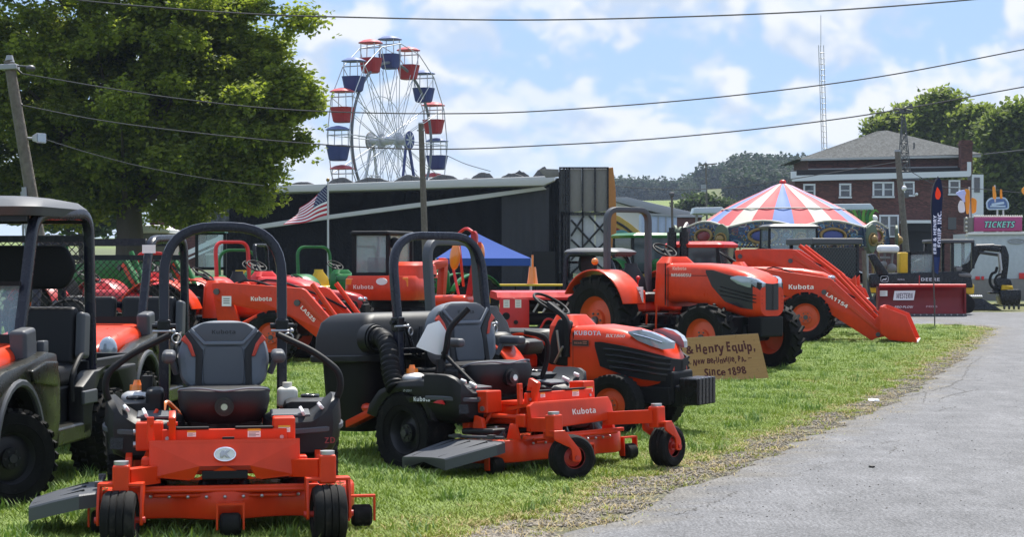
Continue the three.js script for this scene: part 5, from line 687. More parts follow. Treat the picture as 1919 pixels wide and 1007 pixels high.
// ------------------------------------------------------------------ the two zero-turn mowers in front
mk('seatFlash', [0.55, 0.055, 0.03], 0.5);
function makeMower(label, pos, ry, o) {               // forward = +z, machine's left = +x, rear axle at z = 0
  const t = thing('riding_mower', label, 'riding mower', pos, ry, 'orange riding mowers at the front of the lawn'), P = M.orange, tw = o.track, SZ = o.seatZ ?? 0, PZ = o.frontZ ?? 1.35;
  for (const s of [-1, 1]) wheel(t, [s * tw, 0.32, 0], 0.32, 0.30, 0.17, 'turf', M.rimBlack, s, 0, 0.36);
  // rear pods over the tyres
  const arch = Array.from({ length: 9 }, (_, i) => { const a = lerp(0.35, 2.75, i / 8); return [Math.cos(a) * 0.335, 0.30 + Math.sin(a) * 0.335]; });
  for (const s of [-1, 1]) {
    const px = s * (tw - 0.02);
    const pod = obj('fender_pod', [side([[-0.44, 0.46], [-0.40, 0.55], [-0.28, 0.66], [-0.08, 0.725], [0.22, 0.745], [0.36, 0.73], [0.36, 0.42], ...arch, [-0.36, 0.44]], 0.34, px, 0.045)], M.plastic, t);
    const hop = [[0.29, 1, 0], [0.44, 1, 0.005], [0.54, 0.97, 0.015], [0.61, 0.86, 0.03], [0.645, 0.66, 0.05]].map(([z, k, up]) => [[0.165, 0.78], [0.175, 0.66], [0.165, 0.53], [0.12, 0.445], [0.03, 0.40], [-0.14, 0.395], [-0.26, 0.43], [-0.30, 0.53], [-0.30, 0.645], [-0.26, 0.665], [-0.02, 0.68], [0.06, 0.73], [0.12, 0.785]].map(([x, y]) => V(px + s * x * k, 0.56 + (y - 0.56) * k - up * 0.2, z)));
    obj('pod_hopper', [loft(s > 0 ? hop.map((r) => r.slice().reverse()) : hop, false, true, 0.7)], M.plastic, pod);
    obj('pod_band', [sweep(curve([[0.178, 0.60, 0.32], [0.178, 0.60, 0.46], [0.158, 0.595, 0.565], [0.09, 0.585, 0.635], [-0.04, 0.575, 0.652], [-0.12, 0.57, 0.648]].map(([x, y, z]) => [px + s * x, y, z]), 20), rrect(0.02, 0.035, 0.006, 1), [0, 1, 0])], M.plasticGrey, pod);
    obj('pod_tray', [rbox(0.24, 0.02, 0.20, [s * (tw - 0.16), 0.672, 0.50], [0.10, 0, 0], 0.008)], M.plasticGrey, pod);
    obj('cup_ring', [torus(0.05, 0.012, [s * (tw - 0.02), 0.752, 0.16], [HP, 0, 0], 20, 6)], M.blackGloss, pod);
    each('pod_latch', [rbox(0.02, 0.035, 0.07, [s * (tw - 0.09), 0.69, 0.585], [0.5, 0, 0.5], 0.006), rbox(0.02, 0.035, 0.05, [s * (tw + 0.02), 0.722, 0.60], [0.5, 0, 0.7], 0.006)], M.white, pod);
    print('pod_print', s > 0 ? word(o.podText ?? 'ZD', '#7b1c18', 'bold 70px sans-serif', 128, 96) : M.blackPaint, 0.08, 0.07, pod, [s * (tw + 0.075), 0.515, 0.652], [-0.1, s * 0.3, 0]);
  }
  obj('fuel_cap', [cyl(0.045, 0.05, 0.06, [-tw + 0.02, 0.79, -0.04]), cyl(0.02, 0.03, 0.04, [-tw + 0.02, 0.83, -0.04])], M.amber, t);
  obj('fuel_neck', [ball(0.10, [-tw + 0.02, 0.74, -0.02], [1, 0.5, 1])], M.zinc, t);
  obj('coolant_bottle', [rbox(0.13, 0.13, 0.12, [0.40, 0.74, 0.10], null, 0.03, 3), cyl(0.03, 0.03, 0.03, [0.40, 0.82, 0.10])], M.cream, t);
  obj('console_box', [rbox(0.11, 0.20, 0.16, [-0.42, 0.72, 0.28], [0.1, 0, 0], 0.03), cyl(0.035, 0.035, 0.1, [-0.47, 0.84, 0.18])], M.plastic, t);
  // frame and engine deck
  each('frame', [rbox(0.10, 0.16, 1.2, [-0.27, 0.46, 0.45], null, 0.012), rbox(0.10, 0.16, 1.2, [0.27, 0.46, 0.45], null, 0.012), rbox(0.7, 0.12, 0.1, [0, 0.52, -0.42], null, 0.012)], P, t);
  obj('engine', [rbox(0.5, 0.30, 0.5, [0, 0.62, -0.35], null, 0.04), cyl(0.16, 0.16, 0.2, [0.05, 0.86, -0.36]), rbox(0.4, 0.10, 0.4, [0, 0.76, -0.36], null, 0.04)], M.black, t);
  obj('rear_guard', [pipe([[-0.55, 0.5, -0.45], [-0.55, 0.5, -0.72], [0.55, 0.5, -0.72], [0.55, 0.5, -0.45]], 0.035, 0.1)], P, t);
  each('hydraulic_hose', [pipe([[-0.25, 0.62, 0.05], [-0.36, 0.74, 0.12], [-0.38, 0.60, 0.24]], 0.014, 0.06), pipe([[0.28, 0.6, 0.08], [0.36, 0.68, 0.2], [0.3, 0.58, 0.34]], 0.014, 0.06)], M.amber, t);
  // seat
  const st = obj('seat', [loft([[0.615, 0.44, 0.36], [0.68, 0.52, 0.46], [0.76, 0.555, 0.50], [0.815, 0.545, 0.47], [0.835, 0.40, 0.30]].map(([y, w, dd]) => ringY(y, w, dd, 0.36 + SZ, 0.12, 5)), false, true, 0.9)], M.seatBlack, t);
  obj('seat_suspension', [loft([[0.52, 0.40, 0.36], [0.545, 0.46, 0.42], [0.56, 0.42, 0.38], [0.585, 0.48, 0.43], [0.60, 0.43, 0.40], [0.625, 0.46, 0.40]].map(([y, w, dd]) => ringY(y, w, dd, 0.34 + SZ, 0.06, 3)), false, true, 0.5)], M.rubber, st);
  obj('weight_knob', [cylZ(0.058, 0.035, [0, 0.725, 0.615 + SZ], 24), cylZ(0.04, 0.05, [0, 0.725, 0.625 + SZ], 20)], M.blackGloss, st); obj('knob_cap', [cylZ(0.020, 0.012, [0, 0.725, 0.654 + SZ], 14)], M.chrome, st);
  obj('seat_piping', [sweep(curve([[-0.272, 0.79, 0.42], [-0.265, 0.823, 0.52], [-0.14, 0.832, 0.585], [0, 0.818, 0.60], [0.14, 0.832, 0.585], [0.265, 0.823, 0.52], [0.272, 0.79, 0.42]].map(([x, y, z]) => [x, y, z + SZ]), 24), circ(0.007, 6))], M.seatGrey, st);
  // backrest: an upright shield in the plane x, v leaning back
  const SS = o.seatS ?? 1; st.scale.setScalar(SS); st.position.set(0, 0.725 * (1 - SS), (0.615 + SZ) * (1 - SS));
  const br = new THREE.Group(); br.scale.setScalar(SS); br.name = 'backrest'; br.position.set(0, 0.80 + 0.08 * (SS - 1), 0.17 + SZ - 0.45 * (SS - 1)); br.rotation.x = -0.14; t.add(br);
  const outl = roundShape([[-0.20, 0], [-0.265, 0.06], [-0.285, 0.20], [-0.262, 0.30], [-0.20, 0.395], [-0.09, 0.43], [0.09, 0.43], [0.20, 0.395], [0.262, 0.30], [0.285, 0.20], [0.265, 0.06], [0.20, 0]], 0.06, 5);
  obj('back_shell', [plate(outl, 0.14, 0.045)], M.seatGrey, br);
  obj('centre_pad', [plate(roundShape([[-0.125, 0.02], [-0.13, 0.16], [-0.118, 0.265], [0.118, 0.265], [0.13, 0.16], [0.125, 0.02]], 0.03, 4), 0.05, 0.014).translate(0, 0, 0.062)], M.seatDark, br);
  obj('head_pad', [plate(roundShape([[-0.118, 0.285], [-0.20, 0.365], [-0.13, 0.415], [0.13, 0.415], [0.20, 0.365], [0.118, 0.285]], 0.03, 4), 0.05, 0.014).translate(0, 0, 0.060)], M.seatDark, br);
  obj('pad_border', [sweep([[-0.205, 0.372, 0.082], [-0.120, 0.282, 0.086], [0.120, 0.282, 0.086], [0.205, 0.372, 0.082]].map((p) => V(...p)), rrect(0.024, 0.014, 0.005, 1), [0, 0, 1])], M.seatGrey, br);
  for (const s of [-1, 1]) { obj('side_band', [plate([[s * 0.135, 0.01], [s * 0.175, 0.01], [s * 0.172, 0.20], [s * 0.245, 0.335], [s * 0.218, 0.362], [s * 0.128, 0.24]], 0.03, 0.008).translate(0, 0, 0.066)], M.seatBlack, br); obj('red_flash', [plate(roundShape([[s * 0.172, 0.20], [s * 0.195, 0.20], [s * 0.225, 0.275], [s * 0.265, 0.305], [s * 0.238, 0.338], [s * 0.196, 0.278]], 0.006), 0.03, 0.008).translate(0, 0, 0.070)], M.seatFlash, br); }
  print('back_print', word('Kubota', '#15171c', 'bold 64px sans-serif', 320, 96, { stretch: 1.3 }), 0.17, 0.05, br, [0, 0.352, 0.0868]);
  for (const s of [-1, 1]) obj('armrest', [rbox(0.085, 0.07, 0.26, [s * 0.335, 1.015, 0.30 + SZ], [0.04, 0, 0], 0.03, 4), rod([s * 0.29, 0.90, 0.16 + SZ], [s * 0.325, 1.0, 0.2 + SZ], 0.02)], M.plasticGrey, t);
  // roll bar with folding joints
  const rz = o.ropsZ, rw = o.ropsW / 2;
  const rb = obj('roll_bar', [squareTube([[-rw, 1.17, rz], [-rw, o.ropsH, rz - 0.06], [rw, o.ropsH, rz - 0.06], [rw, 1.17, rz]], 0.065, 0.065, o.bend ?? 0.30, [0, 0, 1], 0.016)], M.navyPaint, t);
  for (const s of [-1, 1]) { obj('lower_post', [rbox(0.064, 0.66, 0.07, [s * rw, 0.84, rz], null, 0.014), rbox(0.1, 0.10, 0.12, [s * rw, 0.54, rz], null, 0.015)], M.navyPaint, rb); obj('hinge', [rbox(0.082, 0.12, 0.085, [s * rw, 1.17, rz], null, 0.012), cylX(0.018, 0.15, [s * rw, 1.185, rz])], M.blackPaint, rb); obj('pin_ring', [torus(0.03, 0.006, [s * (rw - 0.02) + 0.06, 1.11, rz + 0.06], [0, 0.3, 0], 18, 6), rod([s * rw - 0.07, 1.155, rz + 0.045], [s * rw + 0.07, 1.155, rz + 0.045], 0.009), ball(0.016, [s * rw + 0.06, 1.155, rz + 0.05])], M.steel, rb); }
  print('warning_print', word('▲ ⚠ ———', '#8c8f94', '40px sans-serif', 96, 96), 0.03, 0.05, rb, [-rw, 0.98, rz + 0.037]);
  // control levers
  for (const s of o.lever ? [-1, 1] : []) obj('control_lever', [sweep(round(o.lever.map(([x, y, z]) => V(s * x, y, z)), 0.09, 6), circ(0.021, 10))], M.black, t);
  // front: step, panel, arms, forks
  obj('foot_plate', [rbox(0.70, 0.035, 0.30, [0, 0.545, 0.86], null, 0.01), rbox(0.72, 0.10, 0.035, [0, 0.575, 1.00], null, 0.008)], P, t);
  each('step_pad', [rbox(0.24, 0.014, 0.05, [-0.21, 0.632, 1.0], null, 0.005), rbox(0.22, 0.014, 0.05, [0.17, 0.632, 1.0], null, 0.005)], M.black, t);
  obj('frame_box', [rbox(0.13, 0.17, 0.16, [0.345, 0.60, 0.92], null, 0.012)], P, t); obj('frame_box', [rbox(0.16, 0.17, 0.25, [-0.44, 0.56, 0.62], null, 0.012)], P, t); each('bolt', [cylX(0.02, 0.02, [-0.525, 0.58, 0.66], 10), cylX(0.02, 0.02, [-0.525, 0.51, 0.70], 10)], M.steel, t);
  const pn = new THREE.Group(); pn.name = 'front_panel'; pn.position.set(0, 0.36, 1.14); pn.rotation.x = -0.16; t.add(pn);
  if (o.emblem) {
    obj('panel_plate', [plate([[-0.43, 0.21], [0.43, 0.21], [0.43, 0.055], [0.38, 0.0], [0.20, -0.02], [0.15, 0.035], [-0.15, 0.035], [-0.20, -0.02], [-0.38, 0.0], [-0.43, 0.055]], 0.03, 0.008), xf(new THREE.BoxGeometry(0.86, 0.03, 0.12), [0, 0.20, -0.05])], P, pn);
    const pf = new THREE.BufferGeometry(), q = []; for (const tri of [[[-0.42, 0.19, 0.016], [-0.38, 0.01, 0.016], [-0.14, 0.06, 0.06]], [[-0.42, 0.19, 0.016], [-0.14, 0.06, 0.06], [0.14, 0.06, 0.06]], [[-0.42, 0.19, 0.016], [0.14, 0.06, 0.06], [0.42, 0.19, 0.016]], [[0.42, 0.19, 0.016], [0.14, 0.06, 0.06], [0.38, 0.01, 0.016]], [[-0.38, 0.01, 0.016], [-0.18, -0.015, 0.016], [-0.14, 0.06, 0.06]], [[0.18, -0.015, 0.016], [0.38, 0.01, 0.016], [0.14, 0.06, 0.06]], [[-0.18, -0.015, 0.016], [0.18, -0.015, 0.016], [0, 0.06, 0.06]]]) for (const p of tri) q.push(...p);
    pf.setAttribute('position', new THREE.Float32BufferAttribute(q, 3)); pf.computeVertexNormals(); obj('panel_facet', [pf], P, pn);
    obj('emblem', [xf(cyl(0.062, 0.062, 0.014, [0, 0, 0], [HP, 0, 0], 32), [0, 0.125, 0.058], [0, 0, 0], [1, 0.62, 1])], M.white, pn); obj('emblem_rim', [sweep(Array.from({ length: 32 }, (_, i) => V(Math.cos(i / 32 * 6.283) * 0.06, 0.125 + Math.sin(i / 32 * 6.283) * 0.037, 0.064)), circ(0.006, 6), [0, 0, 1], true)], M.chrome, pn);
    obj('emblem_mark', [plate([[-0.028, 0.105], [-0.012, 0.105], [-0.004, 0.121], [0.006, 0.105], [0.03, 0.105], [0.008, 0.129], [0.030, 0.146], [0.008, 0.146], [-0.006, 0.134], [-0.002, 0.146], [-0.018, 0.146], [-0.03, 0.13]], 0.006, 0.001).translate(0, 0, 0.067)], M.steel, pn);
    obj('grille_slot', [rbox(0.26, 0.05, 0.03, [0, 0.01, 0.03], null, 0.006)], M.black, pn); obj('latch', [rbox(0.07, 0.016, 0.03, [0.02, 0.222, -0.01], null, 0.005)], M.black, pn);
  } else {
    obj('panel_plate', [plate([[-0.40, 0.20], [0.42, 0.20], [0.45, 0.14], [0.45, 0.02], [-0.45, -0.02], [-0.45, 0.17]], 0.05, 0.01), xf(new THREE.BoxGeometry(0.84, 0.025, 0.26), [0, 0.185, -0.13])], P, pn);
    print('panel_print', word('Kubota', '#f2d9cf', 'bold 64px sans-serif', 320, 96, { stretch: 1.3 }), 0.30, 0.09, pn, [0.12, 0.10, 0.0285]);
  }
  each('cross_beam', [rbox(0.95, 0.10, 0.10, [0, 0.42, 1.05], null, 0.012), rod([-0.46, 0.29, 1.17], [0.46, 0.285, 1.17], 0.014), rod([-0.40, 0.26, 1.14], [0.40, 0.25, 1.14], 0.014)], P, t);
  const pv = o.pivot;
  for (const s of [-1, 1]) {
    const dy = s * (o.tilt ?? 0), pz = PZ;
    obj('front_arm', [beam([s * 0.40, 0.39 + dy * 0.6, 1.10], [s * (pv - 0.02), 0.405 + dy, pz - 0.01], 0.085, 0.10)], P, t);
    const pp = obj('pivot_post', [rbox(0.095, 0.165, 0.10, [s * pv, 0.40 + dy, pz], null, 0.014)], P, t); obj('pivot_cap', [cyl(0.042, 0.042, 0.02, [s * pv, 0.492 + dy, pz], null, 18)], M.steel, pp);
    const c = new THREE.Group(); c.name = 'caster'; c.position.set(s * pv, dy * 0.3, pz); c.rotation.y = o.caster[s > 0 ? 1 : 0]; t.add(c);   // trails along its own -z
    const R = 0.165, w = o.casterW, off = o.trail;
    obj('fork', [...[-1, 1].map((q) => side(roundShape([[0.045, 0.365], [-0.045, 0.365], [off - 0.032, R + 0.05], [off - 0.034, R - 0.03], [off + 0.034, R - 0.03], [off + 0.04, R + 0.07], [0.045, 0.30]], 0.02), 0.016, q * (w / 2 + 0.024), 0.004)), rbox(w + 0.065, 0.02, 0.09, [0, 0.358, 0], null, 0.006), cyl(0.028, 0.028, 0.05, [0, 0.385, 0])], P, c);
    const ty = obj('caster_wheel', [tyreGeo(R, w, 0.082, 'slick').clone()], M.rubber, c, [0, R, off]);
    const g = c.children[1]; const rm = new THREE.Mesh(join([rimGeo(0.08, w, 0.3, 1), rimGeo(0.08, w, 0.3, -1), cylX(0.018, w + 0.09, null, 12)]), M.rimRed); rm.name = 'caster_rim'; rm.position.set(0, R, off); c.add(rm);
  }
  // labels, hoses and clippings
  const tagM = textMat('warn label', 96, 64, (x) => { x.fillStyle = '#e8e4dc'; x.fillRect(0, 0, 96, 64); x.fillStyle = '#d8a21c'; x.fillRect(0, 0, 96, 18); x.fillStyle = '#333'; for (let i = 0; i < 4; i++) x.fillRect(8, 24 + i * 10, 78 - (i % 2) * 26, 4); }, { solid: true });
  print('warning_label', tagM, 0.075, 0.05, t, [0.17, 0.60, 1.0195]); print('warning_label', tagM, 0.05, 0.035, t, [-0.19, 0.60, 1.0195]); print('warning_label', tagM, 0.07, 0.04, t, [0.345, 0.62, 1.0025]); print('warning_label', tagM, 0.06, 0.09, t, [-0.5225, 0.57, 0.56], [0, -HP, 0]);
  each('hose', [pipe([[-0.2, 0.56, 0.1], [-0.3, 0.62, 0.3], [-0.22, 0.52, 0.6]], 0.013, 0.08), pipe([[0.2, 0.56, 0.1], [0.34, 0.60, 0.35], [0.24, 0.5, 0.7]], 0.013, 0.08), pipe([[-0.36, 0.66, 0.2], [-0.38, 0.5, 0.45], [-0.3, 0.42, 0.7]], 0.01, 0.08)], M.black, t);
  for (const [x, z] of [[-0.33, 1.005], [0.33, 1.005]]) obj('bolt', [cylZ(0.012, 0.012, [x, 0.575, z + 0.016], 6)], M.steel, t);
  { const r = rng(o.track * 1000), bl = []; for (let k = 0; k < 420; k++) { const a = r() * 6.28, x = (r() * 2 - 1) * 0.70, z = 0.55 + 0.55 * r(); bl.push(box(0.004, 0.003, 0.018 + 0.02 * r()).rotateX(0.3 * (r() - 0.5)).rotateY(a).translate(x, 0.289, z)); } const c = obj('grass_clippings', bl, mk('clipping', [0.13, 0.15, 0.04], 0.95), t); c.userData.kind = 'stuff'; }
  // cutting deck
  const dk = obj('mower_deck', [plate(roundShape([[-0.74, 0.55], [-0.76, 0.95], [-0.55, 1.12], [-0.32, 1.06], [0, 1.22], [0.32, 1.06], [0.56, 1.12], [0.77, 0.92], [0.77, 0.62], [0.55, 0.50], [-0.55, 0.46]], 0.12, 5), 0.17, 0.02).rotateX(HP).translate(0, 0.20, 0)], P, t);
  obj('deck_rim', [rbox(1.08, 0.03, 0.04, [0, 0.30, 1.16], null, 0.006)], P, dk);
  for (const [x, z] of [[-0.48, 0.80], [0, 0.90], [0.48, 0.80]]) { obj('spindle_cover', [cyl(0.13, 0.16, 0.07, [x, 0.315, z], null, 24)], M.blackPaint, dk); obj('spindle_nut', [cyl(0.02, 0.02, 0.03, [x, 0.362, z], null, 6)], M.steel, dk); }
  each('belt_cover', [rbox(0.42, 0.05, 0.36, [-0.42, 0.34, 0.74], null, 0.02), rbox(0.42, 0.05, 0.36, [0.42, 0.34, 0.74], null, 0.02)], M.plastic, dk);
  each('deck_bracket', [side([[0.96, 0.28], [1.10, 0.28], [1.06, 0.40], [1.0, 0.40]], 0.03, -0.52), side([[0.96, 0.28], [1.10, 0.28], [1.06, 0.40], [1.0, 0.40]], 0.03, 0.52), side([[0.62, 0.28], [0.78, 0.28], [0.74, 0.44], [0.66, 0.46]], 0.04, -0.56), side([[0.62, 0.28], [0.78, 0.28], [0.74, 0.44], [0.66, 0.46]], 0.04, 0.56)], P, dk);
  for (const [x, z] of [[-0.70, 1.0], [0.80, 0.98], [0.03, 1.24]]) { const rl = obj('roller', [lathe([[0.001, -0.06], [0.05, -0.06], [0.065, -0.045], [0.065, 0.045], [0.05, 0.06], [0.001, 0.06]], 20).rotateZ(HP).translate(x, 0.10, z)], M.rubber, dk); obj('roller_bracket', [box(0.012, 0.14, 0.05, [x - 0.075, 0.14, z]), box(0.012, 0.14, 0.05, [x + 0.075, 0.14, z]), box(0.16, 0.012, 0.05, [x, 0.215, z])], P, rl); }
  for (let i = 0; i < 9; i++) obj('bolt', [ball(0.011, [-0.42 + i * 0.105, 0.252, 1.155 + 0.05 * Math.cos((i - 4) * 0.5)], null, 8)], M.steel, dk);
  const ch = obj('discharge_chute', [loft([[-0.70, 0.52, 0.275, 0.60], [-0.82, 0.54, 0.265, 0.62], [-0.98, 0.50, 0.22, 0.56], [-1.12, 0.44, 0.17, 0.48]].map(([x, z0, y, wz]) => [[0, 0], [0.02, 0.012], [0.3, 0.02], [0.7, 0.02], [0.98, 0.012], [1, 0], [1, -0.1], [0.97, -0.1], [0.95, -0.012], [0.5, -0.004], [0.05, -0.012], [0.03, -0.1], [0, -0.1]].map(([u, v]) => V(x, y + v * 0.75, z0 + u * wz))), false, true, 0.5)], M.plasticGrey, t);
  each('chute_rib', [0.2, 0.5, 0.8].map((u) => beam([-0.80, 0.285, 0.54 + u * 0.62], [-1.10, 0.185, 0.44 + u * 0.48], 0.012, 0.012)), M.plastic, ch); obj('chute_hinge', [rod([-0.71, 0.31, 0.52], [-0.71, 0.31, 1.12], 0.012), box(0.04, 0.03, 0.06, [-0.72, 0.315, 0.62]), box(0.04, 0.03, 0.06, [-0.72, 0.315, 1.0])], M.darkSteel, ch);
  obj('foot_pedal', [rod([-0.40, 0.40, 0.94], [-0.42, 0.66, 1.02], 0.013), rbox(0.04, 0.16, 0.03, [-0.425, 0.62, 1.01], null, 0.006)], P, t);
  obj('lift_bracket', [side(roundShape([[0.96, 0.36], [1.08, 0.36], [1.05, 0.56], [1.10, 0.70], [1.00, 0.74], [0.97, 0.62]], 0.02), 0.04, -0.30), cylX(0.012, 0.06, [-0.30, 0.66, 1.02], 10), cylX(0.012, 0.06, [-0.30, 0.42, 1.02], 10)], P, t);
  each('lift_linkage', [rod([-0.46, 0.46, 0.52], [-0.40, 0.44, 1.0], 0.02), rod([-0.52, 0.30, 0.62], [-0.44, 0.48, 0.72], 0.016), rbox(0.08, 0.14, 0.08, [-0.5, 0.42, 0.52], null, 0.012), rod([-0.50, 0.55, 0.58], [-0.40, 0.70, 0.48], 0.012)], P, t);
  return t;
}
{
  const a = makeMower('orange zero-turn mower facing the camera with oval emblem on its front panel', [-1.835, 0, -11.95], 0.16, { track: 0.56, ropsZ: -0.15, ropsW: 0.75, ropsH: 1.825, pivot: 0.575, tilt: 0.02, caster: [3.05, 3.2], casterW: 0.19, trail: -0.06, emblem: true, bend: 0.34,
    lever: [[0.33, 1.15, 0.42], [0.56, 1.04, 0.50], [0.695, 0.93, 0.55], [0.71, 0.83, 0.55], [0.66, 0.70, 0.52], [0.47, 0.63, 0.45], [0.40, 0.46, 0.40]] });
  const b = makeMower('orange zero-turn mower with grass catcher standing half turned beside the road', [-0.32, 0, -15.17], 0.77, { seatZ: -0.14, frontZ: 1.50, seatS: 1.22, track: 0.60, ropsZ: -0.30, ropsW: 0.98, ropsH: 1.89, pivot: 0.565, caster: [-1.99, -1.44], casterW: 0.16, trail: -0.13, emblem: false, bend: 0.32, podText: 'Z',
    });
  b.position.y = -0.06; b.rotation.order = 'YXZ'; b.rotation.x = -0.042; b.updateMatrixWorld(true);
  { const L = (x, y, u) => locate(b, x, y, 'x', u); obj('control_lever', [sweep(round([L(549, 347, -0.30), L(526, 370, -0.44), L(523, 396, -0.46), L(517, 414, -0.46)], 0.07, 6), circ(0.024, 10)), sweep(round([L(519, 398, -0.46), L(538, 418, -0.44), L(557, 437, -0.42)], 0.05, 5), circ(0.018, 8))], M.black, b);
    obj('control_lever', [sweep(round([[0.30, 1.08, 0.34], [0.46, 1.04, 0.44], [0.50, 0.86, 0.40], [0.46, 0.66, 0.34]].map((p) => V(...p)), 0.08, 6), circ(0.021, 10))], M.black, b); }
  const fl = obj('pod_flash', [side([[0.08, 0.61], [0.50, 0.60], [0.50, 0.545], [0.46, 0.56], [0.12, 0.565]], 0.012, -0.755, 0.002)], M.blackPaint, b); obj('red_corner', [side([[0.40, 0.565], [0.50, 0.60], [0.53, 0.552]], 0.012, -0.7575, 0.002)], M.redBright, fl);
  print('pod_print', word('Kubota', '#e9e9ec', 'bold 64px sans-serif', 320, 96, { stretch: 1.2 }), 0.24, 0.07, b, [-0.768, 0.59, 0.28], [0, -HP, 0]); print('pod_print', word('Z·251', '#9da1a6', 'italic bold 48px sans-serif', 256, 96), 0.14, 0.05, b, [-0.758, 0.655, 0.10], [0, -HP, 0]);
  // grass catcher on the rear of the second mower
  const gc = new THREE.Group(); gc.name = 'grass_catcher'; b.add(gc);
  const sx = (y, w, dd, z, r) => ringY(y, w * 0.80, dd, z, r, 5, 0.02);
  obj('catcher_hood', [loft([sx(0.90, 1.46, 0.72, -0.98, 0.07), sx(1.08, 1.43, 0.70, -0.98, 0.07), sx(1.20, 1.36, 0.64, -0.98, 0.08), sx(1.255, 1.22, 0.54, -0.98, 0.08), sx(1.275, 1.06, 0.42, -0.98, 0.07)], false, true, 0.8)], M.plastic, gc);
  obj('catcher_rim', [sweep(ringY(0.90, 1.24, 0.76, -0.98, 0.12, 5, 0.02), rrect(0.03, 0.06, 0.01, 1), [0, 1, 0], true)], M.plastic, gc);
  for (const s of [-1, 1]) obj('catcher_bag', [loft([ringY(0.30, 0.50, 0.50, -0.98, 0.1, 4, s * 0.28 + 0.02), ringY(0.36, 0.55, 0.56, -0.98, 0.12, 4, s * 0.28 + 0.02), ringY(0.88, 0.57, 0.62, -0.98, 0.12, 4, s * 0.28 + 0.02)], false, true, 0.8)], M.black, gc);
  each('catcher_frame', [rod([-0.45, 0.5, -0.5], [-0.5, 0.5, -0.95], 0.03), rod([0.35, 0.5, -0.5], [0.35, 0.5, -0.95], 0.03), rod([-0.16, 0.45, -0.62], [-0.16, 1.1, -0.64], 0.03)], M.blackPaint, gc);
  const path = curve([[-0.50, 1.06, -0.62], [-0.52, 1.07, -0.48], [-0.60, 0.98, -0.30], [-0.68, 0.80, -0.18], [-0.72, 0.66, -0.08]], 60); obj('blower_tube', [sweep(path, circ(0.072, 14), null, false, (u) => 1 + 0.10 * Math.sin(u * 110))], M.black, gc);
  obj('tube_collar', [cylZ(0.12, 0.10, [-0.50, 1.06, -0.62], 20), torus(0.10, 0.012, [-0.50, 1.06, -0.56], [0, 0, 0], 20, 6)], M.plastic, gc);
  each('catcher_bar', [rbox(0.9, 0.05, 0.05, [0, 0.95, -0.55], null, 0.01), rod([-0.1, 0.9, -0.55], [-0.14, 1.15, -0.60], 0.02), rod([-0.05, 0.9, -0.55], [0.02, 1.14, -0.60], 0.02)], M.blackPaint, gc);
  obj('tail_deflector', [side(roundShape([[-0.78, 0.40], [-0.30, 0.56], [-0.30, 0.50], [-0.78, 0.34]], 0.01), 0.10, -0.62)], M.orange, b);
  const paper = plate(roundShape([[-0.05, 0.13], [0.05, 0.15], [0.10, 0.05], [0.06, -0.13], [-0.02, -0.11], [-0.17, -0.03]], 0.01), 0.003, 0.001), pp = obj('price_card', [paper], M.white); pp.position.copy(locate(b, 511, 384, 'x', -0.50).applyMatrix4(b.matrixWorld)); pp.rotation.set(-0.1, 0.35, 0.15); tag(pp, 'white paper price card hanging on the second mower control lever', 'card');
}

// ------------------------------------------------------------------ utility vehicles and tractors
{
  makeBuggy('orange hooded utility vehicle with black roof at the left picture edge', [-3.70, 0, -14.22], -0.10, { steer: -0.70, roof: true, top: 1.93 });
  const b2 = makeBuggy('orange hooded utility vehicle without roof behind the roofed one', [-3.72, 0, -18.3], -0.07, { steer: 0, roof: false, top: 1.80 });
  makeBuggy('black roofed utility vehicle parked behind the big tractor roll bar', [1.1, 0, -38.5], 1.15, { steer: 0, roof: true, top: 1.75 });
  const c = at(175, 277, 16.9), card = obj('price_card', [box(0.12, 0.075, 0.003)], textMat('card', 128, 80, (x, w, h) => { x.fillStyle = '#f2f2f0'; x.fillRect(0, 0, w, h); x.fillStyle = '#777'; for (let i = 0; i < 4; i++) x.fillRect(14, 14 + i * 16, 100 - (i % 2) * 30, 4); }, { solid: true })); card.position.copy(c); tag(card, 'white paper price card hanging in the open cab frame', 'card');
}
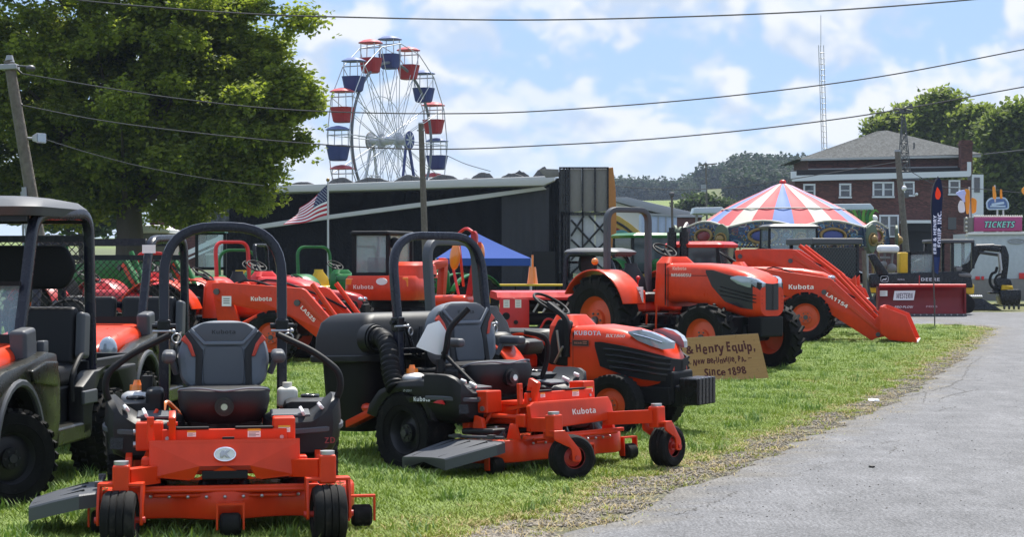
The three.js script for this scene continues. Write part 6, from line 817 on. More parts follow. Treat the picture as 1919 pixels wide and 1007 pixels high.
{ // compact tractor in front
  const t = makeTractor('compact_tractor', 'small orange lawn tractor with long side vents behind the second mower', null, [-0.07, 0, -18.45], 1.05, { paint: M.orange, rim: M.rimOrange, wb: 1.42, track: 0.95, rR: 0.42, rW: 0.32, fR: 0.28, fW: 0.2, tread: 'turf', hy: 0.42, ht: 0.99, hw: 0.60, zd: 0.86, zn: 1.86, rops: 1.80, ropsW: 0.92, ropsZ: -0.52, bend: 0.2, ropsT: 0.075, ropsMat: M.plasticGrey, steer: 0, seatH: 0.36,
    hood: [[0.86, 1.0, 0.04, 1.0], [1.1, 1.04, 0.02, 1.02], [1.4, 1.04, 0.0, 0.96], [1.62, 0.98, 0.0, 0.86], [1.78, 0.86, 0.02, 0.72], [1.87, 0.66, 0.06, 0.52], [1.89, 0.5, 0.10, 0.44]] });
  t.children.filter((c) => ['side_grille', 'grille', 'headlight'].includes(c.name)).forEach((c) => t.remove(c));
  const v = (pts, n) => n.map(() => 0);
  for (const s of [-1, 1]) {
    obj('side_vent', [loft([[1.16, 0.93, 0.325, 0.02], [1.22, 0.84, 0.33, 0.12], [1.45, 0.80, 0.335, 0.14], [1.65, 0.77, 0.318, 0.14], [1.79, 0.75, 0.275, 0.13], [1.88, 0.74, 0.20, 0.11], [1.905, 0.73, 0.02, 0.10]].map(([z, y, x, h]) => [[0.012, h], [0.012, -h], [-0.03, -h], [-0.03, h]].map(([dx, dy]) => V(s * (x + dx - 0.008), y - 0.10 + dy * 0.95 - (z - 1.16) * 0.05, z))), false, true, 0.6)], M.black, t);
    for (let k = 0; k < 4; k++) obj('vent_slat', [sweep(curve([[1.26 + k * 0.02, 0.90 - k * 0.055, 0.347], [1.45, 0.885 - k * 0.055, 0.352], [1.65, 0.855 - k * 0.052, 0.334], [1.79, 0.83 - k * 0.05, 0.29], [1.885, 0.815 - k * 0.05, 0.21]].map(([z, y, x]) => V(s * (x - 0.008), y - 0.115, z)), 12), rrect(0.014, 0.022, 0.004, 1), [0, 1, 0])], M.blackGloss, t);
    obj('headlight', [loft([[1.50, 1.0, 0.285, 0.01], [1.60, 0.975, 0.285, 0.05], [1.72, 0.94, 0.262, 0.062], [1.82, 0.90, 0.215, 0.055], [1.88, 0.88, 0.15, 0.03]].map(([z, y, x, h]) => [[0.026, h], [0.03, 0], [0.026, -h], [-0.04, -h], [-0.06, h]].map(([dx, dy]) => V(s * (x + dx), y - 0.055 + dy, z))), false, true, 0.8)], M.lens, t);
    obj('reflector', [sweep(curve([[1.56, 0.985, 0.318], [1.7, 0.952, 0.298], [1.82, 0.91, 0.25]].map(([z, y, x]) => V(s * x, y - 0.055, z)), 8), circ(0.008, 5))], M.chrome, t);
    print('hood_print', word('KUBOTA', '#d6d8e6', 'bold 64px sans-serif', 320, 96, { stretch: 1.25 }), 0.30, 0.085, t, [s * 0.322, 0.93, 1.08], [0, s * HP, 0]); print('hood_print', word('BX1860', '#efe6e2', 'italic bold 60px serif', 288, 96), 0.21, 0.065, t, [s * 0.322, 0.91, 1.37], [0, s * HP, 0]);
    print('model_plate', textMat('plate', 160, 64, (x, w, h) => { x.fillStyle = '#2a1612'; x.fillRect(0, 0, w, h); x.strokeStyle = '#8f4a3a'; x.lineWidth = 4; x.strokeRect(3, 3, w - 6, h - 6); x.fillStyle = '#b0705a'; x.font = 'bold 30px sans-serif'; x.fillText('REAR', 20, 42); x.fillRect(100, 14, 40, 8); x.fillRect(100, 32, 40, 8); }, { solid: true }), 0.18, 0.06, t, [s * 0.328, 0.835, 1.01], [0, s * HP, 0]);
  }
  obj('front_weight_box', [rbox(0.40, 0.24, 0.19, [0, 0.405, 2.06], null, 0.012), ...[-2, -1, 0, 1, 2].map((k) => rbox(0.066, 0.25, 0.20, [k * 0.078, 0.405, 2.065], null, 0.012)), rbox(0.4, 0.2, 0.3, [0, 0.36, 1.86], null, 0.02)], M.blackPaint, t);
  each('side_frame', [-1, 1].map((s) => rbox(0.06, 0.16, 0.9, [s * 0.24, 0.36, 1.45], null, 0.01)), M.black, t); print('frame_plate', textMat('fp', 128, 64, (x, w, h) => { x.strokeStyle = '#cfcfcf'; x.lineWidth = 5; x.strokeRect(6, 6, w - 12, h - 12); x.fillStyle = '#cfcfcf'; x.fillRect(16, 18, 34, 30); x.fillRect(60, 20, 50, 6); x.fillRect(60, 36, 50, 6); }), 0.16, 0.08, t, [-0.272, 0.37, 1.5], [0, -HP, 0]);
  obj('dash_shield', [side(roundShape([[0.62, 0.62], [0.86, 0.60], [0.88, 1.03], [0.74, 1.07], [0.66, 0.9]], 0.05), 0.56, 0, 0.03)], M.black, t);
  obj('dash_arm', [squareTube([[-0.30, 0.70, 0.86], [-0.30, 1.06, 0.86], [-0.24, 1.20, 0.62]], 0.05, 0.06, 0.1, [1, 0, 0])], M.black, t); each('speed_lever', [rod([-0.30, 0.70, 0.78], [-0.33, 0.95, 0.76], 0.012), rod([-0.30, 0.64, 0.72], [-0.36, 0.8, 0.84], 0.012)], M.steel, t);
  each('fender_cover', [-1, 1].map((s) => loft([ringY(0.80, 0.30, 0.70, 0.02, 0.12, 4, s * 0.46), ringY(0.90, 0.28, 0.62, 0.02, 0.14, 4, s * 0.46), ringY(0.93, 0.18, 0.5, 0.02, 0.1, 4, s * 0.46)], false, true, 0.8)), M.plastic, t);
}
{ // big open-station tractor
  const t = makeTractor('farm_tractor', 'big orange open-station tractor with tall grey roll bar behind the sign', null, [1.98, 0, -29.45], 0.66, { paint: M.orange, rim: M.rimOrange, wb: 2.25, track: 1.46, rR: 0.70, rW: 0.42, fR: 0.50, fW: 0.30, hy: 0.92, ht: 1.58, hw: 0.70, zd: 0.95, zn: 2.85, rops: 2.42, ropsW: 0.86, ropsZ: -0.25, bend: 0.2, ropsT: 0.085, ropsMat: M.plasticGrey, ambers: true, steer: 0.1, seatH: 0.5, lean: 0,
    hood: [[0.95, 0.96, 0.08, 1.0], [1.4, 1.0, 0.10, 1.0], [1.9, 1.0, 0.02, 0.97], [2.3, 0.98, -0.10, 0.90], [2.6, 0.92, -0.20, 0.80], [2.80, 0.82, -0.20, 0.68], [2.90, 0.68, -0.16, 0.52]] });
  t.children.filter((c) => ['side_grille', 'grille', 'headlight'].includes(c.name)).forEach((c) => t.remove(c));
  for (const s of [-1, 1]) {
    obj('side_grille', [loft([[1.90, 1.46, 0.352, 0.02], [2.03, 1.36, 0.354, 0.12], [2.3, 1.22, 0.35, 0.20], [2.6, 1.15, 0.33, 0.215], [2.78, 1.12, 0.285, 0.205], [2.89, 1.10, 0.22, 0.195], [2.91, 1.09, 0.02, 0.19]].map(([z, y, x, h]) => [[0.012, h], [0.012, -h], [-0.04, -h], [-0.04, h]].map(([dx, dy]) => V(s * (x + dx), y + dy, z))), false, true, 0.6)], M.blackGloss, t);
    obj('headlight', [loft([[2.42, 1.36, 0.345, 0.015], [2.56, 1.34, 0.338, 0.06], [2.72, 1.31, 0.305, 0.075], [2.84, 1.28, 0.24, 0.065], [2.90, 1.26, 0.17, 0.03]].map(([z, y, x, h]) => [[0.02, h], [0.026, 0], [0.02, -h], [-0.04, -h], [-0.05, h]].map(([dx, dy]) => V(s * (x + dx), y + dy, z))), false, true, 0.8)], M.lens, t);
    each('grille_rib', [0, 1, 2].map((k) => sweep(curve([[2.2, 1.24 - k * 0.06, 0.362], [2.6, 1.16 - k * 0.05, 0.345], [2.8, 1.12 - k * 0.05, 0.292], [2.90, 1.1 - k * 0.05, 0.2]].map(([z, y, x]) => V(s * x, y, z)), 10), rrect(0.012, 0.018, 0.004, 1), [0, 1, 0])), M.black, t);
    print('hood_print', word('Kubota', '#f0c9b8', 'bold 64px sans-serif', 320, 96, { stretch: 1.25 }), 0.36, 0.10, t, [s * 0.353, 1.50, 1.32], [0, s * HP, 0]); print('hood_print', word('M5660SU', '#f2ddd4', 'bold 64px sans-serif', 384, 96), 0.46, 0.10, t, [s * 0.354, 1.40, 1.36], [0, s * HP, 0]);
    obj('hood_seam', [box(0.012, 0.64, 0.012, [s * 0.345, 1.26, 1.0])], M.black, t);
    obj('price_card', [box(0.004, 0.24, 0.24, [s * 0.56, 1.10, 0.62])], M.white, t).rotation.y = 0;
    obj('console', [rbox(0.22, 0.34, 0.5, [s * 0.38, 1.0, 0.25], null, 0.05)], M.orange, t); obj('lever', [rod([s * 0.36, 1.1, 0.35], [s * 0.38, 1.34, 0.42], 0.014), ball(0.035, [s * 0.38, 1.35, 0.42])], M.redPlastic, t);
    obj('step', [rbox(0.3, 0.05, 0.3, [s * 0.58, 0.50, 0.78], null, 0.015), rod([s * 0.45, 0.52, 0.9], [s * 0.45, 0.95, 0.92], 0.016), rod([s * 0.45, 0.52, 0.68], [s * 0.45, 0.8, 0.7], 0.016)], M.orange, t);
  }
  print('label', textMat('doc', 96, 96, (x) => { x.fillStyle = '#eeeaf0'; x.fillRect(0, 0, 96, 96); x.fillStyle = '#333'; for (let i = 0; i < 5; i++) x.fillRect(16, 20 + i * 13, 62 - (i % 2) * 24, 5); }, { solid: true }), 0.22, 0.22, t, [-0.568, 1.10, 0.62], [0, -HP, 0]);
  
  obj('front_weight', [rbox(0.3, 0.26, 0.4, [0, 0.55, 2.3], null, 0.04), cylX(0.10, 0.9, [0, 0.52, 2.25]), rod([-0.3, 0.5, 2.35], [0.3, 0.5, 2.35], 0.05)], M.plastic, t);
}
// other tractors
const LT = { paint: M.orange, rim: M.rimOrange, wb: 1.9, track: 1.3, rR: 0.62, rW: 0.36, fR: 0.42, fW: 0.24, hy: 0.80, ht: 1.32, hw: 0.58, zd: 0.8, zn: 2.3 };
{
  const left = makeTractor('loader_tractor', 'orange loader tractor with lowered bucket left of the grass catcher', 'orange tractors with front loaders', [-5.42, 0, -30.4], 1.32, { ...LT, hy: 0.70, ht: 1.2, loader: { pts: [[0.95, 1.13], [2.30, 0.96], [3.05, 0.27]], x: 0.55, h: 0.42, bw: 1.6, bs: 0.8 } });
  print('arm_print', word('Kubota', '#f6e8dd', 'bold 64px sans-serif', 320, 96, { stretch: 1.2 }), 0.44, 0.14, left, [-0.602, 1.02, 1.70], [0, -HP, 0]); const q = print('arm_print', word('LA525', '#f6e8dd', 'bold 64px sans-serif', 320, 96), 0.36, 0.12, left, [-0.615, 0.79, 2.48], [0, -HP, 0]); q.rotation.z = -0.78;
  print('arm_label', textMat('doc2', 64, 64, (x) => { x.fillStyle = '#e8e4e4'; x.fillRect(0, 0, 64, 64); x.fillStyle = '#444'; for (let i = 0; i < 3; i++) x.fillRect(10, 14 + i * 14, 42, 5); }, { solid: true }), 0.16, 0.16, left, [-0.605, 0.98, 1.12], [0, -HP, 0]);
  const right = makeTractor('loader_tractor', 'orange loader tractor with bucket on the grass beside the road end', 'orange tractors with front loaders', [3.95, 0, -38.4], 1.33, { ...LT, wb: 2.1, track: 1.5, rR: 0.72, fR: 0.5, hy: 0.95, ht: 1.5, hw: 0.66, zn: 2.6, loader: { pts: [[1.0, 1.32], [2.45, 1.0], [3.5, 0.17]], x: 0.62, h: 0.5, bs: 0.95, bw: 1.85, w: 0.1 } });
  print('arm_print', word('Kubota', '#fff3ea', 'bold 64px sans-serif', 320, 96, { stretch: 1.2 }), 0.62, 0.19, right, [-0.68, 1.10, 2.0], [0, -HP, 0.0]); const q2 = print('arm_print', word('LA1154', '#fff3ea', 'bold 64px sans-serif', 320, 96), 0.52, 0.15, right, [-0.692, 0.84, 2.70], [0, -HP, 0]); q2.rotation.z = -0.55;
  makeTractor('loader_tractor', 'orange loader tractor behind with raised arm before the meshed cab', 'orange tractors with front loaders', at(840, PY, 42).setY(0), 1.32, { ...LT, wb: 2.0, hy: 0.9, ht: 1.38, loader: { pts: [[0.6, 1.72], [1.7, 1.62], [3.0, 0.85]], x: 0.6, h: 0.44, bw: 0.9, bs: 0.4 } });
  const G = { paint: M.green, rim: M.rimYellow, seatMat: M.yellow, deck: M.green, ropsMat: M.green };
  makeTractor('lawn_tractor', 'green tractor with yellow seat and green roll bar left of the flagpole', 'green tractors on the lawn', at(379, PY, 44).setY(0), 0.75, { ...LT, ...G, rops: 1.95, ropsW: 0.95, bend: 0.25 });
  makeTractor('lawn_tractor', 'green tractor with yellow seat behind the red roll bar', 'green tractors on the lawn', at(286, PY, 40).setY(0), 0.5, { ...LT, ...G, rops: 1.85, ropsW: 0.85, bend: 0.3 });
  makeTractor('lawn_tractor', 'green tractor seen through the first utility vehicle mesh', 'green tractors on the lawn', at(70, PY, 34).setY(0), 0.9, { ...LT, ...G, rops: 2.0, ropsW: 0.9, loader: { pts: [[0.95, 1.38], [2.4, 1.5], [3.2, 0.6]], x: 0.55, h: 0.4, bw: 1.6 } });
  makeTractor('lawn_tractor', 'green tractor with black seat left of the framed windscreen', 'green tractors on the lawn', at(206, PY, 38).setY(0), 0.35, { ...LT, ...G, seatMat: M.seatBlack });
  makeTractor('lawn_tractor', 'green cab tractor with dark glass right of the grey roll bar', 'green tractors on the lawn', at(757, PY, 52).setY(0), 0.4, { ...LT, ...G, rR: 0.8, fR: 0.6, hy: 1.0, ht: 1.6, wb: 2.3, track: 1.7, cab: { y0: 1.3, y1: 2.25, w: 1.7 } });
  makeTractor('lawn_tractor', 'small green tractor under the blue canopy', 'green tractors on the lawn', at(548, PY, 48).setY(0), -1.2, { ...LT, ...G, seatMat: M.yellow });
  const rc = makeTractor('farm_tractor', 'red roofed cab tractor behind the big orange hood', null, at(812, PY, 43).setY(0), 1.2, { ...LT, rR: 0.72, hy: 0.95, ht: 1.45, cab: { y0: 1.3, y1: 1.92, w: 1.4, roof: M.redBright }, });
  for (const x of [787, 801.5]) obj('exhaust', [rod(rc.worldToLocal(at(x, 257, 42.4)), rc.worldToLocal(at(x, 300, 42.4)), 0.11, 0.11, 12), rod(rc.worldToLocal(at(x, 252, 42.4)), rc.worldToLocal(at(x, 258, 42.4)), 0.07, 0.07, 12)], M.blackPaint, rc);
  makeTractor('compact_tractor', 'small dark red tractor with rounded hood beside the flagpole foot', null, at(326, PY, 39).setY(0), 1.42, { ...LT, wb: 1.5, zn: 1.85, hy: 0.55, ht: 1.02, paint: M.red, rim: M.rimOrange, rops: 1.95, ropsW: 0.9, ropsMat: M.blackPaint });
  makeTractor('compact_tractor', 'red tractor with red roll bar behind the loader tractor', null, at(285, PY, 36).setY(0), 0.75, { ...LT, paint: M.redBright, rim: M.rimOrange, rops: 1.98, ropsW: 0.75, ropsMat: M.redBright, bend: 0.2 });
  makeTractor('compact_tractor', 'red tractor with narrow red roll bar seen inside the open cab frame', null, at(181, PY, 33).setY(0), 0.3, { ...LT, paint: M.redBright, rim: M.rimOrange, rops: 1.75, ropsW: 0.5, ropsMat: M.redBright, bend: 0.15 });
  makeTractor('compact_tractor', 'red tractor low behind the first utility vehicle mesh screen', null, at(84, PY, 31).setY(0), 0.9, { ...LT, hy: 0.7, ht: 1.15, paint: M.red, rim: M.rimOrange });
  makeTractor('farm_tractor', 'dark cab tractor with pale glass in front of the carousel', null, at(922, PY, 60).setY(0), 0.1, { ...LT, paint: M.blackPaint, rim: M.rimOrange, rR: 0.8, hy: 1.1, ht: 1.6, track: 1.7, cab: { y0: 1.6, y1: 2.65, w: 1.6, roof: M.plasticGrey, glass: M.glass } });
}
{ // excavator with cab
  const t = thing('excavator', 'orange excavator with glass cab standing before the stage', 'excavator', at(466, PY, 41).setY(0), 2.75), P = M.orange;
  for (const s of [-1, 1]) { obj('track', [side(roundShape([[-1.0, 0], [1.0, 0], [1.15, 0.28], [1.0, 0.52], [-1.0, 0.52], [-1.15, 0.28]], 0.2), 0.34, s * 0.72, 0.02)], M.rubber, t); for (let k = 0; k < 4; k++) obj('track_roller', [cylX(0.16, 0.38, [s * 0.72, 0.26, -0.8 + k * 0.53])], M.darkSteel, t); }
  obj('undercarriage', [rbox(1.2, 0.3, 1.2, [0, 0.45, 0], null, 0.05), cyl(0.55, 0.6, 0.16, [0, 0.68, 0])], M.black, t);
  obj('counterweight', [loft([ringY(0.78, 1.60, 1.0, -0.55, 0.28, 5), ringY(0.86, 1.68, 1.08, -0.55, 0.30, 5), ringY(1.22, 1.66, 1.06, -0.55, 0.30, 5), ringY(1.30, 1.56, 0.96, -0.55, 0.28, 5)], false, true, 0.7)], P, t);
  obj('engine_cover', [loft([ringY(1.25, 0.74, 1.2, -0.15, 0.16, 4, -0.45), ringY(1.52, 0.70, 1.1, -0.15, 0.2, 4, -0.45), ringY(1.60, 0.5, 0.8, -0.15, 0.2, 4, -0.45)], false, true, 0.7)], P, t);
  each('cover_vent', [0, 1, 2].map((k) => rbox(0.03, 0.06, 0.6, [-0.82, 1.02 + k * 0.14, -0.1], null, 0.01)), M.black, t);
  obj('platform', [rbox(1.6, 0.12, 1.7, [0, 0.80, 0.25], null, 0.03)], M.black, t);
  obj('cab_frame', [[0.80, -0.5], [-0.02, -0.5], [0.80, 0.65], [-0.02, 0.65]].map(([x, z]) => beam([x, 0.86, z], [x, 2.18, z], 0.08, 0.08)).concat([box(0.86, 0.08, 0.08, [0.39, 1.32, -0.5]), box(0.08, 0.08, 1.15, [0.80, 1.3, 0.07])]), M.black, t);
  obj('cab_roof', [rbox(0.94, 0.10, 1.32, [0.39, 2.22, 0.06], null, 0.05, 3)], M.black, t); each('cab_glass', [box(0.76, 0.80, 0.01, [0.39, 1.77, -0.49]), box(0.76, 1.2, 0.01, [0.39, 1.56, 0.64]), box(0.01, 0.82, 1.05, [0.79, 1.76, 0.07]), box(0.01, 0.82, 1.05, [0.0, 1.76, 0.07])], M.glass, t); obj('cab_seat', [rbox(0.46, 0.6, 0.14, [0.39, 1.4, -0.2], null, 0.05), rbox(0.46, 0.14, 0.46, [0.39, 1.12, 0.02], null, 0.05)], M.seatBlack, t);
  obj('mirror', [xf(new THREE.SphereGeometry(0.14, 14, 10), [-0.14, 2.0, -0.4], [0, 0, 0], [1, 1, 0.4]), rod([-0.14, 2.0, -0.4], [0.0, 2.1, -0.4], 0.02)], M.black, t);
  print('rear_print', word('Kubota', '#f6d8cc', 'bold 64px sans-serif', 320, 96, { stretch: 1.2 }), 0.60, 0.18, t, [0.28, 1.06, -1.097], [0, Math.PI, 0]); obj('emblem', [xf(cylZ(0.10, 0.02, [0, 0, 0], 24), [-0.16, 1.18, -1.095], [0, 0, 0], [1.3, 0.75, 1])], M.white, t); each('side_light', [rbox(0.18, 0.14, 0.03, [0.62, 1.17, -1.06], null, 0.02), rbox(0.12, 0.2, 0.03, [-0.68, 1.17, -1.02], [0, 0.4, 0], 0.02)], M.amber, t);
  const b = obj('boom', [side(roundShape([[0.6, 0.85], [0.95, 1.3], [1.5, 1.6], [2.2, 1.65], [2.2, 1.5], [1.6, 1.42], [1.2, 1.2], [0.85, 0.85]], 0.1), 0.2, -0.1)], P, t); obj('stick', [side(roundShape([[2.1, 1.7], [2.3, 1.65], [2.1, 0.5], [1.95, 0.55]], 0.05), 0.16, -0.1)], P, b);
  const u = thing('excavator', 'orange excavator boom with two orange covers behind the inner roll bar', 'excavator', at(541, PY, 38).setY(0), 1.2);
  each('track', [-1, 1].map((s) => side(roundShape([[-0.8, 0], [0.8, 0], [0.9, 0.25], [0.8, 0.46], [-0.8, 0.46], [-0.9, 0.25]], 0.16), 0.26, s * 0.5, 0.02)), M.rubber, u); obj('body', [rbox(0.9, 0.45, 0.8, [0, 0.70, -0.1], null, 0.12, 3)], P, u);
  obj('boom', [side(roundShape([[0.22, 0.8], [0.36, 1.6], [0.34, 2.16], [0.28, 2.24], [0.22, 2.16], [0.24, 1.6], [0.10, 0.85]], 0.05), 0.12, 0)], M.red, u); each('arm_cylinder', [rod([0, 1.3, 0.42], [0, 2.0, 0.4], 0.035), rod([0.1, 1.1, 0.0], [0.1, 2.0, -0.1], 0.03)], P, u);
  for (const [x, y, z] of [[0.06, 1.72, 0.36], [-0.1, 1.70, -0.1]]) obj('orange_cover', [xf(new THREE.SphereGeometry(0.16, 14, 10), [x, y, z], [0.1, 0, 0], [0.75, 1.7, 0.7])], M.amber, u);
  obj('hose_bundle', [pipe([[0.1, 0.9, -0.1], [0.2, 1.6, -0.3], [0.1, 2.1, -0.2], [0, 2.3, 0.1], [-0.15, 2.2, 0.3]], 0.03, 0.2)], M.redPlastic, u); obj('blade', [rbox(1.1, 0.36, 0.08, [0, 0.3, 1.15], null, 0.02)], P, u);
}
{ // red implement with open sides
  const t = thing('hay_baler', 'red boxy farm implement with open belt side behind the second mower', 'implement', at(628, PY, 31).setY(0), 0.12), R = M.redBright;
  obj('hood', [loft([[-0.7, 0.03], [0.7, 0.03]].map(([x]) => [[0.5, 1.02], [0.42, 1.10], [-0.5, 1.12], [-0.6, 1.06], [-0.6, 1.0], [0.5, 0.98]].map(([z, y]) => V(x, y, z))), false, true, 0.3)], R, t);
  obj('end_plate', [plate(roundShape([[-0.66, 0.12], [-0.28, 0.12], [-0.18, 0.3], [-0.18, 1.0], [-0.66, 1.02]], 0.05), 0.05).translate(0, 0, 0.5)], R, t); obj('end_plate', [side(roundShape([[-0.6, 0.2], [0.5, 0.2], [0.5, 1.0], [-0.6, 1.0]], 0.05), 0.04, 0.62)], R, t);
  each('belt_drum', [0.88, 0.66, 0.44].map((y) => cylX(0.10, 0.85, [0.2, y, 0.2])), M.black, t); each('chain_guard', [0, 1, 2, 3, 4].map((k) => rod([-0.1 + k * 0.16, 0.78, 0.42], [0.0 + k * 0.16, 0.94, 0.42], 0.018)), M.zinc, t); obj('pickup', [cylX(0.16, 1.0, [0.1, 0.26, 0.5]), ...Array.from({ length: 10 }, (_, k) => rod([-0.3 + k * 0.09, 0.26, 0.5], [-0.3 + k * 0.09, 0.18, 0.72], 0.012))], M.darkSteel, t);
  each('wheel', [tyreGeo(0.3, 0.2, 0.16, 'turf').clone().translate(-0.5, 0.3, -0.3), tyreGeo(0.3, 0.2, 0.16, 'turf').clone().translate(0.6, 0.3, -0.3)], M.rubber, t); each('knob', [cylZ(0.06, 0.05, [-0.56, 0.72, 0.55]), cylZ(0.035, 0.04, [-0.4, 0.62, 0.54])], M.black, t);
  for (const [x, y] of [[-0.55, 0.92], [-0.36, 0.92], [-0.32, 0.38]]) print('label', textMat('white label', 48, 64, (c) => { c.fillStyle = '#e6e2da'; c.fillRect(0, 0, 48, 64); c.fillStyle = '#888'; for (let i = 0; i < 4; i++) c.fillRect(8, 10 + i * 13, 30, 4); }, { solid: true }), 0.10, 0.13, t, [x, y, 0.528]);
  each('yellow_guard', [cylX(0.04, 0.3, [0.42, 0.40, 0.56]), cylX(0.05, 0.12, [0.28, 0.55, 0.5])], M.yellow, t); each('hydraulic_line', [pipe([[0.0, 0.5, 0.5], [0.1, 0.7, 0.55], [0.3, 0.6, 0.5], [0.5, 0.85, 0.45]], 0.02, 0.1), pipe([[-0.1, 0.4, 0.5], [0.2, 0.45, 0.6], [0.5, 0.3, 0.5]], 0.02, 0.1)], M.redPlastic, t);
}
{ // hand-lettered board
  const d = 25.2, a = at(777, 383, d), b = at(888, 376, d), c = at(900.5, 428, d - 0.25), e = at(777, 436, d - 0.25), w = a.distanceTo(b), h = b.distanceTo(c);
  const m = textMat('board', 1024, 440, (x, W, H) => { x.fillStyle = '#a07a48'; x.fillRect(0, 0, W, H); const r = rng(4); for (let i = 0; i < 900; i++) { x.fillStyle = `rgba(${r() < 0.5 ? '120,85,45' : '185,150,98'},${0.10 + 0.14 * r()})`; x.fillRect(r() * W, r() * H, 40 + 160 * r(), 1 + 2 * r()); } for (let i = 0; i < 60; i++) { x.fillStyle = 'rgba(70,48,25,0.16)'; x.beginPath(); x.arc(r() * W, r() * H, 2 + 8 * r(), 0, 7); x.fill(); }
    x.fillStyle = '#4a1c16'; x.textBaseline = 'middle'; x.textAlign = 'left'; const put = (s, x0, y0, f, sx) => { let p = x0; x.font = f; for (let i = 0; i < s.length; i++) { x.save(); x.translate(p, y0 + 8 * Math.sin(i * 2.1 + y0)); x.rotate(0.09 * Math.sin(i * 3.3 + y0)); x.scale(sx * (1 + 0.1 * Math.sin(i * 5.1)), 1 + 0.12 * Math.sin(i * 2.7 + 1)); x.lineJoin = 'round'; x.lineWidth = 4; x.strokeStyle = '#4a1c16'; x.strokeText(s[i], 0, 0); x.fillText(s[i], 0, 0); x.restore(); p += x.measureText(s[i]).width * sx; } };
    put('Erb & Henry Equip,', 46, 118, 'bold 118px sans-serif', 0.86); put('New Berlinville, PA.', 300, 240, 'bold 72px sans-serif', 0.80); x.fillRect(250, 250, 34, 6); x.fillRect(860, 232, 40, 6); put('Since 1898', 405, 352, 'bold 96px sans-serif', 0.86); }, { solid: true, rough: 0.85 });
  const t = thing('hand_lettered_board', 'hand-lettered tan board leaning on the grass before the big tractor', 'sign', [0, 0, 0]);
  const g = new THREE.BufferGeometry(), N = 10, pos = [], uv = []; const Q = (u, v) => a.clone().lerp(b, u).lerp(e.clone().lerp(c, u), v); for (let i = 0; i < N; i++) for (const [p, q] of [[i, 0], [i, 1], [i + 1, 1], [i, 0], [i + 1, 1], [i + 1, 0]]) { const s = Q(p / N, q); pos.push(s.x, s.y, s.z); uv.push(p / N, 1 - q); } g.setAttribute('position', new THREE.Float32BufferAttribute(pos, 3)); g.setAttribute('uv', new THREE.Float32BufferAttribute(uv, 2)); g.computeVertexNormals(); g.userData.keepUV = true; obj('lettering_face', [g], m, t);
  obj('board', [loft([[a, b, c, e].map((p) => p.clone().add(V(0, 0, -0.004))), [a, b, c, e].map((p) => p.clone().add(V(0, 0, -0.022)))])], M.wood, t); each('prop', [rod(at(800, 382, d + 0.05), at(805, 434, d + 0.7).setY(0), 0.02), rod(at(872, 380, d + 0.05), at(872, 434, d + 0.7).setY(0), 0.02)], M.wood, t);
}

// ------------------------------------------------------------------ right side: loaders, plough, excavator, ticket trailer, flags
{ // gated black cab machine behind the loader arms
  const t = thing('skid_steer', 'black skid steer with meshed cab window behind the orange loader arms', 'skid steer', at(963, PY, 47).setY(0), 0.25); t.scale.x = 0.72;
  for (const k of [-1, 1]) for (const z of [-0.55, 0.55]) wheel(t, [k * 0.72, 0.40, z], 0.40, 0.28, 0.22, 'knob', M.rimBlack, k);
  obj('body', [rbox(1.2, 0.9, 1.9, [0, 0.85, -0.1], null, 0.06), rbox(1.5, 0.3, 1.2, [0, 0.6, 0], null, 0.04)], M.blackPaint, t);
  each('cab_frame', [[-0.82, 0.8], [0.82, 0.8], [-0.82, -0.6], [0.82, -0.6]].map(([x, z]) => beam([x, 0.9, z], [x, 2.06, z * 0.95], 0.09, 0.09)), M.blackPaint, t);
  obj('cab_roof', [rbox(1.86, 0.16, 1.7, [0, 2.10, 0.1], null, 0.04)], M.plasticGrey, t); const g = obj('front_window', [box(1.56, 0.92, 0.01, [0, 1.5, 0.78])], M.tinted, t); obj('window_mesh', meshPanel(-0.76, 0.76, 1.1, 1.94, 0.83, 0.11, 0.008), M.darkSteel, t).userData.kind = 'stuff';
  for (const k of [-1, 1]) obj('lift_arm', [beam([k * 0.94, 1.5, -0.8], [k * 0.94, 1.2, 1.0], 0.12, 0.22), beam([k * 0.94, 1.2, 1.0], [k * 0.88, 0.3, 1.6], 0.12, 0.18)], M.blackPaint, t);
  obj('bucket', [side([[1.5, 0.1], [1.5, 0.7], [1.6, 0.7], [1.75, 0.2], [2.3, 0.12], [2.3, 0.08]], 1.9)], M.blackPaint, t);
}
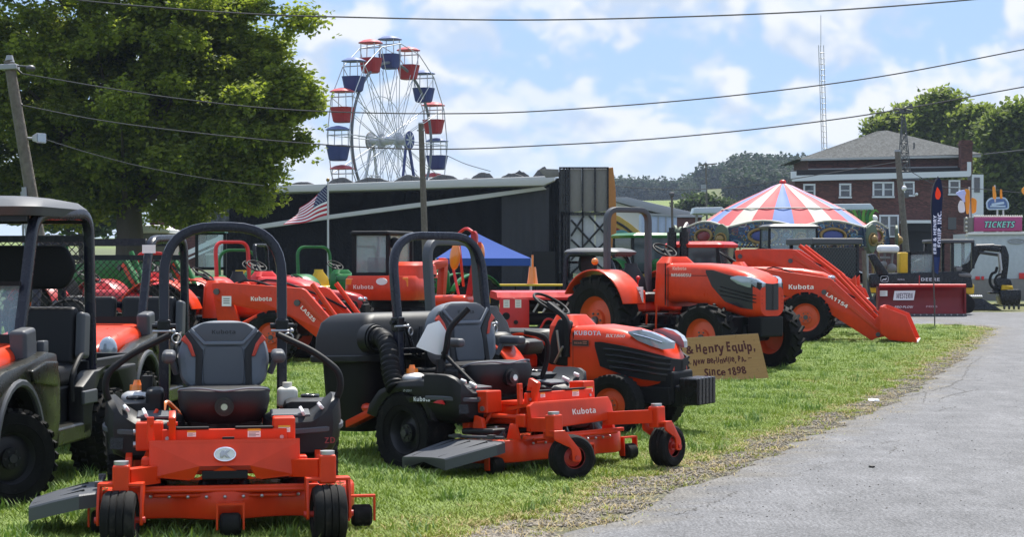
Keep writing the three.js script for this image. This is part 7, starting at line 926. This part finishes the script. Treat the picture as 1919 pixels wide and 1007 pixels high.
{ // tracked loader with dark body
  const d = 57, t = thing('track_loader', 'black and yellow tracked loader behind the red snow plough', 'loader', at(1075, PY, d).setY(0), 0), Q = (x, y) => flat(d, 1075)(x, y);
  const [x0, yb] = Q(1026, 345), [x1] = Q(1134, 345);
  each('track', [plate(roundShape([[x0, 0.05], [x1, 0.05], [x1 + 0.1, 0.4], [x1 - 0.2, 0.7], [x0 + 0.2, 0.7], [x0 - 0.1, 0.4]], 0.25), 0.45, 0.03).translate(0, 0, 0.4), plate(roundShape([[x0, 0.05], [x1, 0.05], [x1 - 0.2, 0.7], [x0 + 0.2, 0.7]], 0.2), 0.45, 0.03).translate(0, 0, -1.1)], M.rubber, t);
  const P = (pts, dep, z, bev = 0.03) => plate(roundShape(pts.map(([x, y]) => Q(x, y)), 0.06), dep, bev).translate(0, 0, z);
  obj('side_panel', [P([[1014, 306], [1118, 303], [1131, 306], [1134, 322], [1014, 322]], 0.3, 0.5)], M.blackPaint, t); obj('body', [P([[1026, 306], [1128, 306], [1128, 330], [1026, 330]], 1.3, -0.3)], M.black, t); each('yellow_panel', [P([[1014, 318], [1134, 318], [1134, 328], [1014, 328]], 0.2, 0.48), P([[1050, 281], [1059, 281], [1059, 306], [1050, 306]], 0.5, 0.3)], M.yellow, t);
  print('badge', textMat('leaping badge', 96, 96, (x) => { x.strokeStyle = '#b9bcc0'; x.lineWidth = 6; x.beginPath(); x.roundRect(8, 12, 80, 70, 22); x.stroke(); x.fillStyle = '#c8cacd'; x.beginPath(); x.moveTo(18, 58); x.lineTo(40, 44); x.lineTo(58, 46); x.lineTo(66, 28); x.lineTo(72, 44); x.lineTo(62, 58); x.lineTo(74, 70); x.lineTo(54, 60); x.lineTo(34, 60); x.lineTo(24, 72); x.closePath(); x.fill(); }), 0.27, 0.25, t, [...Q(1031, 312), 0.656]);
  print('side_print', word('DEERE', '#c9ccd0', 'bold 64px sans-serif', 256, 96), 0.62, 0.2, t, [...Q(1084, 312.5), 0.656]); print('side_print', word('325G', '#a9acb0', 'bold 64px sans-serif', 192, 96), 0.24, 0.10, t, [...Q(1050, 312.5), 0.656]);
  each('cab_frame', [[1062, 306, 1062, 281], [1090, 306, 1092, 268], [1112, 306, 1112, 268], [1136, 300, 1136, 269], [1062, 282, 1092, 281], [1090, 269, 1137, 268]].flatMap(([a, b, c, e]) => [0.35, -0.9].map((z) => beam(V(...Q(a, b), z), V(...Q(c, e), z), 0.09, 0.09))), M.blackPaint, t);
  obj('cab_roof', [P([[1088, 266], [1137, 266], [1137, 270], [1088, 270]], 1.5, -0.25)], M.plasticGrey, t);
  each('cab_glass', [P([[1114, 271], [1134, 271], [1132, 292], [1118, 298], [1114, 298]], 0.02, 0.36, 0.004), P([[1064, 283], [1089, 283], [1089, 305], [1064, 305]], 0.02, 0.34, 0.004)], M.glass, t); obj('cab_seat', [P([[1072, 292], [1080, 288], [1084, 304], [1072, 304]], 0.5, -0.2)], M.black, t);
  each('bracket', [P([[1116, 298], [1124, 299], [1122, 303], [1116, 303]], 0.1, 0.4), P([[1116, 306], [1130, 305], [1133, 310], [1118, 309]], 0.4, 0.5)], M.panelGrey, t);
  obj('lift_arm', [P([[1012, 284], [1020, 282], [1036, 305], [1034, 318], [1026, 318], [1020, 300]], 0.2, 0.55)], M.blackPaint, t);
  const lp = thing('white_drum', 'round white covered drum lying above the black loader tail', 'drum', at(1040, 277, 60), 0); obj('drum', [rbox(0.68, 0.24, 0.4, [0, 0, 0], null, 0.1, 3)], M.white, lp); obj('stand', [rod([-0.1, -0.1, 0], [-0.12, -0.7, 0], 0.04), rod([0.15, -0.1, 0], [0.1, -0.7, 0], 0.04), ball(0.16, [0.1, -0.62, 0.1]), ball(0.12, [-0.16, -0.5, 0.1]), rbox(0.3, 0.08, 0.2, [-0.1, -0.28, 0.05], null, 0.02)], M.panelGrey, lp);
}
{ // snow plough blade
  const d = 54.5, q = flat(d, 1080), t = thing('snow_plow', 'long dark red snow plough blade with white lettering', 'snow plow', at(1080, PY, d).setY(0)), rows = [[357, 0.25], [352, 0.06], [344, -0.04], [334, -0.06], [326, 0.0], [320, 0.12]];
  const X0 = q(1029, 0)[0], X1 = q(1130, 0)[0], pr = [...rows.map(([y, z]) => [z, q(0, y)[1]]), ...rows.slice().reverse().map(([y, z]) => [z - 0.05, q(0, y)[1]])];
  obj('mouldboard', [side(pr, X1 - X0, (X0 + X1) / 2, 0.006)], M.darkRed, t); obj('top_roll', [cylX(0.05, X1 - X0, [(X0 + X1) / 2, q(0, 320)[1], 0.1])], M.redBright, t); obj('cutting_edge', [box(X1 - X0, 0.14, 0.03, [(X0 + X1) / 2, q(0, 355.5)[1], 0.24])], M.darkSteel, t);
  each('bolt', Array.from({ length: 14 }, (_, i) => ball(0.025, [lerp(X0 + 0.1, X1 - 0.1, i / 13), q(0, 354)[1], 0.26], null, 6)), M.steel, t); each('end_rib', [-1, 1].map((s) => box(0.05, 0.85, 0.3, [s < 0 ? X0 : X1, q(0, 338)[1], -0.08])), M.darkRed, t); obj('marker_rod', [rod([X1 - 1.35, 0.9, 0.12], [X1 - 1.35, 1.2, 0.16], 0.012)], M.redPlastic, t);
  print('blade_print', textMat('western', 256, 112, (x, w, h) => { x.fillStyle = '#e9e3e6'; x.beginPath(); x.moveTo(18, 6); x.lineTo(w - 4, 2); x.lineTo(w - 22, h - 6); x.lineTo(2, h - 4); x.fill(); x.fillStyle = '#4a3a4a'; x.font = 'italic bold 74px sans-serif'; x.textAlign = 'center'; x.textBaseline = 'middle'; x.save(); x.translate(w / 2, h / 2 + 3); x.scale(0.56, 1.1); x.fillText('WESTERN', 0, 0); x.restore(); }), 0.66, 0.30, t, [...q(1059, 331.5), 0.02]);
  print('blade_print', word('PRO·PLOW', '#e6cfd2', 'italic bold 60px sans-serif', 320, 80), 0.56, 0.12, t, [...q(1058, 345), 0.02]); print('blade_print', word('PRO·S', '#c9a0a6', 'bold 60px sans-serif', 256, 80), 0.36, 0.10, t, [...q(1091, 344.5), 0.02]); print('label', textMat('white label', 48, 64, () => {}), 0.26, 0.16, t, [...q(1034, 329), 0.02]);
  const w = thing('ramp_plate', 'black steel ramp plate lying beside the plough end', 'ramp', at(1130, PY, 60).setY(0)), f = flat(60, 1130); obj('plate', [plate([[...f(1129, 333)], [...f(1148, 333)], [...f(1173, 349)], [...f(1133, 349)]].map(([x, y]) => [x, y]), 0.1, 0.01).rotateX(-0.3)], M.blackPaint, w); each('grip', Array.from({ length: 8 }, (_, i) => ball(0.05, [f(1131 + i * 2.2, 333)[0], f(0, 332)[1] - 0.02, 0.3], null, 6)), M.zinc, w);
}
{ // mini excavator with black boom
  const d = 62, f = flat(d, 1155), t = thing('mini_excavator', 'black boomed mini excavator with toothed bucket before the ticket trailer', 'excavator', at(1155, PY, d).setY(0)), P = (pts, dep, z, r = 0.08) => plate(roundShape(pts.map(([x, y]) => f(x, y)), r), dep, 0.03).translate(0, 0, z);
  obj('boom', [P([[1122, 302], [1132, 310], [1140, 298], [1146, 284], [1152, 279], [1170, 281], [1171, 275.5], [1150, 272.5], [1140, 273], [1134, 284]], 0.26, 0)], M.blackPaint, t); each('boom_cylinder', [rod(V(...f(1143, 274), 0), V(...f(1164, 273.5), 0), 0.07), rod(V(...f(1160, 273.5), 0), V(...f(1172, 274), 0), 0.045), rod(V(...f(1146, 281), 0.1), V(...f(1168, 284), 0.1), 0.05)], M.hydraulic, t);
  obj('stick', [P([[1172, 272.5], [1177, 273], [1181, 284], [1180.5, 296], [1178, 314], [1176, 322], [1170, 322], [1169, 312], [1171, 296], [1171, 284]], 0.24, 0)], M.blackPaint, t); obj('stick_cylinder', [rod(V(...f(1169, 282), 0.14), V(...f(1171, 302), 0.14), 0.06), rod(V(...f(1171, 302), 0.14), V(...f(1168, 316), 0.14), 0.035)], M.steel, t);
  each('hose', [sweep(curve([[1166, 298], [1164, 304], [1160, 306], [1157.5, 315], [1161, 322], [1168, 324]].map(([x, y]) => V(...f(x, y), 0.2)), 20), circ(0.05, 6)), sweep(curve([[1172, 306], [1166, 308], [1163, 316], [1168, 321]].map(([x, y]) => V(...f(x, y), 0.22)), 16), circ(0.04, 6))], M.black, t);
  obj('linkage', [P([[1166, 310], [1182, 312], [1184, 320], [1170, 326], [1160, 328]], 0.2, 0.12)], M.blackPaint, t); obj('coupler', [P([[1171, 319], [1183, 320], [1184, 324.5], [1170, 325]], 0.3, 0.2, 0.02)], M.yellow, t);
  const b = obj('bucket', [P([[1168, 325], [1192, 324], [1192, 334], [1190, 343], [1170, 343], [1167, 334]], 0.6, 0.15)], M.blackPaint, t); for (let k = 0; k < 4; k++) obj('bucket_tooth', [P([[1171 + k * 5.6, 342], [1174 + k * 5.6, 342], [1173.4 + k * 5.6, 347.5], [1171.6 + k * 5.6, 347.5]], 0.12, 0.4, 0.01)], M.darkSteel, b);
  obj('base', [P([[1122, 318], [1140, 318], [1140, 330], [1122, 330]], 0.9, -0.3)], M.yellow, t); obj('swing_post', [P([[1120, 296], [1136, 302], [1138, 322], [1120, 324]], 0.4, -0.2)], M.black, t); obj('blade', [P([[1156, 327], [1167, 326], [1167, 329.5], [1156, 329.5]], 0.4, 0.2, 0.02)], M.blackPaint, t);
}
{ // ticket trailer
  const d = 69, f = flat(d, 1170), t = thing('ticket_trailer', 'pale trailer with pink sign reading TICKETS on its roof', 'trailer', at(1170, PY, d).setY(0)), P = (pts, dep, z, bev = 0.01) => plate(pts.map(([x, y]) => f(x, y)), dep, bev).translate(0, 0, z), body = mk('trailerSkin', [0.46, 0.52, 0.56], 0.4, { map: gDust });
  obj('shell', [P([[1134, 259], [1290, 257], [1290, 338], [1134, 338]], 2.4, -1.2, 0.04)], body, t); obj('roof_rail', [P([[1133, 257.5], [1290, 255.5], [1290, 258.5], [1133, 260.5]], 0.3, -0.05)], M.white, t); obj('skirt', [P([[1136, 312], [1290, 311], [1290, 337], [1136, 338]], 0.04, 0.03)], M.panelGrey, t); each('red_marker', [P([[1142, 309], [1147, 309], [1147, 313], [1142, 313]], 0.05, 0.06), P([[1193, 305], [1200, 305], [1200, 312], [1193, 312]], 0.05, 0.06), P([[1149, 309], [1152, 309], [1152, 313], [1149, 313]], 0.05, 0.06)], M.redPlastic, t);
  obj('oval_vent', [sweep(Array.from({ length: 28 }, (_, i) => V(f(1190, 0)[0] + Math.cos(i / 28 * 6.283) * 0.3, f(0, 268)[1] + Math.sin(i / 28 * 6.283) * 0.08, 0.03)), circ(0.018, 5), [0, 0, 1], true)], M.grey, t); obj('vent_slat', [box(0.36, 0.03, 0.02, [f(1190, 0)[0], f(0, 268)[1], 0.03])], M.grey, t);
  each('wheel', [1216, 1240].map((x) => tyreGeo(0.36, 0.24, 0.2, 'slick').clone().rotateY(HP).translate(f(x, 0)[0], 0.36, 0.0)), M.rubber, t); obj('tongue', [rbox(1.0, 0.1, 0.12, [f(1128, 0)[0], 0.5, -1.2])], M.darkSteel, t);
  const sg = obj('sign_board', [P([[1140, 240], [1196, 239.5], [1196, 256], [1140, 256.5]], 0.3, 0, 0.02)], mk('signPink', [0.42, 0.06, 0.20], 0.5), t); obj('sign_post', [P([[1130, 240], [1140, 240], [1140, 257], [1130, 257]], 0.25, -0.05)], M.panelGrey, t);
  print('sign_print', textMat('tickets', 512, 112, (x, w, h) => { x.font = 'italic bold 92px sans-serif'; x.textAlign = 'center'; x.textBaseline = 'middle'; x.save(); x.translate(w / 2, h / 2 + 4); x.scale(1.02, 1); x.lineWidth = 12; x.strokeStyle = '#2c2040'; x.strokeText('TICKETS', 0, 0); x.fillStyle = '#8fd8cc'; x.fillText('TICKETS', 0, 0); x.restore(); }), 1.6, 0.38, sg, [...f(1168.5, 248), 0.155]);
  each('sign_bulb', Array.from({ length: 22 }, (_, i) => ball(0.045, [lerp(f(1141, 0)[0], f(1196, 0)[0], i / 21), f(0, 239)[1], 0.08], null, 6)), M.cream, sg); each('side_bulb', Array.from({ length: 6 }, (_, i) => ball(0.045, [f(1131, 0)[0], lerp(f(0, 241)[1], f(0, 266)[1], i / 5), 0.12], null, 6)), M.cream, t);
  // oval emblem sign and pennants above the trailer
  const s = thing('emblem_sign', 'pale blue winged emblem sign on posts above the ticket trailer', 'sign', [0, 0, 0]), g = (x, y, dd = 73) => at(x, y, dd);
  const op = [[1155, 222], [1160, 217.5], [1176, 217], [1180, 222], [1180.5, 230], [1156, 230.5]].map(([x, y]) => { const p = g(x, y); return [p.x, p.y]; }); obj('board', [plate(roundShape(op, 0.1), 0.08, 0.02).translate(0, 0, -73)], mk('signBlue', [0.08, 0.14, 0.30], 0.5), s); obj('rim', [sweep(roundShape(op, 0.1).map(([x, y]) => V(x, y, -72.94)), circ(0.035, 5), [0, 0, 1], true)], mk('signRim', [0.35, 0.45, 0.55], 0.5), s); each('wing', [rbox(0.5, 0.10, 0.04, [g(1168, 224).x, g(1168, 224).y, -72.92], [0, 0, 0.15], 0.03), rbox(0.6, 0.07, 0.04, [g(1168, 227).x, g(1168, 227).y, -72.92], null, 0.03)], M.signRim, s); each('post', [rod(g(1168, 217), g(1168, 262).setY(0), 0.04), rod(g(1175, 217), g(1175, 262).setY(0), 0.04)], M.zinc, s);
  const cloth = (name, label, list, pole) => { const c = thing(name, label, 'banner', [0, 0, 0], 0, undefined); for (const [pts, m] of list) { const p = pts.map(([x, y]) => at(x, y, 70)); const gg = plate(roundShape(p.map((q) => [q.x, q.y]), 0.12), 0.03, 0.01).translate(0, 0, -70), ps = gg.attributes.position; for (let i = 0; i < ps.count; i++) ps.setZ(i, ps.getZ(i) + 0.12 * Math.sin(ps.getX(i) * 5 + ps.getY(i) * 2)); gg.computeVertexNormals(); obj('cloth', [gg], m, c); } if (pole) obj('pole', [rod(at(...pole[0], 70.2), at(...pole[1], 70.2), 0.03)], M.zinc, c); return c; };
  mk('clothOrange', [0.75, 0.28, 0.02], 0.7); mk('clothLilac', [0.45, 0.50, 0.78], 0.7); mk('clothPale', [0.62, 0.62, 0.60], 0.7);
  cloth('pennant', 'lilac, white and orange wind banner left of the emblem sign', [[[[1118, 211.5], [1126, 208], [1132, 207], [1134, 213], [1128, 220], [1124, 216]], M.clothLilac], [[[1121, 226], [1125, 219], [1130, 222], [1131, 234], [1122, 235]], M.clothPale], [[[1130, 206.5], [1136, 207], [1137, 222], [1135, 236], [1132, 236], [1131, 222]], M.clothOrange], [[[1126, 213], [1131, 215], [1132, 222], [1128, 222]], M.clothLilac], [[[1138, 216], [1144, 219], [1144, 234], [1139, 236]], M.clothOrange]], [[1135, 204], [1136, 250]]);
  cloth('pennant', 'narrow orange pennant hanging over the emblem sign', [[[[1163, 204], [1166, 203], [1168, 215], [1166.5, 219], [1163, 218]], M.clothOrange], [[[1172, 207], [1174, 207], [1175, 218], [1172, 218]], M.clothOrange]], [[1165, 202], [1165.5, 222]]);
  cloth('pennant', 'orange pennant cut by the right picture edge', [[[[1195, 209], [1199, 204], [1206, 203], [1206, 216], [1200, 215]], M.clothOrange]], [[1203, 202], [1204, 258]]);
}
{ // feather flag
  const d = 46, f = flat(d, 1097), t = thing('feather_flag', 'tall dark blue feather flag with orange flame and white lettering', 'banner', at(1097, PY, d).setY(0)), sh = [[1094, 290], [1092, 268], [1091, 236], [1092, 214], [1095, 200], [1099, 193], [1102, 196], [1104, 210], [1103.5, 235], [1102, 260], [1101, 285], [1099, 307], [1095, 304]];
  const W = 128, H = 1024, P = sh.map(([x, y]) => f(x, y)), m = textMat('feather', W, H, (x) => { x.fillStyle = '#1d2a52'; x.fillRect(0, 0, W, H); x.fillStyle = '#33477c'; x.fillRect(0, 840, W, 190); x.fillStyle = '#e2582e'; x.beginPath(); x.moveTo(64, 100); x.bezierCurveTo(110, 150, 120, 190, 84, 232); x.bezierCurveTo(40, 240, 26, 190, 64, 100); x.fill(); x.fillStyle = '#dfe3f4'; x.font = 'bold 62px sans-serif'; x.textBaseline = 'middle'; x.save(); x.translate(38, 812); x.rotate(-HP); x.scale(1.05, 0.85); x.fillText('ERB & HENRY', 0, 0); x.restore(); x.save(); x.translate(92, 740); x.rotate(-HP); x.scale(1.1, 0.95); x.fillText('EQUIP, INC.', 0, 0); x.restore(); }, { solid: true, rough: 0.7 });
  const g = plate(P, 0.012, 0.002), u = g.attributes.uv, p = g.attributes.position; for (let i = 0; i < p.count; i++) { u.setXY(i, (p.getX(i) - f(1091, 0)[0]) / (f(1104, 0)[0] - f(1091, 0)[0]), (p.getY(i) - f(0, 307)[1]) / (f(0, 193)[1] - f(0, 307)[1])); p.setZ(i, 0.03 * Math.sin(p.getY(i) * 4)); } g.computeVertexNormals(); g.userData.keepUV = true; obj('cloth', [g], m, t);
  obj('pole', [sweep(curve([[1095, 364], [1094, 320], [1091.5, 250], [1091, 222], [1094, 202], [1099, 192]].map(([x, y]) => V(...f(x, y), -0.02)), 24), circ(0.016, 6))], M.darkSteel, t); obj('ground_spike', [rod(V(...f(1095, 336), -0.02), V(f(1095, 0)[0], 0, -0.02), 0.014)], M.darkSteel, t);
}
{ // pallets and small things among the machines
  const t = thing('equipment_stand', 'yellow and black stand of small tools under the blue canopy', 'stand', at(616, PY, 55).setY(0)); obj('top', [rbox(2.2, 0.06, 0.6, [0, 0.92, 0], null, 0.02)], M.yellow, t); each('leg', [-1, -0.3, 0.3, 1].map((x) => rod([x, 0, 0], [x, 0.9, 0], 0.03)), M.black, t); obj('orange_tool', [cyl(0.1, 0.16, 0.5, [0.2, 1.2, 0]), rod([0.2, 1.4, 0], [0.2, 1.8, 0], 0.03)], M.amber, t);
  const v = thing('box_truck', 'white roofed truck body showing above the open cab frame', 'truck', at(176, PY, 62).setY(0)), f = flat(62, 176); obj('box', [plate([f(152, 258), f(204, 258), f(204, 300), f(152, 300)], 2, 0.04)], M.panelGrey, v); obj('roof', [plate([f(150, 255), f(168, 253), f(170, 250), f(194, 249.5), f(198, 253), f(206, 255), f(206, 259), f(150, 259)], 2.1, 0.05)], M.white, v); obj('side_stripe', [plate([f(152, 268), f(204, 268), f(204, 272), f(152, 272)], 0.05, 0.01).translate(0, 0, 1.02)], M.darkRed, v); each('wheel', [tyreGeo(0.42, 0.26, 0.24, 'slick').clone().rotateY(HP).translate(-0.4, 0.42, 0.9), tyreGeo(0.42, 0.26, 0.24, 'slick').clone().rotateY(HP).translate(0.5, 0.42, 0.9)], M.rubber, v);
  const c = thing('framed_windscreen', 'black framed windscreen with teal visor standing left of the stage', 'machine cab', at(248, PY, 45).setY(0)), g = flat(45, 248); const B = (a, b, e, h) => beam(V(...g(a, b), 0), V(...g(e, h), 0), 0.07, 0.07); each('frame', [B(231, 258, 231, 310), B(264, 258, 264, 310), B(229, 258.5, 266, 258.5), B(231, 300, 264, 300)], M.black, c); obj('glass', [box(g(263, 0)[0] - g(232, 0)[0], 0.82, 0.01, [g(247.5, 0)[0], g(0, 280)[1], 0])], M.glass, c); obj('visor', [plate([g(229, 252), g(243, 250), g(262, 253), g(266, 258), g(229, 258)], 0.5, 0.03)], M.teal, c); obj('base', [rbox(0.8, 0.9, 1.2, [0, 0.6, -0.3], null, 0.06)], M.green, c);
  for (const s of [-1, 1]) wheel(c, [s * 0.55, 0.35, 0], 0.35, 0.25, 0.19, 'turf', M.rimYellow, s);
}

renderer.render(scene, camera);
